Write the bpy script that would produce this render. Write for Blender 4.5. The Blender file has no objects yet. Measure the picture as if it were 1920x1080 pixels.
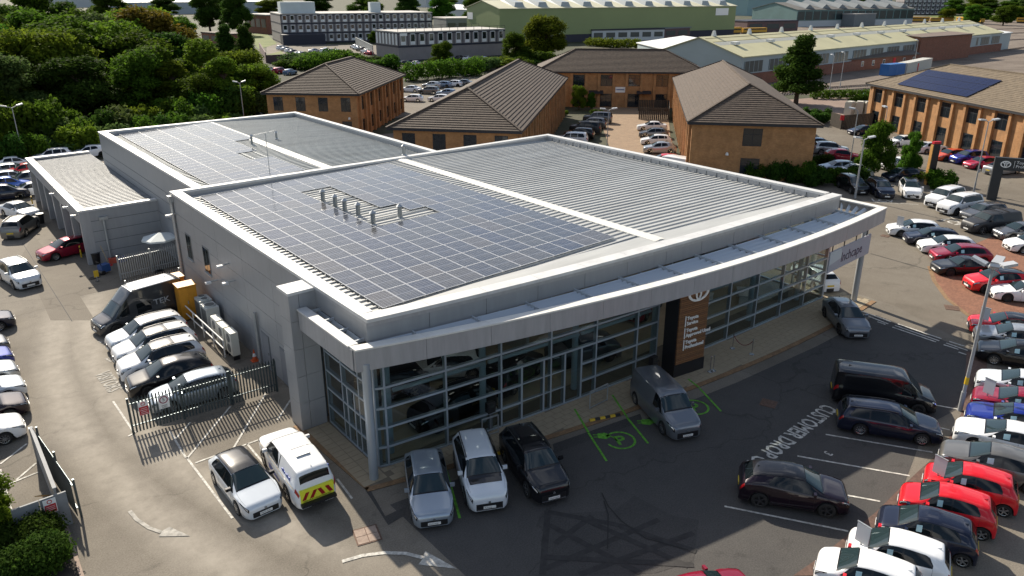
import bpy, math, random
import numpy as np
from mathutils import Vector, Matrix
random.seed(7); np.random.seed(7)
D = bpy.data
SC = bpy.context.scene
COL = SC.collection
R = math.radians

# ------------------------------------------------------------------ camera
cam = D.cameras.new('camera'); cam_o = D.objects.new('camera', cam); COL.objects.link(cam_o)
cam_o.location = (0, 0, 20.4)
cam_o.rotation_euler = (R(90 - 19.906), 0, -R(39.216))
cam.sensor_fit = 'HORIZONTAL'; cam.sensor_width = 36; cam.lens = 26.302
cam.shift_y = -0.02493
cam.clip_start = 0.3; cam.clip_end = 6000
SC.camera = cam_o

# ------------------------------------------------------------------ sky and sun
SUN_EL, SUN_AZ = 33.5, 6.0          # azimuth from +Y towards +X
w = D.worlds.new('World'); SC.world = w; w.use_nodes = True
nt = w.node_tree; nt.nodes.clear()
out = nt.nodes.new('ShaderNodeOutputWorld'); bg = nt.nodes.new('ShaderNodeBackground')
sky = nt.nodes.new('ShaderNodeTexSky'); sky.sky_type = 'NISHITA'; sky.sun_disc = False
sky.sun_elevation = R(SUN_EL); sky.sun_rotation = R(SUN_AZ); sky.altitude = 60; sky.air_density = 1.0; sky.dust_density = 1.2
tc = nt.nodes.new('ShaderNodeTexCoord'); mp = nt.nodes.new('ShaderNodeMapping'); mp.inputs['Scale'].default_value = (1, 1, 2.2)
no = nt.nodes.new('ShaderNodeTexNoise'); no.inputs['Scale'].default_value = 2.6; no.inputs['Detail'].default_value = 7; no.inputs['Roughness'].default_value = .58
rp = nt.nodes.new('ShaderNodeValToRGB'); rp.color_ramp.elements[0].position = .5; rp.color_ramp.elements[1].position = .68
mx = nt.nodes.new('ShaderNodeMix'); mx.data_type = 'RGBA'
mx.inputs['B'].default_value = (13.0, 13.3, 13.8, 1)
nt.links.new(tc.outputs['Generated'], mp.inputs['Vector']); nt.links.new(mp.outputs[0], no.inputs['Vector']); nt.links.new(no.outputs['Fac'], rp.inputs[0])
mth = nt.nodes.new('ShaderNodeMath'); mth.operation = 'MULTIPLY'; mth.inputs[1].default_value = .8
nt.links.new(rp.outputs[0], mth.inputs[0]); nt.links.new(mth.outputs[0], mx.inputs['Factor'])
nt.links.new(sky.outputs[0], mx.inputs['A']); nt.links.new(mx.outputs['Result'], bg.inputs['Color'])
bg.inputs['Strength'].default_value = .066
nt.links.new(bg.outputs[0], out.inputs['Surface'])
sun = D.lights.new('sun', 'SUN'); sun.energy = 4.6; sun.angle = R(.53); sun.color = (1, .905, .76)
sun_o = D.objects.new('sun', sun); COL.objects.link(sun_o)
sd = Vector((math.sin(R(SUN_AZ)) * math.cos(R(SUN_EL)), math.cos(R(SUN_AZ)) * math.cos(R(SUN_EL)), math.sin(R(SUN_EL))))
sun_o.rotation_euler = sd.to_track_quat('Z', 'Y').to_euler(); sun_o.location = (0, 60, 80)
SC.view_settings.view_transform = 'Standard'; SC.view_settings.look = 'None'
SC.view_settings.exposure = 0.8; SC.view_settings.gamma = 1; SC.view_settings.use_curve_mapping = False
SC.render.engine = 'CYCLES'

# ------------------------------------------------------------------ materials
MATS = {}
def N(nt, t, **kw):
    n = nt.nodes.new(t)
    for k, v in kw.items():
        if k in n.inputs: n.inputs[k].default_value = v
        else: setattr(n, k, v)
    return n
def c4(c): return (c[0], c[1], c[2], 1)
def mat(name, col, rough=.6, metal=0, spec=.5, coat=0, var=0, vscale=3, bump=0, bscale=40, emit=None, stretch=None):
    if name in MATS: return MATS[name]
    m = D.materials.new(name); m.use_nodes = True; t = m.node_tree; b = t.nodes['Principled BSDF']
    b.inputs['Base Color'].default_value = c4(col); b.inputs['Roughness'].default_value = rough
    b.inputs['Metallic'].default_value = metal; b.inputs['Specular IOR Level'].default_value = spec
    if coat: b.inputs['Coat Weight'].default_value = coat; b.inputs['Coat Roughness'].default_value = .03
    if var or bump:
        tcn = N(t, 'ShaderNodeTexCoord'); mpn = N(t, 'ShaderNodeMapping'); t.links.new(tcn.outputs['Object'], mpn.inputs[0])
        oin = N(t, 'ShaderNodeObjectInfo'); rv = N(t, 'ShaderNodeMath', operation='MULTIPLY'); rv.inputs[1].default_value = 57.0; t.links.new(oin.outputs['Random'], rv.inputs[0]); t.links.new(rv.outputs[0], mpn.inputs['Location'])
        if stretch: mpn.inputs['Scale'].default_value = stretch
    if var:
        n = N(t, 'ShaderNodeTexNoise', Scale=vscale, Detail=6, Roughness=.65); t.links.new(mpn.outputs[0], n.inputs['Vector'])
        r = N(t, 'ShaderNodeMapRange'); r.inputs['From Min'].default_value = .3; r.inputs['From Max'].default_value = .7
        r.inputs['To Min'].default_value = 1 - var; r.inputs['To Max'].default_value = 1 + var * .6
        t.links.new(n.outputs['Fac'], r.inputs['Value'])
        mm = N(t, 'ShaderNodeMix', data_type='RGBA', blend_type='MULTIPLY'); mm.inputs['Factor'].default_value = 1
        mm.inputs['A'].default_value = c4(col); t.links.new(r.outputs[0], mm.inputs['B']); t.links.new(mm.outputs['Result'], b.inputs['Base Color'])
    if bump:
        n2 = N(t, 'ShaderNodeTexNoise', Scale=bscale, Detail=4); t.links.new(mpn.outputs[0], n2.inputs['Vector'])
        bp = N(t, 'ShaderNodeBump', Strength=bump, Distance=.02); t.links.new(n2.outputs['Fac'], bp.inputs['Height']); t.links.new(bp.outputs[0], b.inputs['Normal'])
    if emit: b.inputs['Emission Color'].default_value = c4(emit[0]); b.inputs['Emission Strength'].default_value = emit[1]
    MATS[name] = m; return m

def ground_mat(name, cols, rough=.9, wear=None, speck=.38):
    """asphalt / paving: three noise scales of colour, fine speckle, optional pale worn bands along world Y"""
    m = D.materials.new(name); m.use_nodes = True; t = m.node_tree; b = t.nodes['Principled BSDF']
    b.inputs['Roughness'].default_value = rough; b.inputs['Specular IOR Level'].default_value = .3
    g = N(t, 'ShaderNodeNewGeometry')
    n1 = N(t, 'ShaderNodeTexNoise', Scale=.11, Detail=8, Roughness=.62, Distortion=.6); n2 = N(t, 'ShaderNodeTexNoise', Scale=1.1, Detail=5, Roughness=.7); n3 = N(t, 'ShaderNodeTexNoise', Scale=16, Detail=4, Roughness=.9)
    for n in (n1, n2, n3): t.links.new(g.outputs['Position'], n.inputs['Vector'])
    r = N(t, 'ShaderNodeValToRGB'); e = r.color_ramp.elements
    e[0].position = .32; e[0].color = c4(cols[0]); e[1].position = .68; e[1].color = c4(cols[2]); k = e.new(.5); k.color = c4(cols[1])
    ad = N(t, 'ShaderNodeMath', operation='MULTIPLY_ADD'); ad.inputs[1].default_value = .35; t.links.new(n2.outputs['Fac'], ad.inputs[0])
    sb = N(t, 'ShaderNodeMath', operation='SUBTRACT'); sb.inputs[1].default_value = .175; t.links.new(n1.outputs['Fac'], ad.inputs[2]); t.links.new(ad.outputs[0], sb.inputs[0]); t.links.new(sb.outputs[0], r.inputs[0])
    mr = N(t, 'ShaderNodeMapRange'); mr.inputs['From Min'].default_value = .3; mr.inputs['From Max'].default_value = .7; mr.inputs['To Min'].default_value = 1 - speck; mr.inputs['To Max'].default_value = 1 + speck
    t.links.new(n3.outputs['Fac'], mr.inputs['Value'])
    mm = N(t, 'ShaderNodeMix', data_type='RGBA', blend_type='MULTIPLY'); mm.inputs['Factor'].default_value = 1
    t.links.new(r.outputs[0], mm.inputs['A']); t.links.new(mr.outputs[0], mm.inputs['B'])
    res = mm.outputs['Result']
    # thin repair cracks / tar seams
    vo = N(t, 'ShaderNodeTexVoronoi', Scale=.085, feature='DISTANCE_TO_EDGE'); nv = N(t, 'ShaderNodeTexNoise', Scale=.5, Detail=4)
    vm = N(t, 'ShaderNodeVectorMath', operation='MULTIPLY_ADD'); vm.inputs[1].default_value = (3, 3, 0)
    t.links.new(g.outputs['Position'], nv.inputs['Vector']); t.links.new(nv.outputs['Color'], vm.inputs[0]); t.links.new(g.outputs['Position'], vm.inputs[2]); t.links.new(vm.outputs[0], vo.inputs['Vector'])
    cr = N(t, 'ShaderNodeMapRange'); cr.inputs['From Min'].default_value = 0; cr.inputs['From Max'].default_value = .006; cr.inputs['To Min'].default_value = .72; cr.inputs['To Max'].default_value = 1
    t.links.new(vo.outputs['Distance'], cr.inputs['Value'])
    m2 = N(t, 'ShaderNodeMix', data_type='RGBA', blend_type='MULTIPLY'); m2.inputs['Factor'].default_value = 1
    t.links.new(res, m2.inputs['A']); t.links.new(cr.outputs[0], m2.inputs['B']); res = m2.outputs['Result']
    # oil spots and tyre-polished smears
    n4 = N(t, 'ShaderNodeTexNoise', Scale=.55, Detail=7, Roughness=.72, Distortion=1.2); t.links.new(g.outputs['Position'], n4.inputs['Vector'])
    q4 = N(t, 'ShaderNodeMapRange'); q4.inputs['From Min'].default_value = .58; q4.inputs['From Max'].default_value = .72; q4.inputs['To Min'].default_value = 1; q4.inputs['To Max'].default_value = .70; t.links.new(n4.outputs['Fac'], q4.inputs['Value'])
    m5 = N(t, 'ShaderNodeMix', data_type='RGBA', blend_type='MULTIPLY'); m5.inputs['Factor'].default_value = 1; t.links.new(res, m5.inputs['A']); t.links.new(q4.outputs[0], m5.inputs['B']); res = m5.outputs['Result']
    if wear:
        sp = N(t, 'ShaderNodeSeparateXYZ'); t.links.new(g.outputs['Position'], sp.inputs[0])
        tot = None
        nw = N(t, 'ShaderNodeTexNoise', Scale=.35, Detail=6, Roughness=.7); mpw = N(t, 'ShaderNodeMapping'); mpw.inputs['Scale'].default_value = (1, .25, 1)
        t.links.new(g.outputs['Position'], mpw.inputs[0]); t.links.new(mpw.outputs[0], nw.inputs['Vector'])
        for (cx, slope, c2, hw) in wear[0]:
            # |x - (cx + slope*y + c2*y*y) + wobble| < hw
            y2 = N(t, 'ShaderNodeMath', operation='MULTIPLY'); t.links.new(sp.outputs['Y'], y2.inputs[0]); t.links.new(sp.outputs['Y'], y2.inputs[1])
            x2 = N(t, 'ShaderNodeMath', operation='MULTIPLY_ADD'); x2.inputs[1].default_value = -c2; t.links.new(y2.outputs[0], x2.inputs[0]); t.links.new(sp.outputs['X'], x2.inputs[2])
            a = N(t, 'ShaderNodeMath', operation='MULTIPLY_ADD'); a.inputs[1].default_value = -slope; t.links.new(sp.outputs['Y'], a.inputs[0]); t.links.new(x2.outputs[0], a.inputs[2])
            bq = N(t, 'ShaderNodeMath', operation='MULTIPLY_ADD'); bq.inputs[1].default_value = 1.0; bq.inputs[2].default_value = -cx - .5; t.links.new(nw.outputs['Fac'], bq.inputs[0])
            s = N(t, 'ShaderNodeMath', operation='ADD'); t.links.new(a.outputs[0], s.inputs[0]); t.links.new(bq.outputs[0], s.inputs[1])
            ab = N(t, 'ShaderNodeMath', operation='ABSOLUTE'); t.links.new(s.outputs[0], ab.inputs[0])
            q = N(t, 'ShaderNodeMapRange'); q.inputs['From Min'].default_value = hw; q.inputs['From Max'].default_value = hw * .2; q.inputs['To Min'].default_value = 0; q.inputs['To Max'].default_value = 1
            t.links.new(ab.outputs[0], q.inputs['Value'])
            if tot is None: tot = q.outputs[0]
            else:
                x = N(t, 'ShaderNodeMath', operation='MAXIMUM'); t.links.new(tot, x.inputs[0]); t.links.new(q.outputs[0], x.inputs[1]); tot = x.outputs[0]
        y0, y1 = wear[1]
        qa = N(t, 'ShaderNodeMapRange'); qa.inputs['From Min'].default_value = y0; qa.inputs['From Max'].default_value = y0 + 6; t.links.new(sp.outputs['Y'], qa.inputs['Value'])
        qb = N(t, 'ShaderNodeMapRange'); qb.inputs['From Min'].default_value = y1; qb.inputs['From Max'].default_value = y1 - 5; t.links.new(sp.outputs['Y'], qb.inputs['Value'])
        p = N(t, 'ShaderNodeMath', operation='MULTIPLY'); t.links.new(qa.outputs[0], p.inputs[0]); t.links.new(qb.outputs[0], p.inputs[1])
        p2 = N(t, 'ShaderNodeMath', operation='MULTIPLY'); t.links.new(p.outputs[0], p2.inputs[0]); t.links.new(tot, p2.inputs[1])
        nn = N(t, 'ShaderNodeMath', operation='MULTIPLY'); t.links.new(p2.outputs[0], nn.inputs[0]); 
        q9 = N(t, 'ShaderNodeMapRange'); q9.inputs['From Min'].default_value = .3; q9.inputs['From Max'].default_value = .7; q9.inputs['To Min'].default_value = .35; q9.inputs['To Max'].default_value = .95; t.links.new(n2.outputs['Fac'], q9.inputs['Value']); t.links.new(q9.outputs[0], nn.inputs[1])
        m3 = N(t, 'ShaderNodeMix', data_type='RGBA'); t.links.new(nn.outputs[0], m3.inputs['Factor']); t.links.new(res, m3.inputs['A']); m3.inputs['B'].default_value = c4(wear[2]); res = m3.outputs['Result']
    t.links.new(res, b.inputs['Base Color'])
    bp = N(t, 'ShaderNodeBump', Strength=.35, Distance=.01); t.links.new(n3.outputs['Fac'], bp.inputs['Height']); t.links.new(bp.outputs[0], b.inputs['Normal'])
    MATS[name] = m; return m

def brick_mat(name, c1, c2, mortar, scale=1.0, bw=.225, bh=.075, msize=.012, vertical=True, var=.25):
    m = D.materials.new(name); m.use_nodes = True; t = m.node_tree; b = t.nodes['Principled BSDF']; b.inputs['Roughness'].default_value = .9
    tcn = N(t, 'ShaderNodeTexCoord'); sp = N(t, 'ShaderNodeSeparateXYZ'); cb = N(t, 'ShaderNodeCombineXYZ')
    t.links.new(tcn.outputs['Object'], sp.inputs[0])
    ad = N(t, 'ShaderNodeMath', operation='ADD'); t.links.new(sp.outputs['X'], ad.inputs[0]); t.links.new(sp.outputs['Y'], ad.inputs[1])
    if vertical:
        t.links.new(ad.outputs[0], cb.inputs[0]); t.links.new(sp.outputs['Z'], cb.inputs[1])
    else:
        t.links.new(sp.outputs['X'], cb.inputs[0]); t.links.new(sp.outputs['Y'], cb.inputs[1])
    br = N(t, 'ShaderNodeTexBrick', Scale=scale); br.inputs['Brick Width'].default_value = bw; br.inputs['Row Height'].default_value = bh; br.inputs['Mortar Size'].default_value = msize
    br.inputs['Color1'].default_value = c4(c1); br.inputs['Color2'].default_value = c4(c2); br.inputs['Mortar'].default_value = c4(mortar)
    t.links.new(cb.outputs[0], br.inputs['Vector'])
    n = N(t, 'ShaderNodeTexNoise', Scale=.9, Detail=6, Roughness=.7); t.links.new(tcn.outputs['Object'], n.inputs['Vector'])
    r = N(t, 'ShaderNodeMapRange'); r.inputs['From Min'].default_value = .3; r.inputs['From Max'].default_value = .7; r.inputs['To Min'].default_value = 1 - var; r.inputs['To Max'].default_value = 1 + var * .5
    t.links.new(n.outputs['Fac'], r.inputs['Value'])
    mm = N(t, 'ShaderNodeMix', data_type='RGBA', blend_type='MULTIPLY'); mm.inputs['Factor'].default_value = 1
    t.links.new(br.outputs['Color'], mm.inputs['A']); t.links.new(r.outputs[0], mm.inputs['B']); t.links.new(mm.outputs['Result'], b.inputs['Base Color'])
    MATS[name] = m; return m

def glass_mat(name, tint, refl=1.0, rough=.02, trans=.85):
    m = D.materials.new(name); m.use_nodes = True; t = m.node_tree; t.nodes.clear()
    o = N(t, 'ShaderNodeOutputMaterial'); tr = N(t, 'ShaderNodeBsdfTransparent'); gl = N(t, 'ShaderNodeBsdfGlossy', Roughness=rough)
    tr.inputs['Color'].default_value = c4(tint); gl.inputs['Color'].default_value = (refl, refl, refl, 1)
    fr = N(t, 'ShaderNodeFresnel', IOR=1.52); mxs = N(t, 'ShaderNodeMixShader')
    gb = N(t, 'ShaderNodeNewGeometry'); iv = N(t, 'ShaderNodeMath', operation='SUBTRACT'); iv.inputs[0].default_value = 1; t.links.new(gb.outputs['Backfacing'], iv.inputs[1])
    ml = N(t, 'ShaderNodeMath', operation='MULTIPLY'); t.links.new(fr.outputs[0], ml.inputs[0]); t.links.new(iv.outputs[0], ml.inputs[1])
    t.links.new(ml.outputs[0], mxs.inputs[0]); t.links.new(tr.outputs[0], mxs.inputs[1]); t.links.new(gl.outputs[0], mxs.inputs[2]); t.links.new(mxs.outputs[0], o.inputs[0])
    MATS[name] = m; return m

def leaf_mat(name, c1, c2, trans=.35):
    m = D.materials.new(name); m.use_nodes = True; t = m.node_tree; t.nodes.clear()
    o = N(t, 'ShaderNodeOutputMaterial'); g = N(t, 'ShaderNodeNewGeometry'); oi = N(t, 'ShaderNodeObjectInfo')
    tcn = N(t, 'ShaderNodeTexCoord'); n = N(t, 'ShaderNodeTexNoise', Scale=.55, Detail=3); t.links.new(tcn.outputs['Object'], n.inputs['Vector'])
    a = N(t, 'ShaderNodeMath', operation='MULTIPLY_ADD'); a.inputs[1].default_value = .5; t.links.new(g.outputs['Random Per Island'], a.inputs[0]); 
    s = N(t, 'ShaderNodeMath', operation='SUBTRACT'); s.inputs[1].default_value = .25; t.links.new(n.outputs['Fac'], s.inputs[0]); t.links.new(s.outputs[0], a.inputs[2])
    mxn = N(t, 'ShaderNodeMix', data_type='RGBA'); mxn.inputs['A'].default_value = c4(c1); mxn.inputs['B'].default_value = c4(c2); t.links.new(a.outputs[0], mxn.inputs['Factor'])
    hs = N(t, 'ShaderNodeHueSaturation'); t.links.new(mxn.outputs['Result'], hs.inputs['Color'])
    h1 = N(t, 'ShaderNodeMapRange'); h1.inputs['To Min'].default_value = .475; h1.inputs['To Max'].default_value = .52; t.links.new(oi.outputs['Random'], h1.inputs['Value']); t.links.new(h1.outputs[0], hs.inputs['Hue'])
    h2 = N(t, 'ShaderNodeMapRange'); h2.inputs['To Min'].default_value = .75; h2.inputs['To Max'].default_value = 1.2; t.links.new(oi.outputs['Random'], h2.inputs['Value']); t.links.new(h2.outputs[0], hs.inputs['Value'])
    df = N(t, 'ShaderNodeBsdfPrincipled', Roughness=.75); df.inputs['Specular IOR Level'].default_value = .03; tl = N(t, 'ShaderNodeBsdfTranslucent'); mxs = N(t, 'ShaderNodeMixShader'); mxs.inputs[0].default_value = trans
    t.links.new(hs.outputs[0], df.inputs['Base Color']); t.links.new(hs.outputs[0], tl.inputs['Color'])
    t.links.new(df.outputs[0], mxs.inputs[1]); t.links.new(tl.outputs[0], mxs.inputs[2]); t.links.new(mxs.outputs[0], o.inputs[0])
    MATS[name] = m; return m

# ------------------------------------------------------------------ mesh helpers
class MB:
    def __init__(s): s.v = []; s.f = []; s.m = []
    def add(s, vs, fs, mi=0):
        b = len(s.v); s.v += [tuple(p) for p in vs]; s.f += [tuple(b + i for i in f) for f in fs]; s.m += [mi] * len(fs); return s
    def box(s, x0, x1, y0, y1, z0, z1, mi=0):
        return s.add([(x0,y0,z0),(x1,y0,z0),(x1,y1,z0),(x0,y1,z0),(x0,y0,z1),(x1,y0,z1),(x1,y1,z1),(x0,y1,z1)],
                     [(0,3,2,1),(4,5,6,7),(0,1,5,4),(1,2,6,5),(2,3,7,6),(3,0,4,7)], mi)
    def quad(s, a, b, c, d, mi=0): return s.add([a, b, c, d], [(0, 1, 2, 3)], mi)
    def prism(s, poly, z0, z1, mi=0):
        n = len(poly); vs = [(p[0], p[1], z0) for p in poly] + [(p[0], p[1], z1) for p in poly]
        fs = [tuple(range(n - 1, -1, -1)), tuple(range(n, 2 * n))] + [(i, (i + 1) % n, n + (i + 1) % n, n + i) for i in range(n)]
        return s.add(vs, fs, mi)
    def cyl(s, p0, p1, r0, r1=None, n=12, mi=0, caps=True):
        r1 = r0 if r1 is None else r1; p0 = Vector(p0); p1 = Vector(p1); d = (p1 - p0).normalized()
        u = d.orthogonal().normalized(); w_ = d.cross(u); vs = []
        for p, r in ((p0, r0), (p1, r1)):
            for i in range(n):
                a = 2 * math.pi * i / n; vs.append(tuple(p + (u * math.cos(a) + w_ * math.sin(a)) * r))
        fs = [(i, (i + 1) % n, n + (i + 1) % n, n + i) for i in range(n)]
        if caps: fs += [tuple(range(n - 1, -1, -1)), tuple(range(n, 2 * n))]
        return s.add(vs, fs, mi)
    def bar(s, p0, p1, w_, h, mi=0, up=(0, 0, 1)):
        p0 = Vector(p0); p1 = Vector(p1); d = (p1 - p0).normalized(); u = Vector(up); sd_ = d.cross(u)
        if sd_.length < 1e-4: sd_ = Vector((1, 0, 0))
        sd_.normalize(); u = sd_.cross(d).normalized(); a = sd_ * w_ / 2; b = u * h / 2
        vs = [p + x for p in (p0, p1) for x in (-a - b, a - b, a + b, -a + b)]
        return s.add(vs, [(3,2,1,0),(4,5,6,7),(0,1,5,4),(1,2,6,5),(2,3,7,6),(3,0,4,7)], mi)
    def mesh(s, name, mats, smooth=False, angle=None):
        me = D.meshes.new(name); me.from_pydata(s.v, [], s.f)
        for m in (mats if isinstance(mats, (list, tuple)) else [mats]): me.materials.append(m)
        if any(s.m): me.polygons.foreach_set('material_index', s.m)
        if smooth or angle:
            me.polygons.foreach_set('use_smooth', [True] * len(s.f))
            if angle: me.set_sharp_from_angle(angle=R(angle))
        me.update(); return me
    def build(s, name, mats, parent=None, loc=None, smooth=False, angle=None, label=None, cat=None, group=None, kind=None):
        return obj(name, s.mesh(name, mats, smooth, angle), parent, loc, label=label, cat=cat, group=group, kind=kind)
def tag(o, label=None, cat=None, group=None, kind=None):
    if label: o['label'] = label
    if cat: o['category'] = cat
    if group: o['group'] = group
    if kind: o['kind'] = kind
    return o
def obj(name, data, parent=None, loc=None, rz=None, label=None, cat=None, group=None, kind=None):
    o = D.objects.new(name, data); COL.objects.link(o)
    if loc is not None: o.location = loc
    if rz is not None: o.rotation_euler = (0, 0, rz)
    if parent: o.parent = parent
    return tag(o, label, cat, group, kind)
def thing(name, label, cat, loc=(0, 0, 0), rz=0, group=None):
    return obj(name, None, None, loc, rz, label, cat, group)
def box(name, x0, x1, y0, y1, z0, z1, m, parent=None, **k):
    cx, cy = (x0 + x1) / 2, (y0 + y1) / 2
    if parent: return MB().box(x0, x1, y0, y1, z0, z1).build(name, m, parent, **k)
    return MB().box(x0 - cx, x1 - cx, y0 - cy, y1 - cy, 0, z1 - z0).build(name, m, None, (cx, cy, z0), **k)
def copy_tree(o, parent=None):
    c = o.copy(); COL.objects.link(c)
    if parent: c.parent = parent
    for ch in o.children: copy_tree(ch, c)
    return c
ORD = ['first','second','third','fourth','fifth','sixth','seventh','eighth','ninth','tenth','eleventh','twelfth','thirteenth','fourteenth','fifteenth','sixteenth','seventeenth','eighteenth','nineteenth','twentieth','twenty-first','twenty-second','twenty-third','twenty-fourth','twenty-fifth','twenty-sixth','twenty-seventh','twenty-eighth','twenty-ninth','thirtieth']
def text_mesh(s, size, align='LEFT', ext=.01, sx=1.0, bold=0):
    cu = D.curves.new('t', 'FONT'); cu.body = s; cu.size = size; cu.align_x = align; cu.extrude = ext; cu.resolution_u = 2; cu.offset = bold
    o = D.objects.new('t', cu); COL.objects.link(o); bpy.context.view_layer.update()
    me = D.meshes.new_from_object(o.evaluated_get(bpy.context.evaluated_depsgraph_get())); D.objects.remove(o); D.curves.remove(cu)
    if sx != 1: me.transform(Matrix.Diagonal((sx, 1, 1, 1)))
    return me
def text(name, s, size, m, M, parent=None, align='LEFT', ext=.01, sx=1.0, bold=0, **k):
    me = text_mesh(s, size, align, ext, sx, bold); me.transform(M); me.materials.clear(); me.materials.append(m)
    return obj(name, me, parent, **k)
def frame(o, xdir, ydir):
    x = Vector(xdir).normalized(); y = Vector(ydir).normalized(); z = x.cross(y)
    return Matrix(((x.x, y.x, z.x, o[0]), (x.y, y.y, z.y, o[1]), (x.z, y.z, z.z, o[2]), (0, 0, 0, 1)))

WHITE = mat('white_coping', (.60, .60, .59), .45, var=.16, vscale=.9)
CLAD = mat('grey_cladding', (.34, .35, .365), .42, metal=.2, var=.07, vscale=1.2, stretch=(2.5, 2.5, .25))
CLAD_D = mat('dark_recess', (.10, .11, .12), .6)
FASCIA = mat('fascia_grey', (.40, .405, .42), .42, metal=.25, var=.14, vscale=1.4, stretch=(2.5, 2.5, .3))
ROOFM = mat('roof_metal', (.44, .445, .43), .5, metal=.1, var=.2, vscale=.35, stretch=(.4, 2.5, 1))
ROOFG = mat('roof_metal_grey', (.28, .305, .31), .5, metal=.1, var=.2, vscale=.35, stretch=(.4, 2.5, 1))
ROOFA = mat('roof_metal_annex', (.20, .214, .225), .6, metal=0, var=.2, vscale=.35, stretch=(.4, 2.5, 1))
ALU = mat('aluminium', (.42, .48, .54), .35, metal=.5)
LOUV = mat('louvre_blue_grey', (.50, .55, .60), .4, metal=.3)
GALV = mat('galvanised', (.45, .47, .48), .45, metal=.55, var=.15, vscale=6)
STEELW = mat('painted_grey_pole', (.34, .35, .36), .5, metal=.2)
BLACK = mat('black_satin', (.012, .012, .014), .45)
RUBBER = mat('rubber', (.012, .012, .012), .8)
WLINE = mat('road_paint_white', (.54, .52, .47), .8, var=.6, vscale=5)
WLINE_F = mat('road_paint_faded', (.38, .36, .32), .85, var=.5, vscale=4)
GLINE = mat('road_paint_green', (.13, .40, .035), .8, var=.6, vscale=6)
TILE = None

# ------------------------------------------------------------------ foliage
LEAF = [leaf_mat('leaf_mid', (.030, .075, .010), (.105, .195, .018), .5), leaf_mat('leaf_dark', (.020, .055, .010), (.065, .125, .018), .45),
        leaf_mat('leaf_yellow', (.050, .10, .010), (.17, .225, .020), .5), leaf_mat('leaf_grey', (.042, .082, .024), (.125, .19, .05), .45), leaf_mat('leaf_rust', (.055, .058, .010), (.17, .12, .016), .45)]
BARK = mat('bark', (.07, .05, .035), .95, var=.4, vscale=5, bump=.5)
def leaves_mesh(name, blobs, n, size, mt, seed=0, flat=.0, shell=.35):
    """blobs: (cx,cy,cz,rx,ry,rz). n leaf clumps spread mostly through the outer volume of each blob"""
    rg = np.random.RandomState(seed); b = np.array(blobs, float); vol = b[:, 3] * b[:, 4] * b[:, 5]; area = vol ** (2 / 3); pr = area / area.sum()
    k = rg.choice(len(b), n, p=pr); d = rg.normal(size=(n, 3)); d /= np.linalg.norm(d, axis=1)[:, None]
    rad = shell + (1 - shell) * rg.rand(n) ** .6; rad *= 1 + .12 * rg.normal(size=n)
    c = b[k, :3] + d * b[k, 3:6] * rad[:, None]
    nrm = d + rg.normal(size=(n, 3)) * .75; nrm[:, 2] += .35; nrm /= np.linalg.norm(nrm, axis=1)[:, None]
    u = np.cross(nrm, rg.normal(size=(n, 3))); u /= np.linalg.norm(u, axis=1)[:, None]; w_ = np.cross(nrm, u)
    s = size * (.55 + .9 * rg.rand(n))[:, None]
    bend = nrm * s * .22
    # a clump: pointed 4-gon folded along its length
    v = np.stack([c - u * s * .9 - bend, c - w_ * s * .5, c + u * s * .9 - bend, c + w_ * s * .5], 1).reshape(-1, 3)
    me = D.meshes.new(name); me.vertices.add(4 * n); me.vertices.foreach_set('co', v.ravel())
    me.loops.add(4 * n); me.loops.foreach_set('vertex_index', np.arange(4 * n)); me.polygons.add(n)
    me.polygons.foreach_set('loop_start', np.arange(n) * 4); me.polygons.foreach_set('loop_total', np.full(n, 4))
    me.materials.append(mt); me.update(calc_edges=True); me.validate(); return me
def tree_proto(h, rad, seed, leafs, size, nb=16, trunk_h=.3, conic=0, cs=.42):
    rg = random.Random(seed); bl = []
    for i in range(nb):
        f = rg.random(); zz = h * (trunk_h + (1 - trunk_h) * (.08 + .84 * f))
        rr = rad * (1 - conic * f) * math.sqrt(max(.08, 1 - (max(0, f - .25) / .8) ** 2)); a = rg.random() * 6.283; q = rr * math.sqrt(rg.random()) * .78
        s = rad * cs * (.7 + .6 * rg.random()) * (1 - .45 * conic * f)
        bl.append((q * math.cos(a), q * math.sin(a), min(zz, h - s * .7), s, s * (.8 + .4 * rg.random()), s * (.62 + .3 * rg.random())))
    mb = MB(); p = Vector((0, 0, -.1)); rr = .028 * h
    for i in range(4):
        q = Vector((rg.uniform(-.12, .12) * i, rg.uniform(-.12, .12) * i, h * (.17 * (i + 1)))); mb.cyl(p, q, rr * (1 - .2 * i), rr * (1 - .2 * (i + 1)), n=8, caps=False); p = q
    for (cx, cy, cz, a, b_, c_) in bl:
        q = Vector((cx, cy, cz)); z0 = max(h * .18, cz - math.hypot(cx, cy) * .9 - .5); st = Vector((0, 0, min(z0, h * .66)))
        mb.cyl(st, q, rr * .3, rr * .08, n=5, caps=False)
    return mb.mesh('trunk', BARK, smooth=True), bl
TREES = []
def reg_tree(h, rad, seed, n, size, mi, **k):
    tr, bl = tree_proto(h, rad, seed, n, size, **k); TREES.append((tr, leaves_mesh('crown', bl, n, size, LEAF[mi], seed), h))
reg_tree(12, 5.0, 1, 25000, .235, 0, nb=42, cs=.30, trunk_h=.14); reg_tree(12, 4.6, 2, 25000, .235, 1, nb=36, cs=.32, trunk_h=.16); reg_tree(12, 5.2, 3, 25000, .235, 2, nb=46, cs=.28, trunk_h=.12)
reg_tree(12, 4.8, 4, 25000, .235, 3, nb=38, cs=.30, trunk_h=.14); reg_tree(12, 4.9, 5, 25000, .235, 0, nb=52, cs=.26, trunk_h=.1); reg_tree(12, 3.6, 6, 18000, .22, 1, nb=34, conic=.7, trunk_h=.12)
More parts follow.
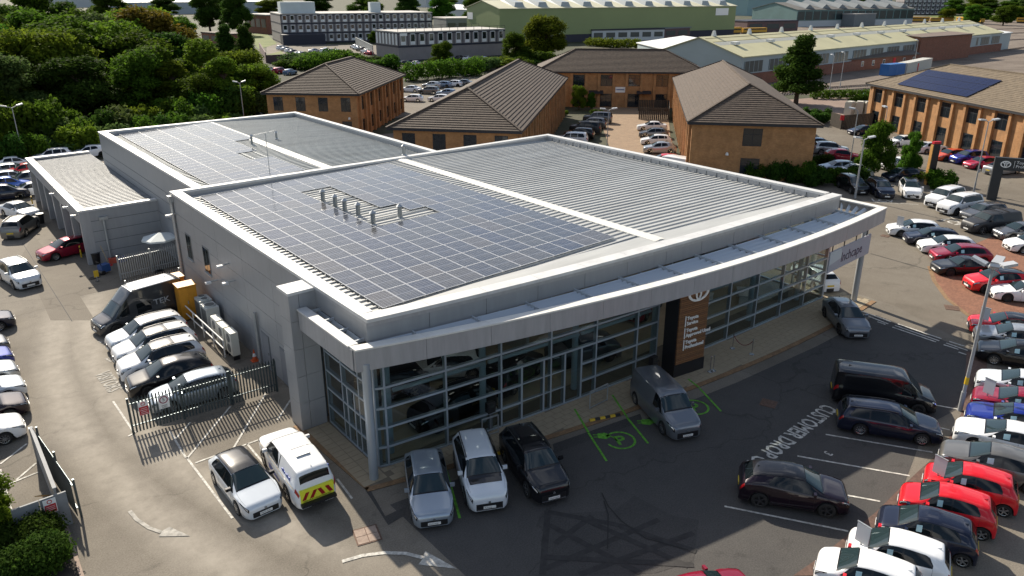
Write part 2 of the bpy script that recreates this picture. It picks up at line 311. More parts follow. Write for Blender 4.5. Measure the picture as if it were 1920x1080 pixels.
reg_tree(12, 4.9, 7, 25000, .235, 4, nb=40, cs=.3, trunk_h=.14); reg_tree(12, 3.6, 8, 20000, .22, 2, nb=44, trunk_h=.06, conic=.45, cs=.38)
def tree(k, xy, h, label, rz=None, sx=1.0, group=None, z=0, name='broadleaf_tree', cat='tree'):
    tr, cr, h0 = TREES[k]; s = h / h0; o = thing(name, label, cat, (xy[0], xy[1], z), random.random() * 6.28 if rz is None else rz, group)
    o.scale = (s * sx, s * sx, s); obj('trunk', tr, o); obj('crown', cr, o); return o
BUSH = []
for i in range(4):
    rg = random.Random(40 + i); bl = [(rg.uniform(-.75, .75), rg.uniform(-.75, .75), rg.uniform(.35, 1.0), rg.uniform(.4, .62), rg.uniform(.4, .62), rg.uniform(.35, .6)) for _ in range(8)]
    mb = MB()
    for q in bl: mb.cyl((q[0] * .15, q[1] * .15, -.05), q[:3], .03, .01, n=5, caps=False)
    BUSH.append((mb.mesh('stems', BARK), leaves_mesh('bush_foliage', bl, 4200, .10, LEAF[[0, 3, 2, 1][i]], 60 + i, shell=.4)))
def bush(k, xy, r, h, label, z=0, group=None, name='shrub'):
    st, fo = BUSH[k]; o = thing(name, label, 'shrub', (xy[0], xy[1], z), random.random() * 6.28, group); o.scale = (r / 1.2, r / 1.2, h / 1.5)
    obj('stem', st, o); obj('foliage', fo, o); return o
def hedge(p, q, w_, h, label, seed=1, dens=260, size=.12, mi=0):
    p = Vector((p[0], p[1], 0)); q = Vector((q[0], q[1], 0)); L = (q - p).length; a = math.atan2(q.y - p.y, q.x - p.x)
    o = thing('hedge', label, 'hedge', p, a); rg = random.Random(seed); n = max(2, int(L / (w_ * .7)))
    bl = [(L * (i + .5) / n + rg.uniform(-.1, .1), rg.uniform(-.12, .12) * w_, h * rg.uniform(.45, .58), w_ * .55, w_ * rg.uniform(.48, .6), h * rg.uniform(.46, .56)) for i in range(n)]
    mb = MB(); [mb.cyl((b[0], b[1], -.05), (b[0], b[1], b[2]), .04, .02, n=5) for b in bl]; mb.build('stem', BARK, o)
    obj('foliage', leaves_mesh('hedge_foliage', bl, int(dens * L * (w_ + h)), size, LEAF[mi], seed, shell=.6), o); return o

# ------------------------------------------------------------------ vehicles
def paint(name, col, metal=0.0, rough=.28):
    return mat('paint_' + name, col, rough, metal=metal, spec=.12, coat=1.0)
PAINT = {
 'white': paint('white', (.78, .79, .80)), 'pearl': paint('pearl', (.66, .70, .74), .15), 'silver': paint('silver', (.42, .44, .46), .6),
 'bluesilver': paint('bluesilver', (.34, .39, .45), .55), 'grey': paint('grey', (.13, .135, .145), .5), 'bronzegrey': paint('bronzegrey', (.17, .165, .155), .5), 'darkgrey': paint('darkgrey', (.055, .058, .064), .4), 'midgrey': paint('midgrey', (.17, .185, .205), .5), 'black': paint('black', (.008, .008, .01)),
 'navy': paint('navy', (.012, .016, .035), .3), 'purple': paint('purple', (.013, .006, .012), .2), 'red': paint('red', (.62, .012, .02)), 'crimson': paint('crimson', (.30, .01, .035), .35),
 'blue': paint('blue', (.012, .03, .26), .3), 'midblue': paint('midblue', (.03, .10, .42), .3), 'steelblue': paint('steelblue', (.16, .23, .33), .4), 'orange': paint('orange', (.55, .06, .015)), 'pink': paint('pink', (.38, .012, .05), .2),
 'matt': mat('paint_matt_black', (.02, .021, .024), .5, coat=.15)}
CGLASS = mat('car_glass', (.018, .032, .036), .015, spec=.65)
CGLASS_S = mat('car_side_glass', (.006, .009, .011), .03, spec=.45)
GLOSSB = mat('gloss_black', (.006, .006, .007), .2)
LAMP = mat('headlamp', (.55, .58, .62), .12, metal=.5, coat=1)
TAIL = mat('tail_lamp', (.35, .006, .008), .15, coat=1)
CHROME = mat('rim_silver', (.55, .56, .58), .25, metal=.9)
RIMD = mat('rim_dark', (.06, .06, .065), .35, metal=.6)
PLATE_W = mat('plate_white', (.75, .75, .72), .5); PLATE_Y = mat('plate_yellow', (.70, .50, .03), .5)
TRIM = mat('plastic_trim', (.018, .018, .02), .6)
STICK = mat('sticker_teal', (.42, .62, .66), .5)

# type: L, W, H, wheelbase, front overhang, wheel radius, clearance, top profile, belt profile, half roof width ratio,
#       windscreen (d0,d1), rear glass (d0,d1), side windows [(d0,d1)...]
T = {}
def ty(n, L, W, H, wb, fo, wr, cl, top, belt, wt, ws, rw, sides, clad=False, rails=False):
    T[n] = dict(L=L, W=W, H=H, wb=wb, fo=fo, wr=wr, cl=cl, top=top, belt=belt, wt=wt, ws=ws, rw=rw, sides=sides, clad=clad, rails=rails)
ty('hatch', 4.37, 1.79, 1.44, 2.64, .93, .325, .17,
   [(0,.38),(.008,.47),(.04,.53),(.23,.655),(.255,.675),(.43,.955),(.52,.995),(.62,1),(.80,.965),(.87,.925),(.955,.70),(.985,.60),(1,.44)],
   [(0,.40),(.03,.50),(.2,.605),(.5,.625),(.86,.68),(.97,.655),(1,.45)], .67, (.258,.428), (.878,.952), [(.315,.535),(.555,.74),(.755,.835)])
ty('city', 3.48, 1.64, 1.47, 2.34, .66, .29, .16,
   [(0,.36),(.01,.47),(.05,.55),(.18,.645),(.205,.665),(.385,.95),(.48,.99),(.6,1),(.82,.965),(.90,.93),(.968,.68),(.99,.58),(1,.4)],
   [(0,.38),(.03,.50),(.18,.60),(.5,.63),(.88,.70),(.98,.64),(1,.42)], .68, (.208,.382), (.905,.965), [(.27,.52),(.54,.80)])
ty('suv', 4.55, 1.85, 1.66, 2.68, .92, .36, .2,
   [(0,.38),(.008,.49),(.035,.575),(.22,.665),(.245,.685),(.395,.95),(.5,.99),(.62,1),(.84,.97),(.905,.935),(.965,.70),(.985,.60),(1,.42)],
   [(0,.40),(.03,.52),(.2,.615),(.5,.63),(.86,.68),(.97,.65),(1,.44)], .70, (.248,.392), (.912,.96), [(.305,.52),(.54,.73),(.745,.86)], clad=True, rails=True)
ty('crossover', 4.39, 1.80, 1.56, 2.64, .90, .35, .19,
   [(0,.38),(.008,.48),(.04,.56),(.225,.66),(.25,.68),(.42,.955),(.5,.99),(.6,1),(.78,.955),(.87,.90),(.96,.70),(.985,.60),(1,.44)],
   [(0,.40),(.03,.52),(.2,.61),(.5,.64),(.8,.74),(.96,.68),(1,.46)], .66, (.253,.415), (.878,.955), [(.31,.53),(.55,.73)], clad=True)
ty('estate', 4.65, 1.79, 1.45, 2.70, .93, .325, .17,
   [(0,.38),(.008,.47),(.035,.53),(.22,.655),(.245,.675),(.41,.955),(.5,.995),(.6,1),(.84,.965),(.92,.93),(.968,.70),(.988,.60),(1,.44)],
   [(0,.40),(.03,.50),(.2,.605),(.5,.625),(.88,.665),(.97,.645),(1,.45)], .67, (.248,.408), (.925,.965), [(.30,.505),(.525,.70),(.715,.88)], rails=True)
ty('bigsuv', 4.84, 1.89, 1.85, 2.79, .90, .40, .23,
   [(0,.38),(.006,.50),(.03,.60),(.22,.67),(.245,.69),(.365,.95),(.46,.985),(.62,1),(.88,.98),(.94,.95),(.975,.69),(.99,.60),(1,.42)],
   [(0,.42),(.03,.56),(.2,.625),(.5,.635),(.9,.65),(.98,.63),(1,.44)], .74, (.248,.362), (.945,.97), [(.295,.49),(.51,.70),(.715,.90)], clad=False, rails=True)
ty('coupe', 4.24, 1.78, 1.30, 2.57, .83, .32, .14,
   [(0,.36),(.01,.47),(.05,.54),(.28,.665),(.305,.685),(.46,.96),(.54,1),(.62,.985),(.78,.90),(.93,.73),(.975,.70),(1,.48)],
   [(0,.38),(.03,.50),(.22,.63),(.5,.645),(.85,.70),(.97,.67),(1,.48)], .62, (.31,.458), (.74,.915), [(.37,.60),(.615,.73)])
ty('saloon', 4.65, 1.80, 1.44, 2.70, .92, .33, .16,
   [(0,.38),(.008,.47),(.04,.54),(.235,.66),(.26,.68),(.43,.955),(.52,.995),(.60,1),(.72,.965),(.865,.735),(.97,.70),(.99,.62),(1,.45)],
   [(0,.40),(.03,.51),(.2,.61),(.5,.63),(.84,.68),(.97,.66),(1,.46)], .65, (.263,.428), (.728,.858), [(.32,.54),(.56,.75)])
ty('van', 4.96, 1.92, 1.90, 3.28, .88, .34, .18,
   [(0,.30),(.006,.40),(.03,.46),(.135,.56),(.155,.58),(.285,.93),(.33,.975),(.42,1),(.93,1),(.975,.985),(.992,.9),(.998,.6),(1,.38)],
   [(0,.32),(.03,.43),(.14,.515),(.35,.545),(.9,.56),(.98,.54),(1,.40)], .86, (.158,.282), (.995,.996), [(.205,.345)])
ty('cityvan', 4.75, 1.85, 1.83, 2.98, .92, .33, .18,
   [(0,.33),(.008,.43),(.04,.50),(.195,.60),(.215,.62),(.335,.93),(.38,.97),(.48,1),(.92,.99),(.97,.97),(.99,.88),(.998,.6),(1,.4)],
   [(0,.35),(.03,.46),(.18,.545),(.4,.57),(.9,.585),(.98,.56),(1,.42)], .80, (.218,.332), (.995,.996), [(.26,.415)])
ty('camper', 5.6, 2.03, 2.62, 3.5, .95, .36, .2,
   [(0,.22),(.006,.30),(.03,.345),(.125,.415),(.145,.43),(.265,.70),(.285,.735),(.385,.96),(.43,.995),(.9,1),(.96,.985),(.985,.9),(.998,.5),(1,.28)],
   [(0,.24),(.03,.32),(.13,.385),(.35,.41),(.9,.42),(.98,.40),(1,.3)], .80, (.148,.262), (.995,.996), [(.195,.325)])
ty('pickup', 5.32, 1.86, 1.86, 3.085, 1.0, .39, .24,
   [(0,.38),(.006,.48),(.03,.565),(.215,.645),(.235,.665),(.345,.93),(.40,.965),(.55,.965),(.59,.955),(.605,.975),(.64,1),(.90,.995),(.95,.975),(.975,.72),(.985,.62),(1,.42)],
   [(0,.40),(.03,.53),(.2,.60),(.5,.61),(.9,.615),(.98,.60),(1,.44)], .74, (.238,.342), (.952,.976), [(.285,.425),(.44,.565)])

def sm(xs, pts, sig):
    px_, py_ = zip(*pts); f = np.linspace(0, 1, 401); y = np.interp(f, px_, py_)
    k = np.exp(-.5 * (np.arange(-12, 13) / (sig * 400)) ** 2); k /= k.sum()
    yp = np.convolve(np.pad(y, 12, mode='reflect', reflect_type='odd'), k, 'valid'); return np.interp(xs, f, yp)
class Car:
    def __init__(s, t):
        s.__dict__.update(T[t]); s.t = t
        s.dw = (s.fo, s.fo + s.wb); s.Ra = s.wr + .055
    def sec(s, d):
        """half section at distance d (fraction of length) behind the nose: list of (y, z)"""
        top = float(sm(d, s.top, .0075)) * s.H; belt = min(float(sm(d, s.belt, .015)) * s.H, top - .012)
        wp = float(sm(d, [(0,.66),(.012,.78),(.05,.90),(.13,.975),(.3,1),(.75,1),(.9,.975),(.96,.94),(.99,.87),(1,.80)], .008)) * s.W / 2
        # roof half width: wide over bonnet, pinched over cabin
        b0, b1 = s.ws; r0, r1 = s.rw
        k = float(np.interp(d, [0, b0 - .02, b1, max(r0, b1 + .1), min(r1 + .015, .999), 1], [.86, .84, s.wt, s.wt * .985, min(.80, s.wt + .13), .84]))
        wt = wp * k
        zb = s.cl
        for dw in s.dw:
            q = d * s.L - dw
            if abs(q) < s.Ra: zb = max(zb, s.wr * .98 + math.sqrt(s.Ra ** 2 - q * q))
        zb = min(zb, belt - .06)
        cr = .018 + .05 * min(1, max(0, (top - belt) / .5)); ze = max(top - cr, belt + .005)
        P = [(wp * .93, zb), (wp * .985, zb + .05 if zb < .4 else zb + .015), (wp, zb + (belt - zb) * .45), (wp * .992, belt - .07 if belt - zb > .2 else belt - .02), (wp * .955, belt)]
        y4 = wp * .945
        for q in (.33, .67): P.append((y4 + (wt - y4) * q + .012 * math.sin(math.pi * q), belt + (ze - belt) * q))
        P += [(wt, ze), (wt * .88, ze + (top - ze) * .6), (wt * .5, ze + (top - ze) * .93), (0, top)]
        return P
    def X(s, d): return s.L / 2 - d * s.L
    def pt(s, d, t):
        P = s.sec(d); i = min(int(t), len(P) - 2); f = t - i
        return Vector((s.X(d), P[i][0] + (P[i + 1][0] - P[i][0]) * f, P[i][1] + (P[i + 1][1] - P[i][1]) * f))
    def npt(s, d, t, off):
        p = s.pt(d, t); e = .004
        a = s.pt(min(d + e, 1), t) - s.pt(max(d - e, 0), t); b = s.pt(d, min(t + .05, 9.999)) - s.pt(d, max(t - .05, 0))
        n = a.cross(b)
        if n.length < 1e-9: n = Vector((0, 0, 1))
        n.normalize()
        c = p - Vector((0, 0, s.H * .45))
        if n.dot(Vector((0, c.y, c.z))) < 0: n = -n
        return p + n * off
    def patch(s, ds, tf, off, side=1, nt_=3):
        """surface patch: ds list of d; tf(d) -> (t0, t1)"""
        mb = MB(); vs = []
        for d in ds:
            t0, t1 = tf(d)
            for j in range(nt_ + 1):
                p = s.npt(d, t0 + (t1 - t0) * j / nt_, off); vs.append((p.x, p.y * side, p.z))
        n = nt_ + 1; fs = []
        for i in range(len(ds) - 1):
            for j in range(nt_):
                q = (i * n + j, i * n + j + 1, (i + 1) * n + j + 1, (i + 1) * n + j); fs.append(q if side > 0 else q[::-1])
        return mb.add(vs, fs)
    def across(s, ds, tf, off):
        """patch over the centre line: tf(d) -> t edge (towards side)"""
        vs = []; n = 9
        for d in ds:
            te = tf(d)
            half = [s.npt(d, te + (9.999 - te) * j / 4, off) for j in range(5)]
            half[-1].y = 0
            vs += [(p.x, p.y, p.z) for p in half] + [(p.x, -p.y, p.z) for p in half[-2::-1]]
        fs = [(i * n + j, i * n + j + 1, (i + 1) * n + j + 1, (i + 1) * n + j) for i in range(len(ds) - 1) for j in range(n - 1)]
        return MB().add(vs, fs)
    def body(s):
        st = set(np.round(np.concatenate([np.linspace(0, .06, 6), np.linspace(.06, .94, 40), np.linspace(.94, 1, 7)]), 4))
        for dw in s.dw:
            for k in range(9): st.add(round((dw + s.Ra * math.cos(math.pi * k / 8) * .999) / s.L, 4))
        st = sorted(x for x in st if 0 <= x <= 1); vs = []; n = None
        for d in st:
            P = s.sec(d); x = s.X(d)
            row = [(x, y, z) for y, z in P] + [(x, -y, z) for y, z in P[-2::-1]]; n = len(row); vs += row
        fs = [(i * n + j, i * n + j + 1, (i + 1) * n + j + 1, (i + 1) * n + j) for i in range(len(st) - 1) for j in range(n - 1)]
        fs += [tuple(range(n - 1, -1, -1)), tuple((len(st) - 1) * n + j for j in range(n))]
        return MB().add(vs, fs)
def nface(x, y, z, w_, h, t, m):
    return MB().box(x - t / 2, x + t / 2, y - w_ / 2, y + w_ / 2, z - h / 2, z + h / 2)
def tyre_mesh(r, w_):
    mb = MB(); n = 22; prof = [(r * .66, -w_ / 2), (r * .93, -w_ / 2), (r, -w_ / 2 + .03), (r, w_ / 2 - .03), (r * .93, w_ / 2), (r * .66, w_ / 2)]; vs = []
    for i in range(n):
        a = 2 * math.pi * i / n
        vs += [(q * math.cos(a), y, q * math.sin(a)) for q, y in prof]
    k = len(prof); fs = [(i * k + j, i * k + j + 1, ((i + 1) % n) * k + j + 1, ((i + 1) % n) * k + j) for i in range(n) for j in range(k - 1)]
    return mb.add(vs, fs).mesh('tyre', RUBBER, angle=35)
def rim_mesh(r, w_, mt, ns):
    mb = MB(); R0 = r * .67
    mb.cyl((0, w_ * .1, 0), (0, w_ * .14, 0), R0, n=20, mi=1)
    for i in range(20):
        a, b = 2 * math.pi * i / 20, 2 * math.pi * (i + 1) / 20
        for q0, q1 in ((R0 * .92, R0),):
            mb.quad((q0 * math.cos(a), w_ * .47, q0 * math.sin(a)), (q0 * math.cos(b), w_ * .47, q0 * math.sin(b)), (q1 * math.cos(b), w_ * .5, q1 * math.sin(b)), (q1 * math.cos(a), w_ * .5, q1 * math.sin(a)))
    for i in range(ns):
        a = 2 * math.pi * i / ns; d = Vector((math.cos(a), 0, math.sin(a)))
        mb.bar(d * R0 * .12 + Vector((0, w_ * .40, 0)), d * R0 * .95 + Vector((0, w_ * .46, 0)), R0 * (.30 if ns <= 5 else .17), .02, up=(0, 1, 0))
    mb.cyl((0, w_ * .3, 0), (0, w_ * .45, 0), R0 * .2, n=10)
    return mb.mesh('rim', [mt, BLACK])
CACHE = {}
def lin(a, b, n): return [a + (b - a) * i / (n - 1) for i in range(n)]
def car_parts(t, far=False):
    key = (t, far)
    if key in CACHE: return CACHE[key]
    c = Car(t); P = []; L, W, H = c.L, c.W, c.H       # entries: name, mesh, location, rotation z, slot, child list
    P.append(('body', c.body().mesh('car_body', PAINT['white'], angle=42), None, 0, 'paint', []))
    b0, b1 = c.ws; r0, r1 = c.rw
    P.append(('windscreen', c.across(lin(b0 + .008, b1 - .004, 7), lambda d: 7.18, .009).mesh('windscreen', CGLASS, smooth=True), None, 0, None, []))
    if r1 - r0 > .01: P.append(('rear_window', c.across(lin(r0 + .003, r1 - .003, 5), lambda d: 7.22, .009).mesh('rear_window', CGLASS_S, smooth=True), None, 0, None, []))
    P.append(('windscreen_seal', c.across(lin(b0 - .006, b1 + .004, 8), lambda d: 6.96, .004).mesh('windscreen_seal', GLOSSB, smooth=True), None, 0, None, []))
    for sd_ in (1, -1):
        e0, e1 = c.sides[0][0] - .03, c.sides[-1][1] + .012
        def te(d):
            hi = 6.93; f = min(1, (d - e0) / .085 + .12); hi = 4.12 + (hi - 4.12) * f
            if len(c.sides) > 1: f = min(1, (e1 - d) / .065 + .3); hi = min(hi, 4.12 + (6.93 - 4.12) * f)
            return 4.1, hi
        P.append(('window_surround', c.patch(lin(e0, e1, 16), te, .004, sd_).mesh('window_surround', GLOSSB, smooth=True), None, 0, None, []))
        for i, (s0, s1) in enumerate(c.sides):
            def tf(d, s0=s0, s1=s1, i=i):
                lo, hi = 4.25, 6.82
                if i == 0: f = min(1, (d - s0) / .07 + .25); hi = lo + (hi - lo) * f if f < 1 else hi
                if i == len(c.sides) - 1 and len(c.sides) > 1:
                    f = min(1, (s1 - d) / .06 + .35); hi = 4.25 + (hi - 4.25) * f if f < 1 else hi
                return lo, hi
            P.append(('side_window', c.patch(lin(s0, s1, 6), tf, .007, sd_).mesh('side_window', CGLASS_S, smooth=True), None, 0, None, []))
    tm = CACHE.setdefault(('tyre', c.wr), None) or tyre_mesh(c.wr, .215); CACHE[('tyre', c.wr)] = tm
    kinds = {'hatch': (CHROME, 10), 'estate': (CHROME, 10), 'suv': (CHROME, 5), 'crossover': (RIMD, 5), 'coupe': (RIMD, 10), 'van': (RIMD, 10), 'camper': (RIMD, 10), 'cityvan': (CHROME, 10)}
    rk = kinds.get(t, (CHROME, 5)); kk = ('rim', c.wr, rk[1], rk[0].name)
    rm = CACHE.get(kk) or rim_mesh(c.wr, .215, rk[0], rk[1]); CACHE[kk] = rm
    for dw in c.dw:
        for sd_ in (1, -1):
            P.append(('wheel', tm, (L / 2 - dw, sd_ * (W / 2 - .115), c.wr), 0 if sd_ > 0 else math.pi, None, [('rim', rm, (0, 0, 0), 0, None, [])]))
    P.append(('underbody', MB().box(-L / 2 + .12, L / 2 - .12, -W / 2 + .24, W / 2 - .24, c.cl + .02, c.cl + .5 * (H * .5)).mesh('underbody', BLACK), None, 0, None, []))
    lo = 2.55 if H < 1.7 else 2.7
    for sd_ in (1, -1):
        hl = c.patch(lin(.012, .125 if t not in ('van', 'camper') else .085, 6), lambda d: (2.62 + (d - .012) * 9, 4.0), .012, sd_, 2).mesh('headlight', GLOSSB, smooth=True)
        hi_ = c.patch(lin(.018, .085 if t not in ('van', 'camper') else .06, 5), lambda d: (3.0 + (d - .018) * 6, 3.75), .017, sd_, 2).mesh('lamp_lens', LAMP, smooth=True)
        P.append(('headlight', hl, None, 0, None, [('lamp_lens', hi_, (0, 0, 0), 0, None, [])]))
        P.append(('tail_light', c.patch(lin(.955, .993, 4), lambda d: (2.9, 4.3), .012, sd_, 2).mesh('tail_light', TAIL, smooth=True), None, 0, None, []))
    zt0 = c.sec(0)[10][1]
    P.append(('grille', MB().prism([(L / 2 - .16, -W * .40), (L / 2 - .02, -W * .345), (L / 2 + .016, -W * .27), (L / 2 + .026, 0), (L / 2 + .016, W * .27), (L / 2 - .02, W * .345), (L / 2 - .16, W * .40)], c.cl + .05, max(c.cl + .2, zt0 - .09)).mesh('grille', BLACK), None, 0, None, []))
    P.append(('badge', MB().cyl((L / 2 + .01, 0, zt0 - .03), (L / 2 + .03, 0, zt0 - .03), .055, n=12).mesh('badge', CHROME), None, 0, None, []))
    P.append(('number_plate', nface(L / 2 + .034, 0, c.cl + .17, .52, .115, .016, 0).mesh('number_plate', PLATE_W), None, 0, None, []))
    P.append(('number_plate', nface(-L / 2 - .012, 0, c.cl + .42, .52, .115, .02, 0).mesh('rear_plate', PLATE_Y), None, 0, None, []))
    dm = b0 + .075; zm = c.sec(dm)[4][1]
    for sd_ in (1, -1):
        y = c.sec(dm)[4][0]
        P.append(('mirror', MB().prism([(c.X(dm) - .07, sd_ * (y - .01)), (c.X(dm) + .05, sd_ * (y - .01)), (c.X(dm) + .04, sd_ * (y + .19)), (c.X(dm) - .07, sd_ * (y + .2))][::sd_], zm + .03, zm + .17).mesh('mirror', PAINT['white']), None, 0, 'mirror', []))
    P.append(('bumper', MB().prism([(-L / 2 + .15, -W * .44), (-L / 2 + .15, W * .44), (-L / 2 + .012, W * .40), (-L / 2 - .008, 0), (-L / 2 + .012, -W * .40)][::-1], c.cl - .01, c.cl + .24).mesh('bumper', TRIM), None, 0, None, []))
    if c.clad:
        for sd_ in (1, -1):
            P.append(('sill_cladding', c.patch(sorted(lin(.03, .97, 34)), lambda d: (0, 1.25), .008, sd_, 2).mesh('sill_cladding', TRIM, smooth=True), None, 0, None, []))
    if c.rails:
        for sd_ in (1, -1):
            mb = MB(); ds = lin(b1 + .04, r0 - .03, 7); pv = None
            for d in ds:
                p = c.pt(d, 7.25); p = Vector((p.x, p.y * sd_, p.z + .05))
                if pv is not None: mb.bar(pv, p, .04, .03)
                pv = p
            for d in (ds[0], ds[-1], ds[3]):
                p = c.pt(d, 7.25); mb.bar((p.x, p.y * sd_, p.z), (p.x, p.y * sd_, p.z + .05), .03, .06)
            P.append(('roof_rail', mb.mesh('roof_rail', BLACK), None, 0, None, []))
    # panel shut lines: bonnet edge and doors as narrow dark strips
    mb = MB()
    for d in ([c.sides[0][0] + .015, (c.sides[0][1] + c.sides[-1][0]) / 2 if len(c.sides) > 1 else c.sides[0][1] + .02] + ([c.sides[1][1] + .012] if len(c.sides) > 1 else [])):
        for sd_ in (1, -1):
            q = c.patch([d, d + .0022], lambda d: (1.0, 3.9), .004, sd_, 4); mb.add(q.v, q.f)
    for sd_ in (1, -1):
        q = c.patch(lin(.035, b0 - .01, 6), lambda d: (6.6, 6.75), .004, sd_, 1); mb.add(q.v, q.f)
    P.append(('door_seams', mb.mesh('door_seams', BLACK), None, 0, None, []))
    d = r0 - .05 if r1 - r0 > .01 else .85
    pp = c.pt(d, 9.99)
    P.append(('aerial', MB().add([(pp.x + .12, 0, pp.z), (pp.x - .06, .025, pp.z), (pp.x - .06, -.025, pp.z), (pp.x - .07, 0, pp.z + .07)], [(0, 1, 3), (0, 3, 2), (1, 2, 3)]).mesh('aerial', PAINT['black']), None, 0, 'aerial', []))
    CACHE[key] = P
    return P
def roof_patch(t, d1=None):
    k = ('roof', t, d1)
    if k not in CACHE:
        c = Car(t); b1 = c.ws[1]; r0 = c.rw[0] if c.rw[1] - c.rw[0] > .01 else .93
        CACHE[k] = c.across(lin(b1 + .006, d1 or (r0 + .004), 16), lambda d: 7.05, .016).mesh('roof_panel', PAINT['black'], smooth=True)
    return CACHE[k]
NCAR = [0]
FAR_SKIP = {'underbody', 'windscreen_seal', 'window_surround', 'badge', 'door_seams', 'aerial', 'bumper', 'sill_cladding', 'number_plate', 'grille', 'mirror', 'roof_rail'}
def make_car(t, colour, xy, heading, label, name='parked_car', cat='car', group=None, roof=None, far=False, z=0, sticker=False, plate=None, mirror=None):
    root = thing(name, label, cat, (xy[0], xy[1], z), R(heading), group); pm = PAINT[colour]
    NCAR[0] += 1
    def put(e, par):
        n, me, loc, rz, slot, ch = e
        o = obj(n, me, par, loc, rz)
        if n == 'door_seams': o['kind'] = 'stuff'
        if slot and me.materials:
            o.material_slots[0].link = 'OBJECT'
            o.material_slots[0].material = PAINT[mirror] if (slot == 'mirror' and mirror) else (PAINT['black'] if slot == 'aerial' and roof else pm)
        if not far:
            for q in ch: put(q, o)
    for e in car_parts(t):
        if far and e[0] in FAR_SKIP: continue
        put(e, root)
    if roof:
        o = obj('roof_panel', roof_patch(t, roof[1] if isinstance(roof, tuple) else None), root)
        o.material_slots[0].link = 'OBJECT'; o.material_slots[0].material = PAINT[roof[0] if isinstance(roof, tuple) else roof]
        if colour != (roof[0] if isinstance(roof, tuple) else roof): o['label'] = 'contrasting dark roof panel'
    if sticker:
        c = Car(t); s0, s1 = c.sides[0]; d0 = s0 + (s1 - s0) * .45
        for sd_ in (1, -1):
            obj('window_sticker', c.patch([d0, d0 + .055], lambda d: (4.5, 6.1), .011, sd_, 2).mesh('sticker', STICK), root)
    if plate:
        c = Car(t)
        M = frame((c.L / 2 + .0435, -.22, c.cl + .135), (0, 1, 0), (0, 0, 1))
        text('plate_lettering', plate, .085, BLACK, M, root, ext=.001)
    return root

# ------------------------------------------------------------------ ground
ASPH = ground_mat('asphalt', [(.138, .121, .098), (.170, .150, .122), (.212, .188, .153)], wear=([(18.97, -.7666, .009537, 1.35), (24.08, -.8866, .010638, 1.35)], (19, 60), (.33, .298, .25)))
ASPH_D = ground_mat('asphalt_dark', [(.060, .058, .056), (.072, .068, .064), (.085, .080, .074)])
ASPH_R = ground_mat('asphalt_right', [(.125, .108, .085), (.15, .13, .104), (.175, .155, .125)])
CONC = ground_mat('concrete_yard', [(.17, .15, .125), (.21, .19, .16), (.25, .23, .195)])
FARG = ground_mat('far_ground', [(.035, .045, .018), (.055, .058, .03), (.085, .08, .055)])
PINK = ground_mat('pink_road', [(.21, .15, .12), (.24, .175, .145), (.27, .20, .165)])
BLOCK = brick_mat('red_block_paving', (.20, .085, .05), (.27, .12, .07), (.13, .08, .055), bw=.2, bh=.1, msize=.006, vertical=False)
BLOCK_B = brick_mat('buff_block_paving', (.26, .17, .10), (.31, .22, .14), (.18, .13, .09), bw=.2, bh=.1, msize=.006, vertical=False)
EDGE = brick_mat('edging_brick', (.22, .13, .065), (.30, .18, .09), (.15, .10, .06), bw=.22, bh=.11, msize=.008, vertical=False)
SLAB = mat('paving_slab', (.34, .28, .19), .85, var=.10, vscale=4, bump=.3)
SLABJ = mat('slab_joint', (.17, .14, .10), .9)
GRASSM = ground_mat('grass', [(.07, .10, .02), (.11, .14, .03), (.16, .17, .05)])
RAIL_G = ground_mat('ballast', [(.12, .095, .075), (.16, .13, .105), (.20, .165, .135)])
def sheet(name, pts, z, m, kind='structure', **k):
    cx = sum(p[0] for p in pts) / len(pts); cy = sum(p[1] for p in pts) / len(pts)
    return MB().add([(p[0] - cx, p[1] - cy, 0) for p in pts], [tuple(range(len(pts)))]).build(name, m, None, (cx, cy, z), kind=kind, **k)
sheet('ground', [(-1500, -300), (3500, -300), (3500, 3500), (-1500, 3500)], -.06, FARG)
sheet('car_park', [(-40, -6), (70, -6), (70, 40), (60, 100), (-40, 118)], 0, ASPH)
sheet('car_park_right', [(52.5, 46), (50.5, 20), (47.3, 13), (39.5, 8), (39.5, -6), (140, -20), (140, 30), (120, 62), (75, 62), (66, 48)], .004, ASPH_R)
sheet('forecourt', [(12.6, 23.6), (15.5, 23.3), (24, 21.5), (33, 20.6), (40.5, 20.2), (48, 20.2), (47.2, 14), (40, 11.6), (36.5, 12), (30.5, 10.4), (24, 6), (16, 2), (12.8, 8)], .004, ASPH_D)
sheet('concrete_yard', [(4.94, 54.21), (7.21, 52.37), (7.32, 57.62), (9.61, 57.73), (14.46, 59.60), (9.08, 63.97), (7.28, 69.55), (7.10, 76.22), (5.40, 70.22)], .005, ASPH_R)
# office park paving
sheet('office_road', [(68.22, 63.06), (73.76, 58.57), (112.97, 92.00), (101.86, 100.99), (86.52, 83.23)], .006, BLOCK_B)
sheet('office_car_park', [(80.83, 45.43), (87.66, 39.88), (79.42, 21.64), (104.76, 26.00), (106.66, 31.09), (121.18, 56.44), (122.37, 64.35), (112.92, 61.84)], .008, ASPH_R)
sheet('office_car_park', [(65.78, 112.35), (83.88, 115.54), (116.25, 155.30), (107.14, 170.94), (77.43, 140.44)], .006, ASPH_R)
sheet('pink_road', [(129.29, 74.43), (124.23, 57.95), (155.26, 73.27), (145.09, 81.49), (134.14, 84.27)], .010, PINK)
sheet('rail_yard', [(145.95, 90.63), (155.26, 73.27), (235.28, 51.46), (568.34, 83.60), (720.23, 323.28), (352.69, 255.29), (261.68, 237.53), (207.06, 182.62)], -.02, RAIL_G)
sheet('far_car_park', [(67.61, 172.52), (89.83, 148.04), (140.61, 172.37), (164.66, 201.84), (154.65, 277.93), (127.75, 320.87)], -.02, ASPH_R)
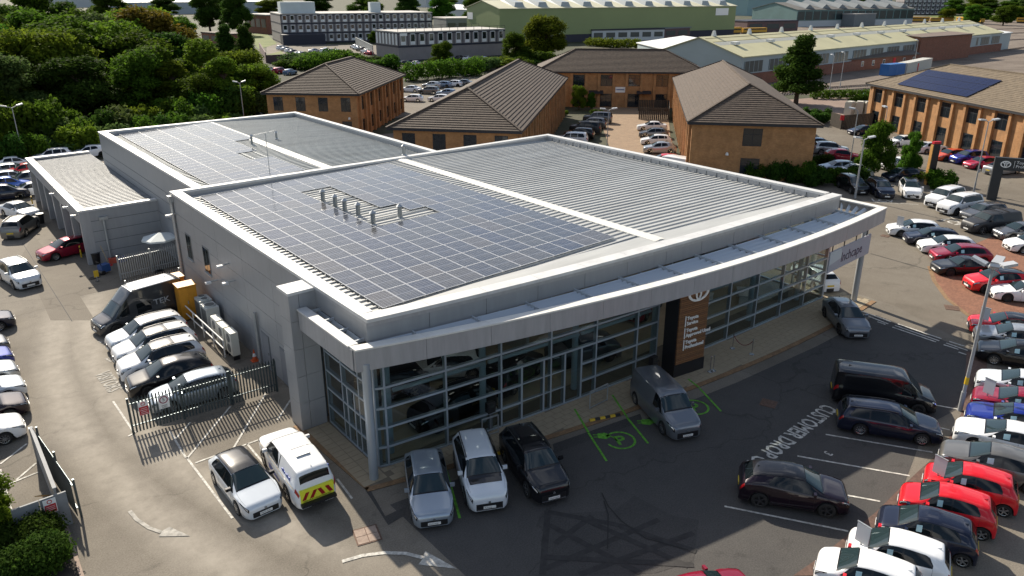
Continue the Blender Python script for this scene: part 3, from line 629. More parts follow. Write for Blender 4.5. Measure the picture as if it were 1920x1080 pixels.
sheet('grass_bank', [(101.90, 258.04), (96.26, 243.18), (100.77, 236.95), (114.13, 273.37)], .0, GRASSM)
sheet('grass_bank', [(139.74, 391.23), (158.26, 396.12), (128.50, 311.45), (110.72, 286.50), (129.46, 343.23)], .0, GRASSM)
sheet('grass_bank', [(735.45, 311.36), (841.52, 269.74), (682.61, 218.01), (630.93, 258.74)], .0, GRASSM)
# worn darker tarmac patches with a shape of their own
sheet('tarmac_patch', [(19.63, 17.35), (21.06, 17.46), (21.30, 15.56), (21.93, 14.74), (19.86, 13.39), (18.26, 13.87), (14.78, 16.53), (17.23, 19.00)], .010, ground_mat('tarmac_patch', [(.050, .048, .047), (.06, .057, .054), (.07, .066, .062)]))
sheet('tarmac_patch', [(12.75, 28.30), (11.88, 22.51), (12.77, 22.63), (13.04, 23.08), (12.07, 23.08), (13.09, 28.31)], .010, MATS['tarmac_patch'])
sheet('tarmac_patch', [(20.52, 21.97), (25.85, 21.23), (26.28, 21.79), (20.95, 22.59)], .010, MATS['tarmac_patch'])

# ---- apron in front of the showroom
FAC = [(13.55, 26.1), (17.5, 25.58), (22, 25.15), (26, 24.82), (30, 24.53), (34, 24.36), (38.8, 24.22), (43, 24.1), (48.3, 24.05)]
CAN = [(12.52, 25.6), (15.4, 24.82), (20.4, 23.72), (26.2, 22.66), (29.4, 22.22), (35.0, 21.78), (42.2, 21.62), (51.2, 22.1)]
KER = [(12.25, 25.0), (15.0, 24.25), (21.6, 22.85), (28.65, 21.9), (34.8, 21.3), (40, 21.0), (45, 20.95), (50.2, 21.3)]
def curve(P):
    xs = [p[0] for p in P]; ys = [p[1] for p in P]; c = np.polyfit(xs, ys, 3); return lambda x: float(np.polyval(c, x))
fy, cy_, ky = curve(FAC), curve(CAN), curve(KER)
xs = lin_ = [12.3 + (50.2 - 12.3) * i / 40 for i in range(41)]
inner = [(x, fy(max(x, 13.5)) + .3) for x in xs]; outer = [(x, ky(x)) for x in xs]
ap = MB()
poly = [(11.95, 31.9)] + outer + [(50.6, 27), (48.0, 27), (48.0, fy(48))] + [(x, fy(x) + .4) for x in [46, 40, 34, 28, 22, 17, 14]] + [(13.9, 31.9)]
apron = MB().prism([(p[0], p[1]) for p in poly], 0.0, .030).build('pavement', SLABJ, None, kind='structure')
slab = MB().box(-.29, .29, -.19, .19, 0, .012).mesh('slab', SLAB); slab2 = MB().box(-.14, .14, -.19, .19, 0, .012).mesh('slab', SLAB)
def lay(x0, x1, y0, y1, lo, hi):
    """one slab, cut to the kerb and the glass line where it meets them"""
    a_, b_ = max(y0, lo(x0)), max(y0, lo(x1)); c_, d_ = min(y1, hi(x1)), min(y1, hi(x0))
    if min(c_ - b_, d_ - a_) < .07: return
    mx0, my0 = (x0 + x1) / 2, (y0 + y1) / 2
    if a_ == b_ == y0 and c_ == d_ == y1 and abs(x1 - x0 - .58) < 1e-6: me = slab
    else: me = MB().prism([(x0 - mx0, a_ - my0), (x1 - mx0, b_ - my0), (x1 - mx0, c_ - my0), (x0 - mx0, d_ - my0)], 0, .012).mesh('slab', SLAB)
    obj('paving_slab', me, apron, (mx0, my0, .031))
for j in range(16):
    y = 20.9 + j * .4
    for i in range(64):
        x = 13.55 + i * .6 + (.3 if j % 2 else 0)
        if x < 49.6: lay(x, x + .58, y, y + .38, lambda q: ky(q) + .335, lambda q: fy(min(q, 48.2)) - .07 if q < 48.3 else 26.5)
for j in range(16):
    for i in range(2): lay(12.32 + i * .6 - (j % 2) * .0, 12.32 + i * .6 + (.58 if i == 0 else .55), 25.3 + j * .4, 25.3 + j * .4 + .38, lambda q: ky(q) + .335, lambda q: 31.15)
eb = MB()
for a, b in zip(outer[:-1], outer[1:]): eb.add([(a[0], a[1], .034), (b[0], b[1], .034), (b[0], b[1] + .32, .034), (a[0], a[1] + .32, .034), (a[0], a[1], 0), (b[0], b[1], 0)], [(0, 1, 2, 3), (0, 4, 5, 1)])
eb.add([(11.95, 31.9, .034), (12.3, 25.02, .034), (12.62, 25.3, .034), (12.27, 31.9, .034), (11.95, 31.9, 0), (12.3, 25.02, 0)], [(0, 1, 2, 3), (0, 4, 5, 1)])
eb.build('kerb', EDGE, apron)

# ---- red block strip under the display rows (real raised kerb edge)
arc = [(60.55, 22.12), (57.50, 20.44), (54.71, 18.43), (52.69, 16.26), (51.81, 14.79)]
sheet('block_paving', arc + [(52.99, 10.99), (66.23, 14.48), (73.88, 21.94), (66.59, 22.21)], .012, BLOCK)
def strip(name, pts, w_, z, m, parent=None, **k):
    mb = MB(); P = [Vector((p[0], p[1])) for p in pts]; n = len(P); vs = []
    for i, p in enumerate(P):
        d = Vector((0, 0))
        if i: d += (p - P[i - 1]).normalized()
        if i < n - 1: d += (P[i + 1] - p).normalized()
        d.normalize(); q = Vector((-d.y, d.x)) * w_ / 2; vs += [(*(p - q), z), (*(p + q), z)]
    return mb.add(vs, [(2 * i, 2 * i + 2, 2 * i + 3, 2 * i + 1) for i in range(n - 1)]).build(name, m, parent, **k)
strip('kerb', arc, .3, .016, EDGE, kind='structure')
sheet('block_paving', [(39.61, 11.47), (36.33, 10.83), (34.52, 10.57), (32.39, 10.54), (30.04, 10.47), (28.09, 10.38), (25.83, 10.41), (23.53, 10.47), (22.10, 10.57), (23.22, 9.65), (24.92, 9.72), (27.39, 9.67), (29.45, 9.49), (31.45, 9.47), (33.87, 9.49), (36.12, 9.55), (38.00, 9.77), (47.79, 13.33), (46.84, 14.10)], .014, mat('red_strip', (.125, .075, .058), .9, var=.4, vscale=5))

# ---- painted markings
def line(p, q, w_=.1, m=None, z=.018): return strip('road_marking', [p, q], w_, z, m or WLINE, kind='structure')
z = .018
for a, b in [((31.86, 14.75), (34.34, 10.78)), ((29.14, 14.63), (31.65, 10.63)), ((28.13, 11.75), (28.86, 10.60)), ((23.46, 14.59), (26.01, 10.51)), ((38.64, 13.09), (39.38, 11.67)), ((36.82, 11.48), (36.98, 11.09))]: line(a, b)
# hatch in front of the yard gate
for a, b in [((6.99, 32.44), (10.23, 35.81)), ((8.40, 31.19), (12.28, 36.06)), ((11.59, 32.97), (13.38, 34.95)), ((7.11, 34.50), (8.11, 35.54)), ((5.36, 36.17), (5.85, 36.38)), ((5.60, 40.27), (5.67, 36.28)), ((7.07, 35.38), (6.98, 32.56)), ((7.01, 32.53), (7.13, 26.93)), ((7.19, 31.85), (10.15, 31.85)), ((9.61, 31.88), (9.61, 27.01)), ((11.69, 26.63), (11.55, 24.97))]: line(a, b, .1)
for a, b in [((0.22, 37.42), (1.43, 38.55)), ((0.61, 35.56), (1.52, 36.47)), ((0.09, 35.40), (1.48, 35.61)), ((0.16, 36.94), (0.14, 33.36))]: line(a, b, .1)
# double give-way bars at the right
for k, (a, b) in enumerate([((47.84, 21.12), (47.64, 19.04)), ((47.43, 20.77), (47.17, 18.99)), ((46.96, 19.59), (46.95, 19.06)), ((47.66, 18.60), (47.53, 15.82)), ((47.27, 18.59), (47.11, 15.78)), ((46.89, 18.58), (46.79, 15.84)), ((47.51, 15.35), (47.52, 14.49)), ((47.12, 15.38), (47.05, 14.12)), ((46.76, 15.38), (46.78, 14.53)), ((46.39, 14.38), (46.39, 13.93))]): line(a, b, .13)
# row lines beyond
for a, b in [((77.00, 27.50), (74.89, 25.32)), ((73.09, 23.19), (73.75, 22.25)), ((74.70, 35.43), (75.18, 33.71)), ((75.99, 34.11), (78.64, 30.90))]: line(a, b, .1)
# green EV bays: two lines each, pairs on asphalt and slabs
for a, b, q in [((23.95, 24.22), (22.96, 22.20), .05), ((22.96, 22.20), (21.95, 19.99), .02), ((26.51, 23.97), (25.48, 21.98), .05), ((25.48, 21.98), (24.53, 19.73), .02), ((31.08, 22.52), (30.77, 21.54), .05), ((30.76, 21.47), (29.68, 19.29), .02), ((16.36, 25.25), (14.38, 21.02), .02)]:
    line(a, b, .11, GLINE, q)
# EV plug symbols: ring + P
def ring_mark(c, r, w_, a0, a1, m, z=.02, n=26, tilt=0):
    return strip('road_marking', [(c[0] + r * math.cos(R(a0 + (a1 - a0) * i / n)), c[1] + r * math.sin(R(a0 + (a1 - a0) * i / n))) for i in range(n + 1)], w_, z, m, kind='structure')
def ground_text(s, size, p, direction, m, sx=1.0, z=.02):
    x = Vector((direction[0], direction[1], 0)).normalized(); y = Vector((-x.y, x.x, 0))
    t_ = text('road_marking', s, size, m, frame((p[0], p[1], z), x, y), None, ext=0, sx=sx, bold=.022 * size); t_['kind'] = 'structure'; return t_
UPV = (Vector((22.96, 22.20)) - Vector((21.95, 19.99))).normalized(); RGV = Vector((UPV.y, -UPV.x))
for c in ((23.70, 20.76), (28.96, 20.42)):
    rgt, up = RGV, UPV
    ring_mark(c, .70, .11, -190, 115, GLINE)
    ground_text('P', 1.05, (c[0] - .27 * rgt.x - .36 * up.x, c[1] - .27 * rgt.y - .36 * up.y), rgt, GLINE)
for c in ((23.33, 21.54), (25.94, 21.03)):
    # plug: body and two pins
    rgt = Vector((.78, -.62)); up = Vector((.62, .78)); q = lambda a, b: (c[0] + rgt.x * a + up.x * b, c[1] + rgt.y * a + up.y * b)
    sheet('road_marking', [q(-.28, -.2), q(.1, -.28), q(.32, -.1), q(.32, .1), q(.1, .28), q(-.28, .2)], .02, GLINE)
    strip('road_marking', [q(-.28, .1), q(-.5, .1)], .07, .02, GLINE, kind='structure'); strip('road_marking', [q(-.28, -.1), q(-.5, -.1)], .07, .02, GLINE, kind='structure')
    strip('road_marking', [q(.3, 0), q(.5, -.15), q(.62, -.45)], .08, .02, GLINE, kind='structure')
# lettering on the ground: reads from the bays' side
ct0, ct1 = Vector((34.48, 16.34)), Vector((27.99, 15.95)); dr = (ct1 - ct0)
_m = text_mesh('CUSTOMER DROP', 1.0); _w = max(v.co.x for v in _m.vertices); D.meshes.remove(_m)
ground_text('CUSTOMER DROP OFF', 1.15, ct0, dr, WLINE, sx=dr.length / _w / 1.15)
ground_text('3', .55, (30.56, 14.02), dr, WLINE)
ground_text('VISITORS', 1.1, (5.52, 44.12), (Vector((5.69, 40.20)) - Vector((5.52, 44.12))), WLINE_F, sx=.62)
ground_text('25', .8, (6.41, 45.94), (.2, -1), WLINE_F); ground_text('24', .8, (6.64, 48.71), (.2, -1), WLINE_F)
ground_text('LCV', 1.5, (76.23, 34.45), (Vector((77.91, 32.28)) - Vector((76.23, 34.45))), WLINE, sx=.8)
ground_text('LCV', 1.5, (74.76, 27.22), (Vector((73.86, 25.29)) - Vector((74.76, 27.22))), WLINE, sx=.8)
# curved arrows
def arrow(pts, w_, head, m):
    strip('road_marking', pts, w_, .02, m, kind='structure'); sheet('road_marking', head, .02, m)
arrow([(9.46, 21.82), (10.23, 21.61), (10.94, 21.22), (11.56, 20.67), (11.95, 20.06)], .17, [(11.82, 19.94), (11.62, 19.85), (12.63, 18.74), (12.22, 20.29)], WLINE)
arrow([(3.97, 30.11), (4.05, 29.35), (4.31, 28.47), (4.61, 27.90)], .16, [(4.45, 27.70), (5.43, 26.94), (4.97, 28.02), (4.68, 27.96)], WLINE_F)
# erased box hatching: dark lines
HATCH = mat('tar_line', (.034, .032, .031), .85, var=.4, vscale=3)
for kz, (a, b) in enumerate([((17.46, 19.03), (14.92, 16.49)), ((17.46, 19.03), (19.14, 16.59)), ((16.39, 17.43), (18.70, 17.67)), ((15.15, 16.65), (20.66, 15.78)), ((15.97, 15.63), (21.11, 14.37)), ((16.96, 18.37), (17.80, 14.25)), ((18.23, 17.97), (19.47, 13.34)), ((19.14, 16.59), (20.33, 13.64)), ((15.58, 17.14), (19.67, 13.25))]): line(a, b, .26, HATCH, .0125 + kz * .0015)
for kz, P in enumerate(([(20.09, 18.48), (19.66, 17.68), (19.40, 16.68), (19.38, 15.38), (20.16, 13.89)], [(19.77, 18.04), (19.29, 17.33), (17.78, 15.91)])): strip('tarmac_crack', P, .05, .028 + kz * .002, mat('crack_dark', (.025, .024, .023), .9), kind='structure')
strip('drain_channel', [(59.96, 26.55), (59.65, 21.62)], .09, .016, HATCH, kind='structure')
strip('tarmac_crack', [(6.01, 74.19), (6.00, 53.13)], .05, .012, HATCH, kind='structure')
# drain covers: framed plates with recessed joint
IRON = mat('rusty_iron', (.14, .085, .06), .8, metal=.2, var=.4, vscale=8); SLABC = mat('cover_concrete', (.33, .25, .20), .9, var=.3, vscale=5)
for c, a, s, m, lb in [((10.93, 22.54), -15, 1.0, SLABC, 'pale concrete drain cover in the sunlit tarmac'), ((32.29, 18.20), 20, .8, IRON, 'rusty drain cover near the customer drop off lettering'), ((53.20, 17.47), 30, .9, IRON, 'rusty drain cover near the curved red block paving'), ((65.64, 28.04), 10, .7, IRON, 'dark drain cover beside the white hatchback')]:
    o = thing('drain_cover', lb, 'drain cover', (c[0], c[1], .008), R(a)); MB().box(-s / 2, s / 2, -s / 2, s / 2, 0, .012).build('frame', IRON, o)
    for i in range(2):
        for j in range(2): MB().box(-s * .44 + i * s * .45, -s * .02 + i * s * .45, -s * .44 + j * s * .45, -s * .02 + j * s * .45, .012, .02).build('plate', m, o)

# ------------------------------------------------------------------ car showroom
B = thing('car_showroom', 'large grey metal clad car showroom with curved glass front and canopy', 'showroom', (13.5, 26.2, 0))
def bp(mb, name, m, **k):       # part of the showroom given in world coordinates
    mb.v = [(x - 13.5, y - 26.2, z) for x, y, z in mb.v]; return mb.build(name, m, B, **k)
def sub(mb, name, m, par, **k):
    mb.v = [(x - 13.5, y - 26.2, z) for x, y, z in mb.v]; return mb.build(name, m, par, **k)
XL, XR, YB, ZP = 13.47, 48.4, 53.8, 7.45
RX0, RX1, RYB = 15.0, 35.5, 82.8
# -- left wall: core plus individual cladding panels
core = bp(MB().box(XL + .06, XL + .3, 31.7, YB, 0, ZP - .15), 'wall', CLAD_D)
ny, nz = 5, 6; y0, y1 = 32.42, YB; dy = (y1 - y0) / ny; zs = [0, 1.2, 2.4, 3.6, 4.8, 6.0, 7.22]
for i in range(ny):
    for j in range(nz): sub(MB().box(XL, XL + .06, y0 + i * dy + .009, y0 + (i + 1) * dy - .009, zs[j] + .009, zs[j + 1] - .009), 'cladding_panel', CLAD, core)
bp(MB().box(XL + .3, XR - .02, YB - .3, YB - .02, 0, ZP - .15), 'wall', CLAD)
bp(MB().box(XR - .3, XR - .02, 30.0, YB - .3, 0, ZP - .15), 'wall', CLAD)
# -- rear workshop block
bp(MB().box(RX0, RX0 + .25, YB - .02, RYB, 0, ZP - .15), 'wall', CLAD)
bp(MB().box(RX1 - .25, RX1, YB - .02, RYB, 0, ZP - .15), 'wall', CLAD)
bp(MB().box(RX0 + .25, RX1 - .25, RYB - .25, RYB, 0, ZP - .15), 'wall', CLAD)
# horizontal trims on the rear left wall
for zz in (1.4, 3.4, 4.75, 5.6): bp(MB().box(RX0 - .015, RX0 + .002, YB + .1, RYB - .1, zz, zz + .03), 'cladding_trim', CLAD_D)
# -- parapet copings (white) : butt-jointed lengths, each proud of the wall
def coping(x0, x1, y0, y1, z0=ZP - .16, z1=ZP): return bp(MB().box(x0, x1, y0, y1, z0, z1), 'coping', WHITE)
CW = .62
seg = 4
for k in range(seg):
    a = 26.15 + CW + (YB - CW - 26.15 - CW) * k / seg; b = 26.15 + CW + (YB - CW - 26.15 - CW) * (k + 1) / seg
    coping(XL - .06, XL + CW, a + .006, b - .006)
for k in range(6):
    a = XL - .06 + (XR + .06 - XL + .06) * k / 6; b = XL - .06 + (XR + .12 - XL) * (k + 1) / 6
    coping(a + .006, b - .006, YB - CW * .75, YB + .04)
for k in range(4):
    a = 24.9 + (YB - CW * .75 - 24.9) * k / 4; b = 24.9 + (YB - CW * .75 - 24.9) * (k + 1) / 4
    coping(XR - .5, XR + .06, a + .006, b - .006)
for k in range(4):
    a = YB + .06 + (RYB - CW - YB - .06) * k / 4; b = YB + .06 + (RYB - CW - YB - .06) * (k + 1) / 4
    coping(RX0 - .05, RX0 + CW, a, b - .01); coping(RX1 - .45, RX1 + .05, a, b - .01)
for k in range(3):
    a = RX0 - .05 + (RX1 - RX0 + .1) * k / 3; b = RX0 - .05 + (RX1 - RX0 + .1) * (k + 1) / 3
    coping(a, b - .01, RYB - CW + .01, RYB + .05)
# parapet inner upstands with standing seams
ups = bp(MB().box(XR - .52, XR - .44, 24.8, YB - .4, 6.9, ZP - .16), 'parapet', CLAD)
for k in range(30):
    y = 25.3 + k * .94
    sub(MB().box(XR - .56, XR - .52, y - .02, y + .02, 6.9, ZP - .17), 'seam', CLAD_D, ups)
bp(MB().box(XL + .3, XR - .52, YB - .42, YB - .34, 6.85, ZP - .16), 'parapet', CLAD)
bp(MB().box(XL + CW - .08, XL + CW - .02, 26.6, YB - .4, 6.85, ZP - .16), 'parapet', CLAD)
for a, b, c, d in ((RX0 + CW - .06, RX0 + CW - .02, YB + .05, RYB - .6), (RX1 - .46, RX1 - .40, YB + .05, RYB - .6), (RX0 + CW, RX1 - .46, RYB - .62, RYB - .56)): bp(MB().box(a, b, c, d, 6.85, ZP - .16), 'parapet', CLAD)
# front curved coping + curved upstand panels
xf = [XL - .06 + (XR + .06 - XL + .06) * i / 12 for i in range(13)]
for a, b in zip(xf[:-1], xf[1:]):
    mb = MB(); n = 3
    for i in range(n):
        p, q = a + .006 + (b - a - .012) * i / n, a + .006 + (b - a - .012) * (i + 1) / n
        mb.prism([(p, fy(p) - .05), (q, fy(q) - .05), (q, fy(q) + .66), (p, fy(p) + .66)], ZP - .16, ZP)
    bp(mb, 'coping', WHITE)
    mb = MB()
    for i in range(n):
        p, q = a + .012 + (b - a - .024) * i / n, a + .012 + (b - a - .024) * (i + 1) / n
        mb.prism([(p, fy(p) + .06), (q, fy(q) + .06), (q, fy(q) + .14), (p, fy(p) + .14)], 6.3, ZP - .34)
    bp(mb, 'parapet_panel', CLAD)
    mb = MB(); [mb.prism([(p, fy(p) + .03), (q, fy(q) + .03), (q, fy(q) + .2), (p, fy(p) + .2)], ZP - .36, ZP - .16) for p, q in ((a, (a + b) / 2), ((a + b) / 2, b))]
    bp(mb, 'gutter_trim', FASCIA)
bp(MB().box(XL, XL + .12, 26.25, 31.7, 6.3, ZP - .34), 'parapet_panel', CLAD); bp(MB().box(XL - .03, XL + .12, 26.25, 32.4, ZP - .34, ZP - .16), 'gutter_trim', FASCIA)
# -- ribbed roof sheets
RZ0, RZR, RDX = 6.93, 7.24, 31.6           # eaves height, ridge height, ridge x
def ribbed(x0, z0, x1, z1, y0, y1, m, name, pitch=.5, rh=.07):
    mb = MB(); y = y0
    while y < y1 - 1e-3:
        prof = [(y, 0), (y + pitch * .55, 0), (y + pitch * .62, rh), (y + pitch * .86, rh), (y + pitch * .93, 0), (min(y + pitch, y1), 0)]
        for (ya, ha), (yb, hb) in zip(prof[:-1], prof[1:]):
            yb = min(yb, y1)
            if yb <= ya: continue
            X0, X1 = (x0(ya) if callable(x0) else x0), x1
            mb.quad((x0, ya, z0 + ha), (x1, ya, z1 + ha), (x1, yb, z1 + hb), (x0, yb, z0 + hb))
        y += pitch
    return bp(mb, name, m)
ribbed(XL + CW - .03, RZ0, RDX, RZR, 26.7, YB - .4, ROOFM, 'roof_sheet')
ribbed(RDX, RZR, XR - .5, RZ0, 25.0, YB - .4, ROOFM, 'roof_sheet')
RZX = 25.5
ribbed(RX0 + CW - .03, RZ0, RZX, RZR, YB + .06, RYB - .6, ROOFG, 'roof_sheet', .5, .08)
ribbed(RZX, RZR, RX1 - .44, RZ0, YB + .06, RYB - .6, ROOFG, 'roof_sheet', .5, .08)
for (x, ya, yb) in ((RDX, 25.6, YB - .4), (RZX, YB + .06, RYB - .6)):
    mb = MB(); mb.add([(x - .42, ya, RZR + .085), (x, ya, RZR + .135), (x + .42, ya, RZR + .085), (x - .42, yb, RZR + .085), (x, yb, RZR + .135), (x + .42, yb, RZR + .085), (x - .42, ya, RZR), (x + .42, ya, RZR), (x - .42, yb, RZR), (x + .42, yb, RZR)], [(0, 1, 4, 3), (1, 2, 5, 4), (0, 3, 8, 6), (2, 7, 9, 5), (0, 6, 7, 2, 1), (3, 4, 5, 9, 8)])
    bp(mb, 'ridge_cap', mat('ridge_cream', (.66, .65, .60), .5, var=.08, vscale=.7))
# smooth apron flashing between ribs and the curved coping
mb = MB()
for i in range(24):
    p, q = XL + .5 + (XR - 1.0 - XL) * i / 24, XL + .5 + (XR - 1.0 - XL) * (i + 1) / 24
    zz = lambda x: (RZ0 + (RZR - RZ0) * min(1, (x - XL) / (RDX - XL)) if x < RDX else RZR + (RZ0 - RZR) * (x - RDX) / (XR - RDX)) + .082
    mb.quad((p, fy(p) + .6, zz(p)), (q, fy(q) + .6, zz(q)), (q, 27.1 - .05 * i * 0 - max(0, (q - 20)) * .055 + .2, zz(q)), (p, 27.1 - max(0, (p - 20)) * .055 + .2, zz(p)))
bp(mb, 'roof_flashing', ROOFM)
# -- left low service wing with open bays
SX0, SY0, SY1, SZ = 9.24, 64.35, 89.8, 4.45
bp(MB().box(SX0 + .7, RX0, SY0, SY0 + .25, 0, SZ - .15), 'wall', CLAD)
pan = bp(MB().box(SX0, SX0 + .7, SY0, SY0 + .5, 0, SZ - .15), 'pillar', FASCIA)
for j, zz in enumerate((0.9, 1.75, 2.6, 3.45)): bp(MB().box(SX0 + .72, RX0 - .05, SY0 - .012, SY0 + .002, zz, zz + .03), 'cladding_trim', CLAD_D)
bp(MB().box(SX0 + .25, RX0, SY1 - .25, SY1, 0, SZ - .15), 'wall', CLAD)
bp(MB().box(SX0, SX0 + .25, SY0 + .5, SY1, 3.35, SZ - .15), 'lintel', CLAD)
for k in range(1, 7): bp(MB().box(SX0, SX0 + .45, SY0 + k * 4.1, SY0 + k * 4.1 + .55, 0, 3.35), 'pillar', FASCIA)
bp(MB().box(RX0 - .5, RX0 - .3, SY0 + .3, SY1 - .3, 0, 3.4), 'wall', mat('workshop_wall', (.35, .35, .34), .8))
bp(MB().box(SX0 + .3, RX0 - .55, SY0 + .3, SY1 - .3, .004, .02), 'floor', mat('workshop_floor', (.18, .18, .18), .5))
SW = .5
for k in range(4):
    a = SY0 + SW + (SY1 - SY0 - 2 * SW) * k / 4; b = SY0 + SW + (SY1 - SY0 - 2 * SW) * (k + 1) / 4
    coping(SX0 - .06, SX0 + SW, a, b - .01, SZ - .15, SZ)
coping(SX0 - .06, RX0 - .02, SY0 - .06, SY0 + SW - .01, SZ - .15, SZ); coping(SX0 - .06, RX0 - .02, SY1 - SW + .01, SY1 + .05, SZ - .15, SZ)
ribbed(SX0 + SW - .02, 4.12, RX0 - .02, 4.22, SY0 + SW - .05, SY1 - SW, ROOFA, 'roof_sheet', .5, .05)
# -- wing wall pylon beside the glazing (panelled)
WY0, WY1, WX0, WX1 = 31.2, 32.4, 12.15, 13.6
py = bp(MB().box(WX0 + .05, WX1 - .14, WY0 + .05, WY1 - .05, 0, 7.2), 'pylon_wall', CLAD_D)
zz = [.02, 1.5, 2.95, 4.4, 5.85, 7.18]
for a, b in zip(zz[:-1], zz[1:]):
    sub(MB().box(WX0, WX0 + .48, WY0, WY0 + .05, a + .008, b - .008), 'cladding_panel', CLAD, py); sub(MB().box(WX0 + .5, WX1 - .13, WY0, WY0 + .05, a + .008, b - .008), 'cladding_panel', CLAD, py)
    sub(MB().box(WX0 - .002, WX0 + .05, WY0 + .052, WY1 - .005, a + .008, b - .008), 'cladding_panel', CLAD, py)
sub(MB().box(WX0 - .04, WX1 - .1, WY0 - .04, WY1 + .04, 7.2, 7.34), 'coping', WHITE, py)

# -- canopy: fascia panels, white top capping, louvre blades, brackets
ZC0, ZC1 = 5.45, 6.42
xc = [CAN[0][0] + (CAN[-1][0] - CAN[0][0]) * i / 13 for i in range(14)]
for a, b in zip(xc[:-1], xc[1:]):
    n = 3; mb = MB(); mc = MB()
    for i in range(n):
        p, q = a + .008 + (b - a - .016) * i / n, a + .008 + (b - a - .016) * (i + 1) / n
        mb.prism([(p, cy_(p)), (q, cy_(q)), (q, cy_(q) + .14), (p, cy_(p) + .14)], ZC0, ZC1)
        p2, q2 = (p if i else p - .004), (q if i < n - 1 else q + .004)
        mc.prism([(p2, cy_(p2) - .04), (q2, cy_(q2) - .04), (q2, cy_(q2) + .48), (p2, cy_(p2) + .48)], ZC1 + .003, ZC1 + .083)
    bp(mb, 'fascia_panel', FASCIA); bp(mc, 'coping', mat('canopy_white', (.70, .69, .65), .5, var=.12, vscale=1.2))
for a, b in ((25.8, 28.4), (28.4, 31.1)):
    bp(MB().box(12.5, 12.64, a + .008, b - .008, ZC0, ZC1), 'fascia_panel', FASCIA)
bp(MB().box(12.46, 12.95, 26.1, 31.15, ZC1 + .003, ZC1 + .083), 'coping', WHITE)
bp(MB().box(51.06, 51.2, 22.3, 25.6, ZC0 + .3, ZC1), 'fascia_panel', FASCIA); bp(MB().box(50.7, 51.24, 22.55, 25.6, ZC1 + .003, ZC1 + .083), 'coping', MATS['canopy_white'])
bp(MB().box(48.5, 51.2, 25.5, 25.64, ZC0 + .3, ZC1), 'fascia_panel', FASCIA); bp(MB().box(48.45, 51.2, 25.45, 25.8, ZC1 + .003, ZC1 + .083), 'coping', MATS['canopy_white'])
# louvres
for f in (.16, .36, .56, .76):
    for a, b in zip(xc[:-1], xc[1:]):
        p, q = max(a, 13.4) + .06, min(b, 50.6) - .06
        def yy(x): c0 = cy_(x) + .48; c1 = (fy(min(x, 48.3)) + .03) if x < 48.3 else 25.4; return c0 + (c1 - c0) * (1 - f), c1 - c0
        (ya, wa), (yb, wb_) = yy(p), yy(q)
        if min(wa, wb_) < .2: continue
        if wa < .55 and f in (.36, .76): continue
        d_ = .06 if wa < 1.1 else .085
        bp(MB().add([(p, ya - d_, 6.2), (q, yb - d_, 6.2), (q, yb + d_, 6.35), (p, ya + d_, 6.35), (p, ya - d_, 6.16), (q, yb - d_, 6.16), (q, yb + d_, 6.31), (p, ya + d_, 6.31)], [(0, 1, 2, 3), (7, 6, 5, 4), (0, 4, 5, 1), (2, 6, 7, 3), (0, 3, 7, 4), (1, 5, 6, 2)]), 'louvre_blade', LOUV)
for x in xc[1:-1]: bp(MB().bar((x, cy_(x) + .4, 6.33), (x, (fy(x) + .06) if x < 48.3 else 25.5, 6.33), .07, .16), 'canopy_bracket', LOUV)
for y in (26.6, 28.0, 29.4, 30.8):
    bp(MB().bar((12.9, y, 6.33), (13.5, y, 6.33), .07, .14), 'canopy_bracket', LOUV)
    if y < 30: 
        for xx in (13.05, 13.32): bp(MB().add([(xx - .1, y + .06, 6.18), (xx + .06, y + .06, 6.36), (xx + .06, y + 1.3, 6.36), (xx - .1, y + 1.3, 6.18)], [(0, 1, 2, 3), (3, 2, 1, 0)]), 'louvre_blade', LOUV)
# columns under the canopy
bp(MB().cyl((12.98, 25.62, .03), (12.98, 25.62, ZC0 + .3), .2, n=24), 'column', ALU, angle=40)
bp(MB().cyl((49.15, 22.35, .03), (49.15, 22.35, ZC0 + .3), .2, n=24), 'column', STEELW, angle=40)

# -- glazing
GLASS = glass_mat('showroom_glass', (.70, .75, .75), 1.0)
TOT = (30.3, 33.2)        # gap for the entrance sign
mx_ = [14.0, 17.0, 20.0, 23.0, 26.0, 29.0, 30.6]; mx2 = [34.2, 37.0, 39.8, 42.6, 45.4, 47.9]
TR = [.06, 1.02, 2.02, 3.02, 4.05, 5.1]; ZT = 6.28
def pane(p, q, z0, z1, name='window_pane'):
    a = Vector((p[0], p[1])); b = Vector((q[0], q[1])); d = (b - a).normalized(); n = Vector((-d.y, d.x)) * .012
    a = a + d * .04; b = b - d * .04
    return bp(MB().prism([tuple(a - n), tuple(b - n), tuple(b + n), tuple(a + n)], z0, z1), name, GLASS)
def mullion(p, z0, z1, ang=0, w_=.09, dep=.2):
    c, s = math.cos(ang), math.sin(ang); pts = [(-w_ / 2, -.02), (w_ / 2, -.02), (w_ / 2, dep), (-w_ / 2, dep)]
    return bp(MB().prism([(p[0] + c * x - s * y, p[1] + s * x + c * y) for x, y in pts], z0, z1), 'mullion', ALU)
def transom(p, q, z, h=.09, out=.05, name='transom'):
    a = Vector((p[0], p[1])); b = Vector((q[0], q[1])); d = (b - a).normalized(); n = Vector((-d.y, d.x)); a = a + d * .046; b = b - d * .046
    return bp(MB().prism([tuple(a - n * out), tuple(b - n * out), tuple(b + n * .15), tuple(a + n * .15)], z - h / 2, z + h / 2), name, ALU)
def glaze(P):
    for p in P: mullion(p, .03, ZT)
    for p, q in zip(P[:-1], P[1:]):
        for k, zt in enumerate(TR):
            transom(p, q, zt); z1 = (TR + [ZT])[k + 1]
            pane(p, q, zt + .046, z1 - (.046 if k < 5 else 0))
GP = [(x, fy(x)) for x in mx_]
for p in GP: mullion(p, .03, ZT)
DOOR = (20.9, 24.9)
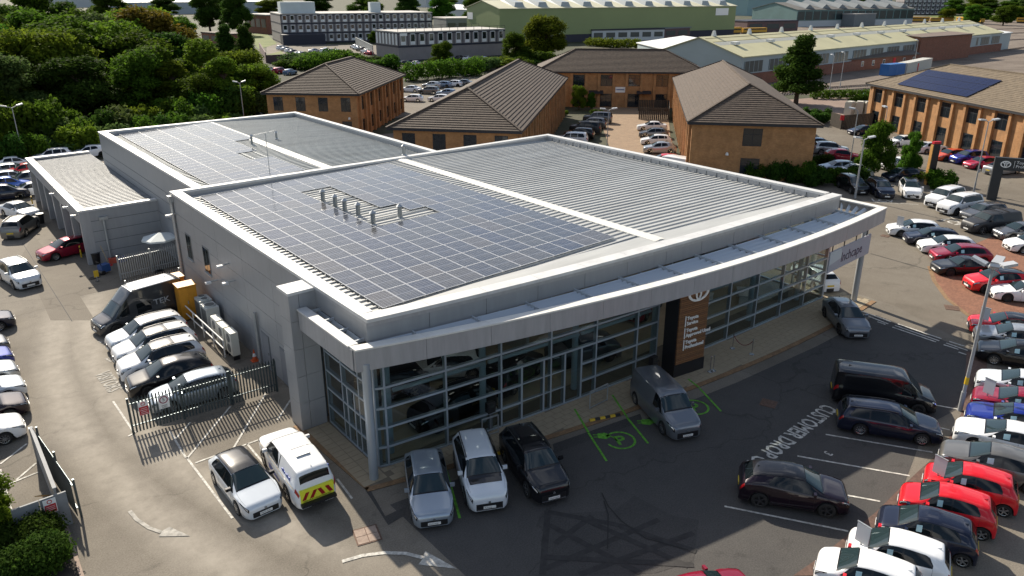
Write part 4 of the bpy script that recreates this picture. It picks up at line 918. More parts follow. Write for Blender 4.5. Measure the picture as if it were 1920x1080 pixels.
for i, (p, q) in enumerate(zip(GP[:-1], GP[1:])):
    for k, zt in enumerate(TR):
        z1 = (TR + [ZT])[k + 1]
        dz = i in (2, 3)
        if dz and 0 < k < 3: continue
        transom(p, q, zt); pane(p, q, zt + .046, (3.02 if dz and k == 0 else z1) - .046)
# entrance doors inside bays 3-4
for x in (21.2, 22.55, 23.9, 25.0): mullion((x, fy(x)), .1, 2.97, w_=.11)
for p, q in ((21.2, 22.55), (22.55, 23.9)):
    for z_ in (1.05, 2.02): transom((p, fy(p)), (q, fy(q)), z_, .05, .02, 'door_rail')
for p, q in ((20.0, 21.2), (25.0, 26.0)):
    for z_ in (1.02, 2.02): transom((p, fy(p)), (q, fy(q)), z_)
glaze([(x, fy(x)) for x in mx2])
glaze([(33.0, 25.7), (34.2, fy(34.2))])
SIDE = [(13.62, 31.15), (13.60, 29.4), (13.58, 27.7), (13.58, 26.25)]
for p in SIDE: mullion((p[0], p[1]), .03, ZT, R(-90))
for p, q in zip(SIDE[:-1], SIDE[1:]):
    for k, zt in enumerate(TR): transom(p, q, zt); pane(p, q, zt + .046, (TR + [ZT])[k + 1] - .046)
for z_ in TR[1:]: transom((13.58, 26.2), (14.0, fy(14.0)), z_)
transom((13.58, 26.2), (14.0, fy(14.0)), TR[0]); pane((13.58, 26.2), (14.0, fy(14.0)), .1, ZT)
for x in (28.2, 28.9): mullion((13.58, x), .1, 2.97, R(-90), .1)
RS = [(48.2, 24.15), (48.3, 26.6), (48.3, 29.6)]
for p in RS: mullion(p, .03, ZT, R(90))
for p, q in zip(RS[:-1], RS[1:]):
    for k, zt in enumerate(TR): transom(p, q, zt); pane(p, q, zt + .046, (TR + [ZT])[k + 1] - .046)
transom((47.9, fy(47.9)), (48.2, 24.15), TR[0])
# sloping tube beam and inner columns
SOFT = mat('inner_column_blue', (.38, .47, .52), .45)
for x in (14.6, 19.6, 25.4, 31.4, 35.2, 40.6, 46.2): bp(MB().cyl((x, fy(x) + .95, .03), (x, fy(x) + .95, 6.25), .17, n=18), 'column', SOFT, angle=40)
for a, b in ((14.7, 19.5), (19.7, 25.3), (25.5, 30.6), (35.3, 40.5), (40.7, 46.1)): bp(MB().cyl((a, fy(a) + .6, 3.45), (b, fy(b) + .6, 3.45), .1, n=12), 'wind_beam', SOFT, smooth=True)
# interior
bp(MB().box(13.7, 48.2, 26.3, 44, .004, .028), 'floor', mat('showroom_tile', (.48, .41, .30), .25, var=.1, vscale=1))
bp(MB().box(14.0, 48.1, 38.0, 38.2, .03, 6.6), 'partition', mat('showroom_wall', (.42, .42, .40), .8))
bp(MB().box(26.0, 26.2, 30.5, 38.0, .03, 3.0), 'partition', MATS['showroom_wall'])
bp(MB().box(13.8, 48.2, 26.6, 53.4, 6.55, 6.62), 'ceiling', mat('ceiling', (.3, .3, .3), .9))
bp(MB().box(14.1, 25.9, 33.5, 37.9, 3.0, 3.2), 'mezzanine', mat('mezzanine_grey', (.22, .22, .22), .7))
DL = mat('downlight', (.9, .9, .9), .4, emit=((1, .96, .88), 3))
for x in (16.5, 20.5, 24.5, 28.5, 35, 39, 43, 46.5):
    for y in (27.6, 31.5): 
        f_ = bp(MB().box(x - .36, x + .36, y - .36, y + .36, 6.50, 6.545), 'ceiling_lamp', ALU); sub(MB().box(x - .3, x + .3, y - .3, y + .3, 6.485, 6.498), 'diffuser', DL, f_)
for i, (x, y) in enumerate([(37.0, 27.0), (40.2, 28.4), (43.0, 27.2)]):
    d_ = thing('reception_desk', ['white showroom desk nearest the wooden sign', 'white showroom desk in the middle of the right glazing', 'white showroom desk near the right end of the glazing'][i], 'desk', (x, y, .03), R(20 * i))
    MB().box(-.9, .9, -.4, .4, .72, .76).build('desk_top', mat('desk_white', (.7, .7, .68), .4), d_); MB().box(-.85, -.8, -.35, .35, 0, .72).build('leg', MATS['desk_white'], d_); MB().box(.8, .85, -.35, .35, 0, .72).build('leg', MATS['desk_white'], d_); MB().box(-.8, .8, -.38, -.34, .1, .72).build('modesty_panel', MATS['desk_white'], d_)

# -- left wall fittings
WFR = mat('window_frame_grey', (.16, .17, .18), .5); DGLASS = mat('dark_glass', (.015, .022, .022), .05, spec=.8)
for (p, q) in ((50.6, 51.7), (47.0, 48.2)):
    o = bp(MB().box(XL - .03, XL - .002, p, q, 3.2, 5.0), 'window', WFR)
    sub(MB().box(XL - .036, XL - .031, p + .08, (p + q) / 2 - .03, 3.28, 4.92), 'pane', DGLASS, o); sub(MB().box(XL - .036, XL - .031, (p + q) / 2 + .03, q - .08, 3.28, 4.92), 'pane', DGLASS, o)
    sub(MB().box(XL - .12, XL - .03, p - .05, q + .05, 3.12, 3.19), 'sill', GALV, o)
for y in (38.6, 36.0):
    o = bp(MB().box(XL - .03, XL - .002, y - .55, y + .55, .02, 2.2), 'door', WFR); sub(MB().box(XL - .05, XL - .031, y - .48, y + .48, .05, 2.12), 'leaf', mat('door_grey', (.2, .21, .23), .5), o)
    sub(MB().box(XL - .08, XL - .05, y - .40, y - .36, 1.0, 1.15), 'handle', CHROME, o)
bp(MB().cyl((XL - .12, 53.55, .0), (XL - .12, 53.55, 7.2), .11, n=12), 'downpipe', GALV); bp(MB().box(XL - .3, XL - .004, 53.35, 53.75, 6.8, 7.2), 'downpipe_hopper', GALV)
bp(MB().cyl((SX0 + 1.6, SY0 - .12, .0), (SX0 + 1.6, SY0 - .12, 3.6), .09, n=10), 'downpipe', GALV); bp(MB().box(SX0 + 1.3, SX0 + 1.9, SY0 - .26, SY0 - .014, 3.5, 3.75), 'downpipe_hopper', GALV)
bp(MB().cyl((XL - .12, 39.6, .0), (XL - .12, 39.6, 3.2), .09, n=10), 'downpipe', GALV)
for (y, z_) in ((53.0, 6.0), (43.2, 5.1), (42.6, 4.2), (46.0, 3.2)):
    o = bp(MB().box(XL - .45, XL - .004, y - .04, y + .04, z_, z_ + .06), 'wall_lamp', GALV); sub(MB().box(XL - .75, XL - .42, y - .12, y + .12, z_ - .08, z_ + .04), 'lamp_head', mat('lamp_white', (.7, .7, .7), .4), o)
for (y, z_) in ((68, 4.0), (74, 3.9), (64.9, 4.0)):
    o = bp(MB().box(SX0 - .3, SX0 - .004, y - .04, y + .04, z_, z_ + .06), 'wall_lamp', GALV); sub(MB().box(SX0 - .5, SX0 - .3, y - .1, y + .1, z_ - .06, z_ + .08), 'lamp_head', MATS['lamp_white'], o)

# ------------------------------------------------------------------ entrance sign: timber slat tower
tx, ty_ = (30.53, 23.13), (32.76, 22.82); ang = math.atan2(ty_[1] - tx[1], ty_[0] - tx[0]); W_ = 2.25
S = thing('entrance_sign', 'tall timber slat entrance sign with white emblem and lettering on black base', 'sign', (tx[0], tx[1], .03), ang)
MB().box(0, W_, .03, 1.0, 0, 5.75).build('tower_core', BLACK, S); MB().box(-.03, W_ + .03, -.03, .03, 0, .75).build('base_panel', BLACK, S)
WOODS = [mat('slat_%d' % i, c, .55, var=.3, vscale=6, stretch=(1, 8, 8)) for i, c in enumerate([(.22, .105, .045), (.25, .12, .05), (.185, .088, .04)])]
sm_ = [MB().box(.06, W_ - .06, -.05, .03, 0, .085).mesh('slat', m) for m in WOODS]
zq = .8; i = 0
while zq < 5.75: obj('slat', sm_[i * 7 % 3], S, (0, 0, zq)); zq += .118; i += 1
SIGNW = mat('sign_white', (.80, .80, .78), .4)
def emblem(par, c, w_, h, m, ux=(1, 0, 0), uz=(0, 0, 1), tk=.035, out=(0, -1, 0), r=.04):
    """three interlocked ellipses"""
    ux, uz, ou = Vector(ux), Vector(uz), Vector(out); c = Vector(c)
    for n_, (a, b, dz, k) in enumerate(((w_ / 2, h / 2, 0, 1), (w_ * .30, h * .20, h * .22, .8), (w_ * .145, h * .40, -h * .02, .8))):
        mb = MB(); n = 40; vs = []
        for i in range(n):
            t_ = 2 * math.pi * i / n
            for s_, o_ in ((-1, 0), (1, 0), (1, tk), (-1, tk)):
                wv = r * k * (1.0 if n_ == 0 else .9)
                vs.append(c + ux * ((a - wv * (1 if s_ < 0 else 0) * 1.6) * math.cos(t_)) + uz * (dz + (b - wv * (1 if s_ < 0 else 0) * 1.1) * math.sin(t_)) + ou * (o_ + .004 * n_))
        fs = [(i * 4 + j, i * 4 + (j + 1) % 4, ((i + 1) % n) * 4 + (j + 1) % 4, ((i + 1) % n) * 4 + j) for i in range(n) for j in range(4)]
        mb.add(vs, fs).build('emblem_ring', m, par)
emblem(S, (1.32, -.055, 4.95), 1.55, 1.05, SIGNW, r=.10, tk=.05)
for i, (a, b) in enumerate((('Toyota', 'Service'), ('Toyota', 'Approved Used'), ('Toyota', 'Professional'))):
    z0 = 3.42 - i * .72
    for q, s_ in enumerate((a, b)):
        text('lettering', s_, .29, SIGNW, frame((.62, -.075, z0 - q * .31), (1, 0, 0), (0, 0, 1)), S, ext=.02, bold=.006)
    MB().box(.5, .545, -.09, -.05, z0 - .38, z0 + .26).build('divider_bar', SIGNW, S)

# hanging banner under the canopy
o = thing('company_banner', 'pale grey hanging banner sign with dark lettering beside round column', 'banner', (43.5, 21.74, 0), R(2.9))
BANN = mat('banner_grey', (.36, .37, .42), .5)
MB().box(0, 5.85, -.04, .04, 3.6, 5.0).build('panel', BANN, o)
MB().add([(0.02, -.045, 4.1), (1.75, -.045, 4.3), (1.5, -.045, 4.98), (.02, -.045, 4.98)], [(0, 1, 2, 3)]).build('corner_motif', mat('banner_pale', (.5, .55, .57), .5), o)
text('lettering', 'Inchcape', .95, mat('ink_purple', (.03, .015, .05), .5), frame((1.6, -.05, 3.98), (1, 0, 0), (0, 0, 1)), o, ext=.004, sx=.92)
for x in (.3, 1.9, 3.6, 5.2): MB().box(x - .04, x + .04, -.02, .02, 5.0, 5.47).build('hanger', BLACK, o)

# ------------------------------------------------------------------ solar arrays
def solar_mat(name):
    m = D.materials.new(name); m.use_nodes = True; t = m.node_tree; b = t.nodes['Principled BSDF']
    b.inputs['Roughness'].default_value = .13; b.inputs['Specular IOR Level'].default_value = .75
    tcn = N(t, 'ShaderNodeTexCoord'); sp = N(t, 'ShaderNodeSeparateXYZ'); t.links.new(tcn.outputs['Object'], sp.inputs[0])
    def lines(sock, per, w_):
        a = N(t, 'ShaderNodeMath', operation='DIVIDE'); a.inputs[1].default_value = per; t.links.new(sock, a.inputs[0])
        f = N(t, 'ShaderNodeMath', operation='FRACT'); t.links.new(a.outputs[0], f.inputs[0])
        s = N(t, 'ShaderNodeMath', operation='SUBTRACT'); s.inputs[1].default_value = .5; t.links.new(f.outputs[0], s.inputs[0])
        q = N(t, 'ShaderNodeMath', operation='ABSOLUTE'); t.links.new(s.outputs[0], q.inputs[0])
        g_ = N(t, 'ShaderNodeMath', operation='GREATER_THAN'); g_.inputs[1].default_value = .5 - w_; t.links.new(q.outputs[0], g_.inputs[0]); return g_.outputs[0]
    l1 = lines(sp.outputs['X'], 1.06 / 6, .035); l2 = lines(sp.outputs['Y'], 1.68 / 20, .03)
    mxm = N(t, 'ShaderNodeMath', operation='MAXIMUM'); t.links.new(l1, mxm.inputs[0]); t.links.new(l2, mxm.inputs[1])
    # half-cut gap in the middle
    ab = N(t, 'ShaderNodeMath', operation='ABSOLUTE'); t.links.new(sp.outputs['Y'], ab.inputs[0]); lt = N(t, 'ShaderNodeMath', operation='LESS_THAN'); lt.inputs[1].default_value = .016; t.links.new(ab.outputs[0], lt.inputs[0])
    mx2_ = N(t, 'ShaderNodeMath', operation='MAXIMUM'); t.links.new(mxm.outputs[0], mx2_.inputs[0]); t.links.new(lt.outputs[0], mx2_.inputs[1])
    oi = N(t, 'ShaderNodeObjectInfo'); rp_ = N(t, 'ShaderNodeValToRGB'); e = rp_.color_ramp.elements
    e[0].color = (.022, .029, .050, 1); e[1].color = (.060, .054, .050, 1); k = e.new(.45); k.color = (.030, .035, .045, 1); k2 = e.new(.75); k2.color = (.038, .042, .046, 1)
    t.links.new(oi.outputs['Random'], rp_.inputs[0])
    n = N(t, 'ShaderNodeTexNoise', Scale=2.2, Detail=5); t.links.new(tcn.outputs['Object'], n.inputs['Vector'])
    ds = N(t, 'ShaderNodeMapRange'); ds.inputs['From Min'].default_value = .45; ds.inputs['From Max'].default_value = .8; ds.inputs['To Min'].default_value = 0; ds.inputs['To Max'].default_value = .35; t.links.new(n.outputs['Fac'], ds.inputs['Value'])
    m1 = N(t, 'ShaderNodeMix', data_type='RGBA'); m1.inputs['B'].default_value = (.19, .18, .16, 1); t.links.new(ds.outputs[0], m1.inputs['Factor']); t.links.new(rp_.outputs[0], m1.inputs['A'])
    sc = N(t, 'ShaderNodeMath', operation='MULTIPLY'); sc.inputs[1].default_value = .55; t.links.new(mx2_.outputs[0], sc.inputs[0])
    m2 = N(t, 'ShaderNodeMix', data_type='RGBA'); m2.inputs['B'].default_value = (.42, .45, .52, 1); t.links.new(sc.outputs[0], m2.inputs['Factor']); t.links.new(m1.outputs['Result'], m2.inputs['A'])
    t.links.new(m2.outputs['Result'], b.inputs['Base Color']); return m
SOL = solar_mat('solar_cells'); PFR = mat('panel_frame', (.66, .67, .68), .4, metal=.1)
PWx, PWy = 1.130, 1.765
def panel_mesh(wx, wy, cell, fr):
    mb = MB(); f = .014; a, b = wx / 2, wy / 2
    mb.quad((-a + f, -b + f, .036), (a - f, -b + f, .036), (a - f, b - f, .036), (-a + f, b - f, .036), 0)
    for x0, x1, y0, y1 in ((-a, a, -b, -b + f), (-a, a, b - f, b), (-a, -a + f, -b + f, b - f), (a - f, a, -b + f, b - f)): mb.box(x0, x1, y0, y1, 0, .04, 1)
    return mb.mesh('solar_panel', [cell, fr])
PM = panel_mesh(PWx, PWy, SOL, PFR)
def roofz(x, xa, xr): return RZ0 + (RZR - RZ0) * (x - xa) / (xr - xa)
SLP = math.atan2(RZR - RZ0, RDX - XL - .6)
arr = thing('solar_array', 'solar panel array on the showroom roof beside the front canopy', 'solar array', (14.95, 27.45, roofz(14.95, XL + .6, RDX) + .10)); arr.rotation_euler = (0, -SLP, 0)
NX, NY = 13, 14
for i in range(NX):
    for j in range(NY):
        if (i in (5, 6) and 6 <= j <= 11) or (i in (7,) and 6 <= j <= 7) or (i == 8 and j == 6): continue
        obj('solar_panel', PM, arr, ((i + .5) * 1.152, (j + .5) * 1.785, .03))
for j in range(NY):
    for q in (.3, 1.45): MB().box(-.05, NX * 1.152 + .05, j * 1.785 + q - .02, j * 1.785 + q + .02, -.01, .025).build('mounting_rail', GALV, arr)
arr2 = thing('solar_array', 'pale reflecting solar panel array on the rear workshop roof', 'solar array', (16.6, 54.6, roofz(16.6, RX0 + .6, RZX) + .10)); arr2.rotation_euler = (0, -math.atan2(RZR - RZ0, RZX - RX0 - .6), 0)
PM2 = panel_mesh(1.765, 1.06, SOL, PFR)
for i in range(4):
    for j in range(25):
        if i == 3 and (j < 9 and j > 5): continue
        obj('solar_panel', PM2, arr2, ((i + .5) * 1.79, (j + .5) * 1.09, .03))
for j in range(11):
    obj('solar_panel', PM2, arr2, (4.5 * 1.79, (j + 14.5) * 1.09, .03))
for i in range(5):
    for q in (.4, 1.4): MB().box(i * 1.79 + q - .02, i * 1.79 + q + .02, (14 * 1.09 if i == 4 else 0), 25 * 1.09, -.01, .025).build('mounting_rail', GALV, arr2)
# roof vents, aerial
def vent(x, y, h, label, r=.14):
    o = thing('roof_vent', label, 'vent', (x, y, roofz(min(x, 2 * RDX - x), XL + .6, RDX) if y < YB else roofz(x, RX0 + .6, RZX)), 0, 'flue vents on the roof')
    MB().cyl((0, 0, -.02), (0, 0, h), r, n=14).build('pipe', mat('flue_grey', (.22, .24, .25), .4, metal=.5), o, angle=40)
    MB().cyl((0, 0, h + .04), (0, 0, h + .22), r * 1.55, .02, n=14).build('cap', GALV, o, angle=40); MB().cyl((0, 0, 0), (0, 0, .08), r * 1.6, r * 1.05, n=14).build('collar', GALV, o)
for k, (px_, lb) in enumerate([((20.97, 45.80), 'flue vent at the left end of the row through the solar array'), ((21.00, 44.06), 'second flue vent from the left through the solar array'), ((21.01, 42.75), 'third flue vent from the left through the solar array'), ((21.21, 41.33), 'fourth flue vent from the left through the solar array'), ((21.02, 39.10), 'flue vent nearest the camera through the solar array'), ((23.00, 39.26), 'flue vent standing apart at the right of the solar array gap'), ((32.38, 54.06), 'short flue vent beside the rear roof parapet near ridge cap')]): vent(px_[0], px_[1], .72, lb)
for k, (px_, h, lb) in enumerate([((24.55, 67.62), .8, 'thin flue vent by the ridge of the rear workshop roof'), ((27.34, 68.72), .55, 'small flue vent on the grey rear workshop roof')]): vent(px_[0], px_[1], h, lb, .1)
for k, (px_, h, lb) in enumerate([((16.42, 88.42), .9, 'pipe standing at the back of the low service wing roof'), ((16.55, 77.00), .8, 'pipe standing on the low service wing roof beside the wall')]):
    o = thing('roof_vent', lb, 'vent', (px_[0], px_[1], 4.2), 0, 'flue vents on the roof'); MB().cyl((0, 0, 0), (0, 0, h), .07, n=10).build('pipe', GALV, o); MB().cyl((0, 0, h), (0, 0, h + .1), .12, .1, n=10).build('cap', GALV, o)
ax = (21.25, 55.51)
o = thing('roof_aerial', 'tall thin television aerial mast on the roof', 'aerial', (ax[0], ax[1], 7.1))
MB().cyl((0, 0, -.05), (0, 0, 3.3), .03, n=8).build('mast', GALV, o); mb = MB().bar((-.9, 0, 3.2), (.9, .15, 3.35), .025, .025)
for i in range(9): mb.bar((-.8 + i * .18, -.22, 3.21 + i * .016), (-.8 + i * .18, .22, 3.22 + i * .016), .012, .012)
mb.build('boom', GALV, o)

# ------------------------------------------------------------------ fences
def palisade(p, q, h, label, name='palisade_fence', m=None, pitch=.155, posts=2.75, z=0):
    p = Vector((p[0], p[1], 0)); q = Vector((q[0], q[1], 0)); L = (q - p).length; a = math.atan2(q.y - p.y, q.x - p.x); m = m or GALV
    o = thing(name, label, 'fence', (p.x, p.y, z), a)
    if ('pale', m.name) not in CACHE:
        CACHE[('pale', m.name)] = MB().add([(-.04, -.02, .06), (0, .01, .06), (.04, -.02, .06), (-.04, -.02, .92), (0, .01, .92), (.04, -.02, .92), (0, -.02, 1.0), (-.04, -.026, .06), (.04, -.026, .06), (-.04, -.026, .92), (.04, -.026, .92)], [(0, 1, 4, 3), (1, 2, 5, 4), (3, 4, 6), (4, 5, 6), (8, 7, 9, 10), (7, 0, 3, 9), (2, 8, 10, 5)]).mesh('pale', m)
    n = int(L / pitch)
    for i in range(n + 1):
        b = obj('pale', CACHE[('pale', m.name)], o, (i * L / n, -.03, 0)); b.scale = (1, 1, h)
    for zz in (.22, .80): MB().box(0, L, 0, .05, h * zz, h * zz + .05).build('rail', m, o)
    k = max(1, int(round(L / posts)))
    for i in range(k + 1): MB().box(i * L / k - .05, i * L / k + .05, .05, .13, 0, h * .96).build('post', m, o)
    return o
DGALV = mat('fence_steel', (.085, .11, .12), .45, metal=.6, var=.15, vscale=4)
yf = palisade((5.62, 36.15), (12.75, 35.7), 2.05, 'long palisade gate fence with two signs in front of parked cars', m=DGALV)
def sign(par, x, z, w_, h, draw):
    s = MB().box(x - w_ / 2, x + w_ / 2, -.085, -.07, z, z + h).build('sign_plate', SIGNW, par); draw(s, x, z, w_, h); return s
REDS = mat('sign_red', (.50, .01, .02), .5); INK = mat('ink_black', (.02, .02, .02), .6)
def danger(s, x, z, w_, h):
    MB().box(x - w_ / 2 + .02, x + w_ / 2 - .02, -.092, -.086, z + .02, z + h * .62).build('red_panel', REDS, s)
    mb = MB(); mb.cyl((x, -.086, z + h * .82), (x, -.094, z + h * .82), h * .14, n=16); mb.build('prohibition_disc', REDS, s)
    MB().cyl((x, -.09, z + h * .82), (x, -.098, z + h * .82), h * .10, n=16).build('disc_centre', SIGNW, s)
    MB().bar((x - h * .08, -.097, z + h * .88), (x + h * .08, -.097, z + h * .76), .02, .006, up=(0, 1, 0)).build('slash', REDS, s)
    for i in range(4): MB().box(x - w_ * .36 + .03 * (i % 2), x + w_ * .36 - .03 * (i % 2), -.096, -.091, z + .08 + i * .09, z + .10 + i * .09).build('text_line', SIGNW, s)
def speed(s, x, z, w_, h):
    ring = MB(); n = 28
    for i in range(n):
        a, b = 2 * math.pi * i / n, 2 * math.pi * (i + 1) / n; r0, r1 = w_ * .30, w_ * .40; c = (x, z + h * .63)
        ring.quad((c[0] + r0 * math.cos(a), -.09, c[1] + r0 * math.sin(a)), (c[0] + r1 * math.cos(a), -.09, c[1] + r1 * math.sin(a)), (c[0] + r1 * math.cos(b), -.09, c[1] + r1 * math.sin(b)), (c[0] + r0 * math.cos(b), -.09, c[1] + r0 * math.sin(b)))
    ring.build('red_ring', mat('sign_maroon', (.25, .01, .06), .5), s)
    text('lettering', '5', .26, INK, frame((x, -.09, z + h * .53), (1, 0, 0), (0, 0, 1)), s, 'CENTER', .001)
    text('lettering', 'SPEED', .10, INK, frame((x, -.09, z + .12), (1, 0, 0), (0, 0, 1)), s, 'CENTER', .001); text('lettering', 'LIMIT', .10, INK, frame((x, -.09, z + .03), (1, 0, 0), (0, 0, 1)), s, 'CENTER', .001)
sign(yf, .62, .95, .46, .74, danger); sign(yf, 1.55, 1.0, .5, .74, speed)
yg = palisade((1.75, 36.4), (2.25, 31.0), 1.9, 'open palisade gate leaf beside the hedge', m=DGALV, name='palisade_gate', pitch=.15)
CPAN = mat('composite_panel', (.22, .23, .24), .7, var=.15, vscale=2)
o = thing('bin_store_wall', 'low grey panel wall of the bin compound with a warning sign', 'wall', (0, 0, 0))
for i in range(4): MB().box(1.62, 1.70, 31.0 + i * 1.4 + .01, 31.0 + (i + 1) * 1.4 - .01, 0, 1.75).build('panel', CPAN, o)
for i in range(2): MB().box(.1 + i * .95 + .01, .1 + (i + 1) * .95 - .01, 30.75, 30.83, 0, 1.55).build('panel', CPAN, o)
MB().box(1.59, 1.73, 30.9, 36.7, 1.752, 1.79).build('capping', CPAN, o); MB().box(1.56, 1.68, 36.6, 36.72, 0, 1.75).build('post', GALV, o)
s = MB().box(1.15, 1.60, 30.70, 30.715, .85, 1.5).build('sign_plate', SIGNW, o); MB().box(1.18, 1.57, 30.692, 30.699, .88, 1.25).build('red_panel', REDS, s)
MB().cyl((1.375, 30.699, 1.38), (1.375, 30.69, 1.38), .09, n=16).build('prohibition_disc', REDS, s); MB().cyl((1.375, 30.692, 1.38), (1.375, 30.686, 1.38), .06, n=16).build('disc_centre', SIGNW, s)
for i in range(4): MB().box(1.22, 1.53, 30.686, 30.691, .93 + i * .075, .945 + i * .075).build('text_line', SIGNW, s)
# scrap timber in the compound
PINE = mat('pine', (.50, .36, .18), .8, var=.3, vscale=6)
for i in range(9):
    a = random.uniform(0, 3.1); l = random.uniform(.7, 1.4); x, y = .75 + random.uniform(-.5, .45), 31.7 + random.uniform(-.35, .8)
    b = MB().box(-l / 2, l / 2, -.06, .06, 0, .03).build('timber_plank', PINE, None, (x, y, .03 + i * .045), label='%s loose pine plank from the bottom of the scrap heap in the bin compound' % ORD[i], cat='plank', group='scrap timber in the bin compound'); b.rotation_euler = (random.uniform(-.05, .2), random.uniform(-.05, .15), a)
b = MB().box(-.9, .9, -.12, .12, 0, .03).build('timber_plank', PINE, None, (1.35, 32.6, .55), label='long pine plank leaning against the bin compound wall', cat='plank', group='scrap timber in the bin compound'); b.rotation_euler = (0, R(35), R(70))

f2 = palisade((10.41, 59.16), (15.00, 59.63), 2.0, 'palisade fence across the shaded yard below the parasol', m=GALV)
f3 = palisade((9.6, 53.3), (13.2, 53.6), 2.0, 'palisade fence behind the grey camper van and yellow cabinets', m=GALV)

# parasol
pu = (14.02, 61.30); o = thing('parasol', 'white garden parasol against the service wing wall', 'parasol', (pu[0], pu[1], 0))
MB().cyl((0, 0, 0), (0, 0, 2.45), .025, n=8).build('pole', GALV, o); MB().cyl((0, 0, 0), (0, 0, .08), .3, n=14).build('base', BLACK, o)
mb = MB(); n = 8
for i in range(n):
    a, b = 2 * math.pi * i / n, 2 * math.pi * (i + 1) / n; rr = 1.35
    mb.add([(0, 0, 2.5), (rr * math.cos(a), rr * math.sin(a), 2.12), (rr * math.cos(b), rr * math.sin(b), 2.12), (rr * math.cos(a), rr * math.sin(a), 1.98), (rr * math.cos(b), rr * math.sin(b), 1.98)], [(0, 1, 2), (1, 3, 4, 2)])
mb.build('canopy', mat('parasol_white', (.62, .66, .66), .8), o)

# yellow cabinets, condensers, ac boxes
YEL = mat('cabinet_yellow', (.62, .27, .02), .5, var=.15, vscale=2)
for k, (x, y, lb) in enumerate(((*(12.05, 50.88), 'yellow metal cabinet farther from the camera beside camper van'), (*(12.20, 48.86), 'yellow metal cabinet nearer the camera beside camper van'))):
    o = thing('storage_cabinet', lb, 'cabinet', (x, y, 0), 0, 'yellow storage cabinets')
    MB().box(-.55, .55, -.5, .5, .1, 2.35).build('carcass', YEL, o); MB().box(-.6, .6, -.55, .55, 2.352, 2.43).build('lid', YEL, o); MB().box(-.53, -.01, -.53, -.505, .14, 2.3).build('door', YEL, o); MB().box(.01, .53, -.53, -.505, .14, 2.3).build('door', YEL, o)
    MB().box(-.1, -.05, -.57, -.53, 1.2, 1.4).build('handle', GALV, o); MB().box(-.5, .5, -.45, .45, 0, .1).build('plinth', BLACK, o)
ACM = mat('condenser_grey', (.50, .52, .50), .5, var=.1, vscale=2)
for k, (x, y, lb) in enumerate(((*(12.86, 47.58), 'tall grey condenser unit with round fans next to the yellow cabinet'), (*(12.79, 46.09), 'tall grey condenser unit with round fan nearer the white boxes'))):
    o = thing('condenser_unit', lb, 'air conditioner', (x, y, 0), 0, 'tall condenser units along the wall')
    MB().box(-.4, .4, -.55, .55, .12, 1.65).build('casing', ACM, o); MB().box(-.42, -.402, -.45, .45, .4, 1.5).build('grille', mat('ac_grille', (.10, .11, .11), .6), o)
    for q in ((-.28, .28) if k == 0 else (0,)):
        MB().cyl((0, q, 1.651), (0, q, 1.72), .25 if k == 0 else .36, n=20).build('fan_ring', ACM, o, angle=40); MB().cyl((0, q, 1.722), (0, q, 1.73), .2 if k == 0 else .3, n=20).build('fan_grille', MATS['ac_grille'], o)
    MB().box(-.35, .35, -.5, .5, 0, .12).build('plinth', BLACK, o)
for k in range(3):
    o = thing('air_conditioner', ['cream box air conditioner nearest the tall condensers', 'middle one of three cream box air conditioners by the wall', 'cream box air conditioner nearest the traffic cone'][k], 'air conditioner', (*[(12.41, 43.65), (12.38, 42.43), (12.43, 41.28)][k], 0), 0, 'three box air conditioners')
    MB().box(-.22, .22, -.5, .5, .3, 1.75).build('casing', mat('ac_cream', (.60, .59, .52), .5), o)
    for q in (.68, 1.32): MB().cyl((-.222, 0, q), (-.24, 0, q), .27, n=18).build('fan_grille', MATS['ac_grille'], o)
    MB().box(-.18, .18, -.45, -.38, 0, .3).build('foot', BLACK, o); MB().box(-.18, .18, .38, .45, 0, .3).build('foot', BLACK, o)
o = thing('guard_rail', 'white pipe guard rail in front of the air conditioners', 'rail', (0, 0, 0))
ga_, gb_ = (11.90, 48.70), (12.00, 41.61)
for zz in (.55, 1.1): MB().cyl((*ga_, zz), (*gb_, zz), .04, n=8).build('rail', mat('rail_white', (.7, .7, .68), .5), o)
for i in range(5): gx, gy = ga_[0] + (gb_[0] - ga_[0]) * i / 4, ga_[1] + (gb_[1] - ga_[1]) * i / 4; MB().cyl((gx, gy, 0), (gx, gy, 1.12), .04, n=8).build('post', MATS['rail_white'], o)
cpx = (13.19, 40.06); o = thing('traffic_cone', 'orange traffic cone with white sleeve by the wall door', 'cone', (cpx[0], cpx[1], 0))
ORG = mat('cone_orange', (.65, .10, .02), .6); MB().box(-.2, .2, -.2, .2, 0, .04).build('base', ORG, o); MB().cyl((0, 0, .04), (0, 0, .3), .15, .105, n=14).build('lower_cone', ORG, o); MB().cyl((0, 0, .3), (0, 0, .5), .105, .065, n=14).build('sleeve', SIGNW, o); MB().cyl((0, 0, .5), (0, 0, .72), .065, .03, n=14).build('tip', ORG, o)
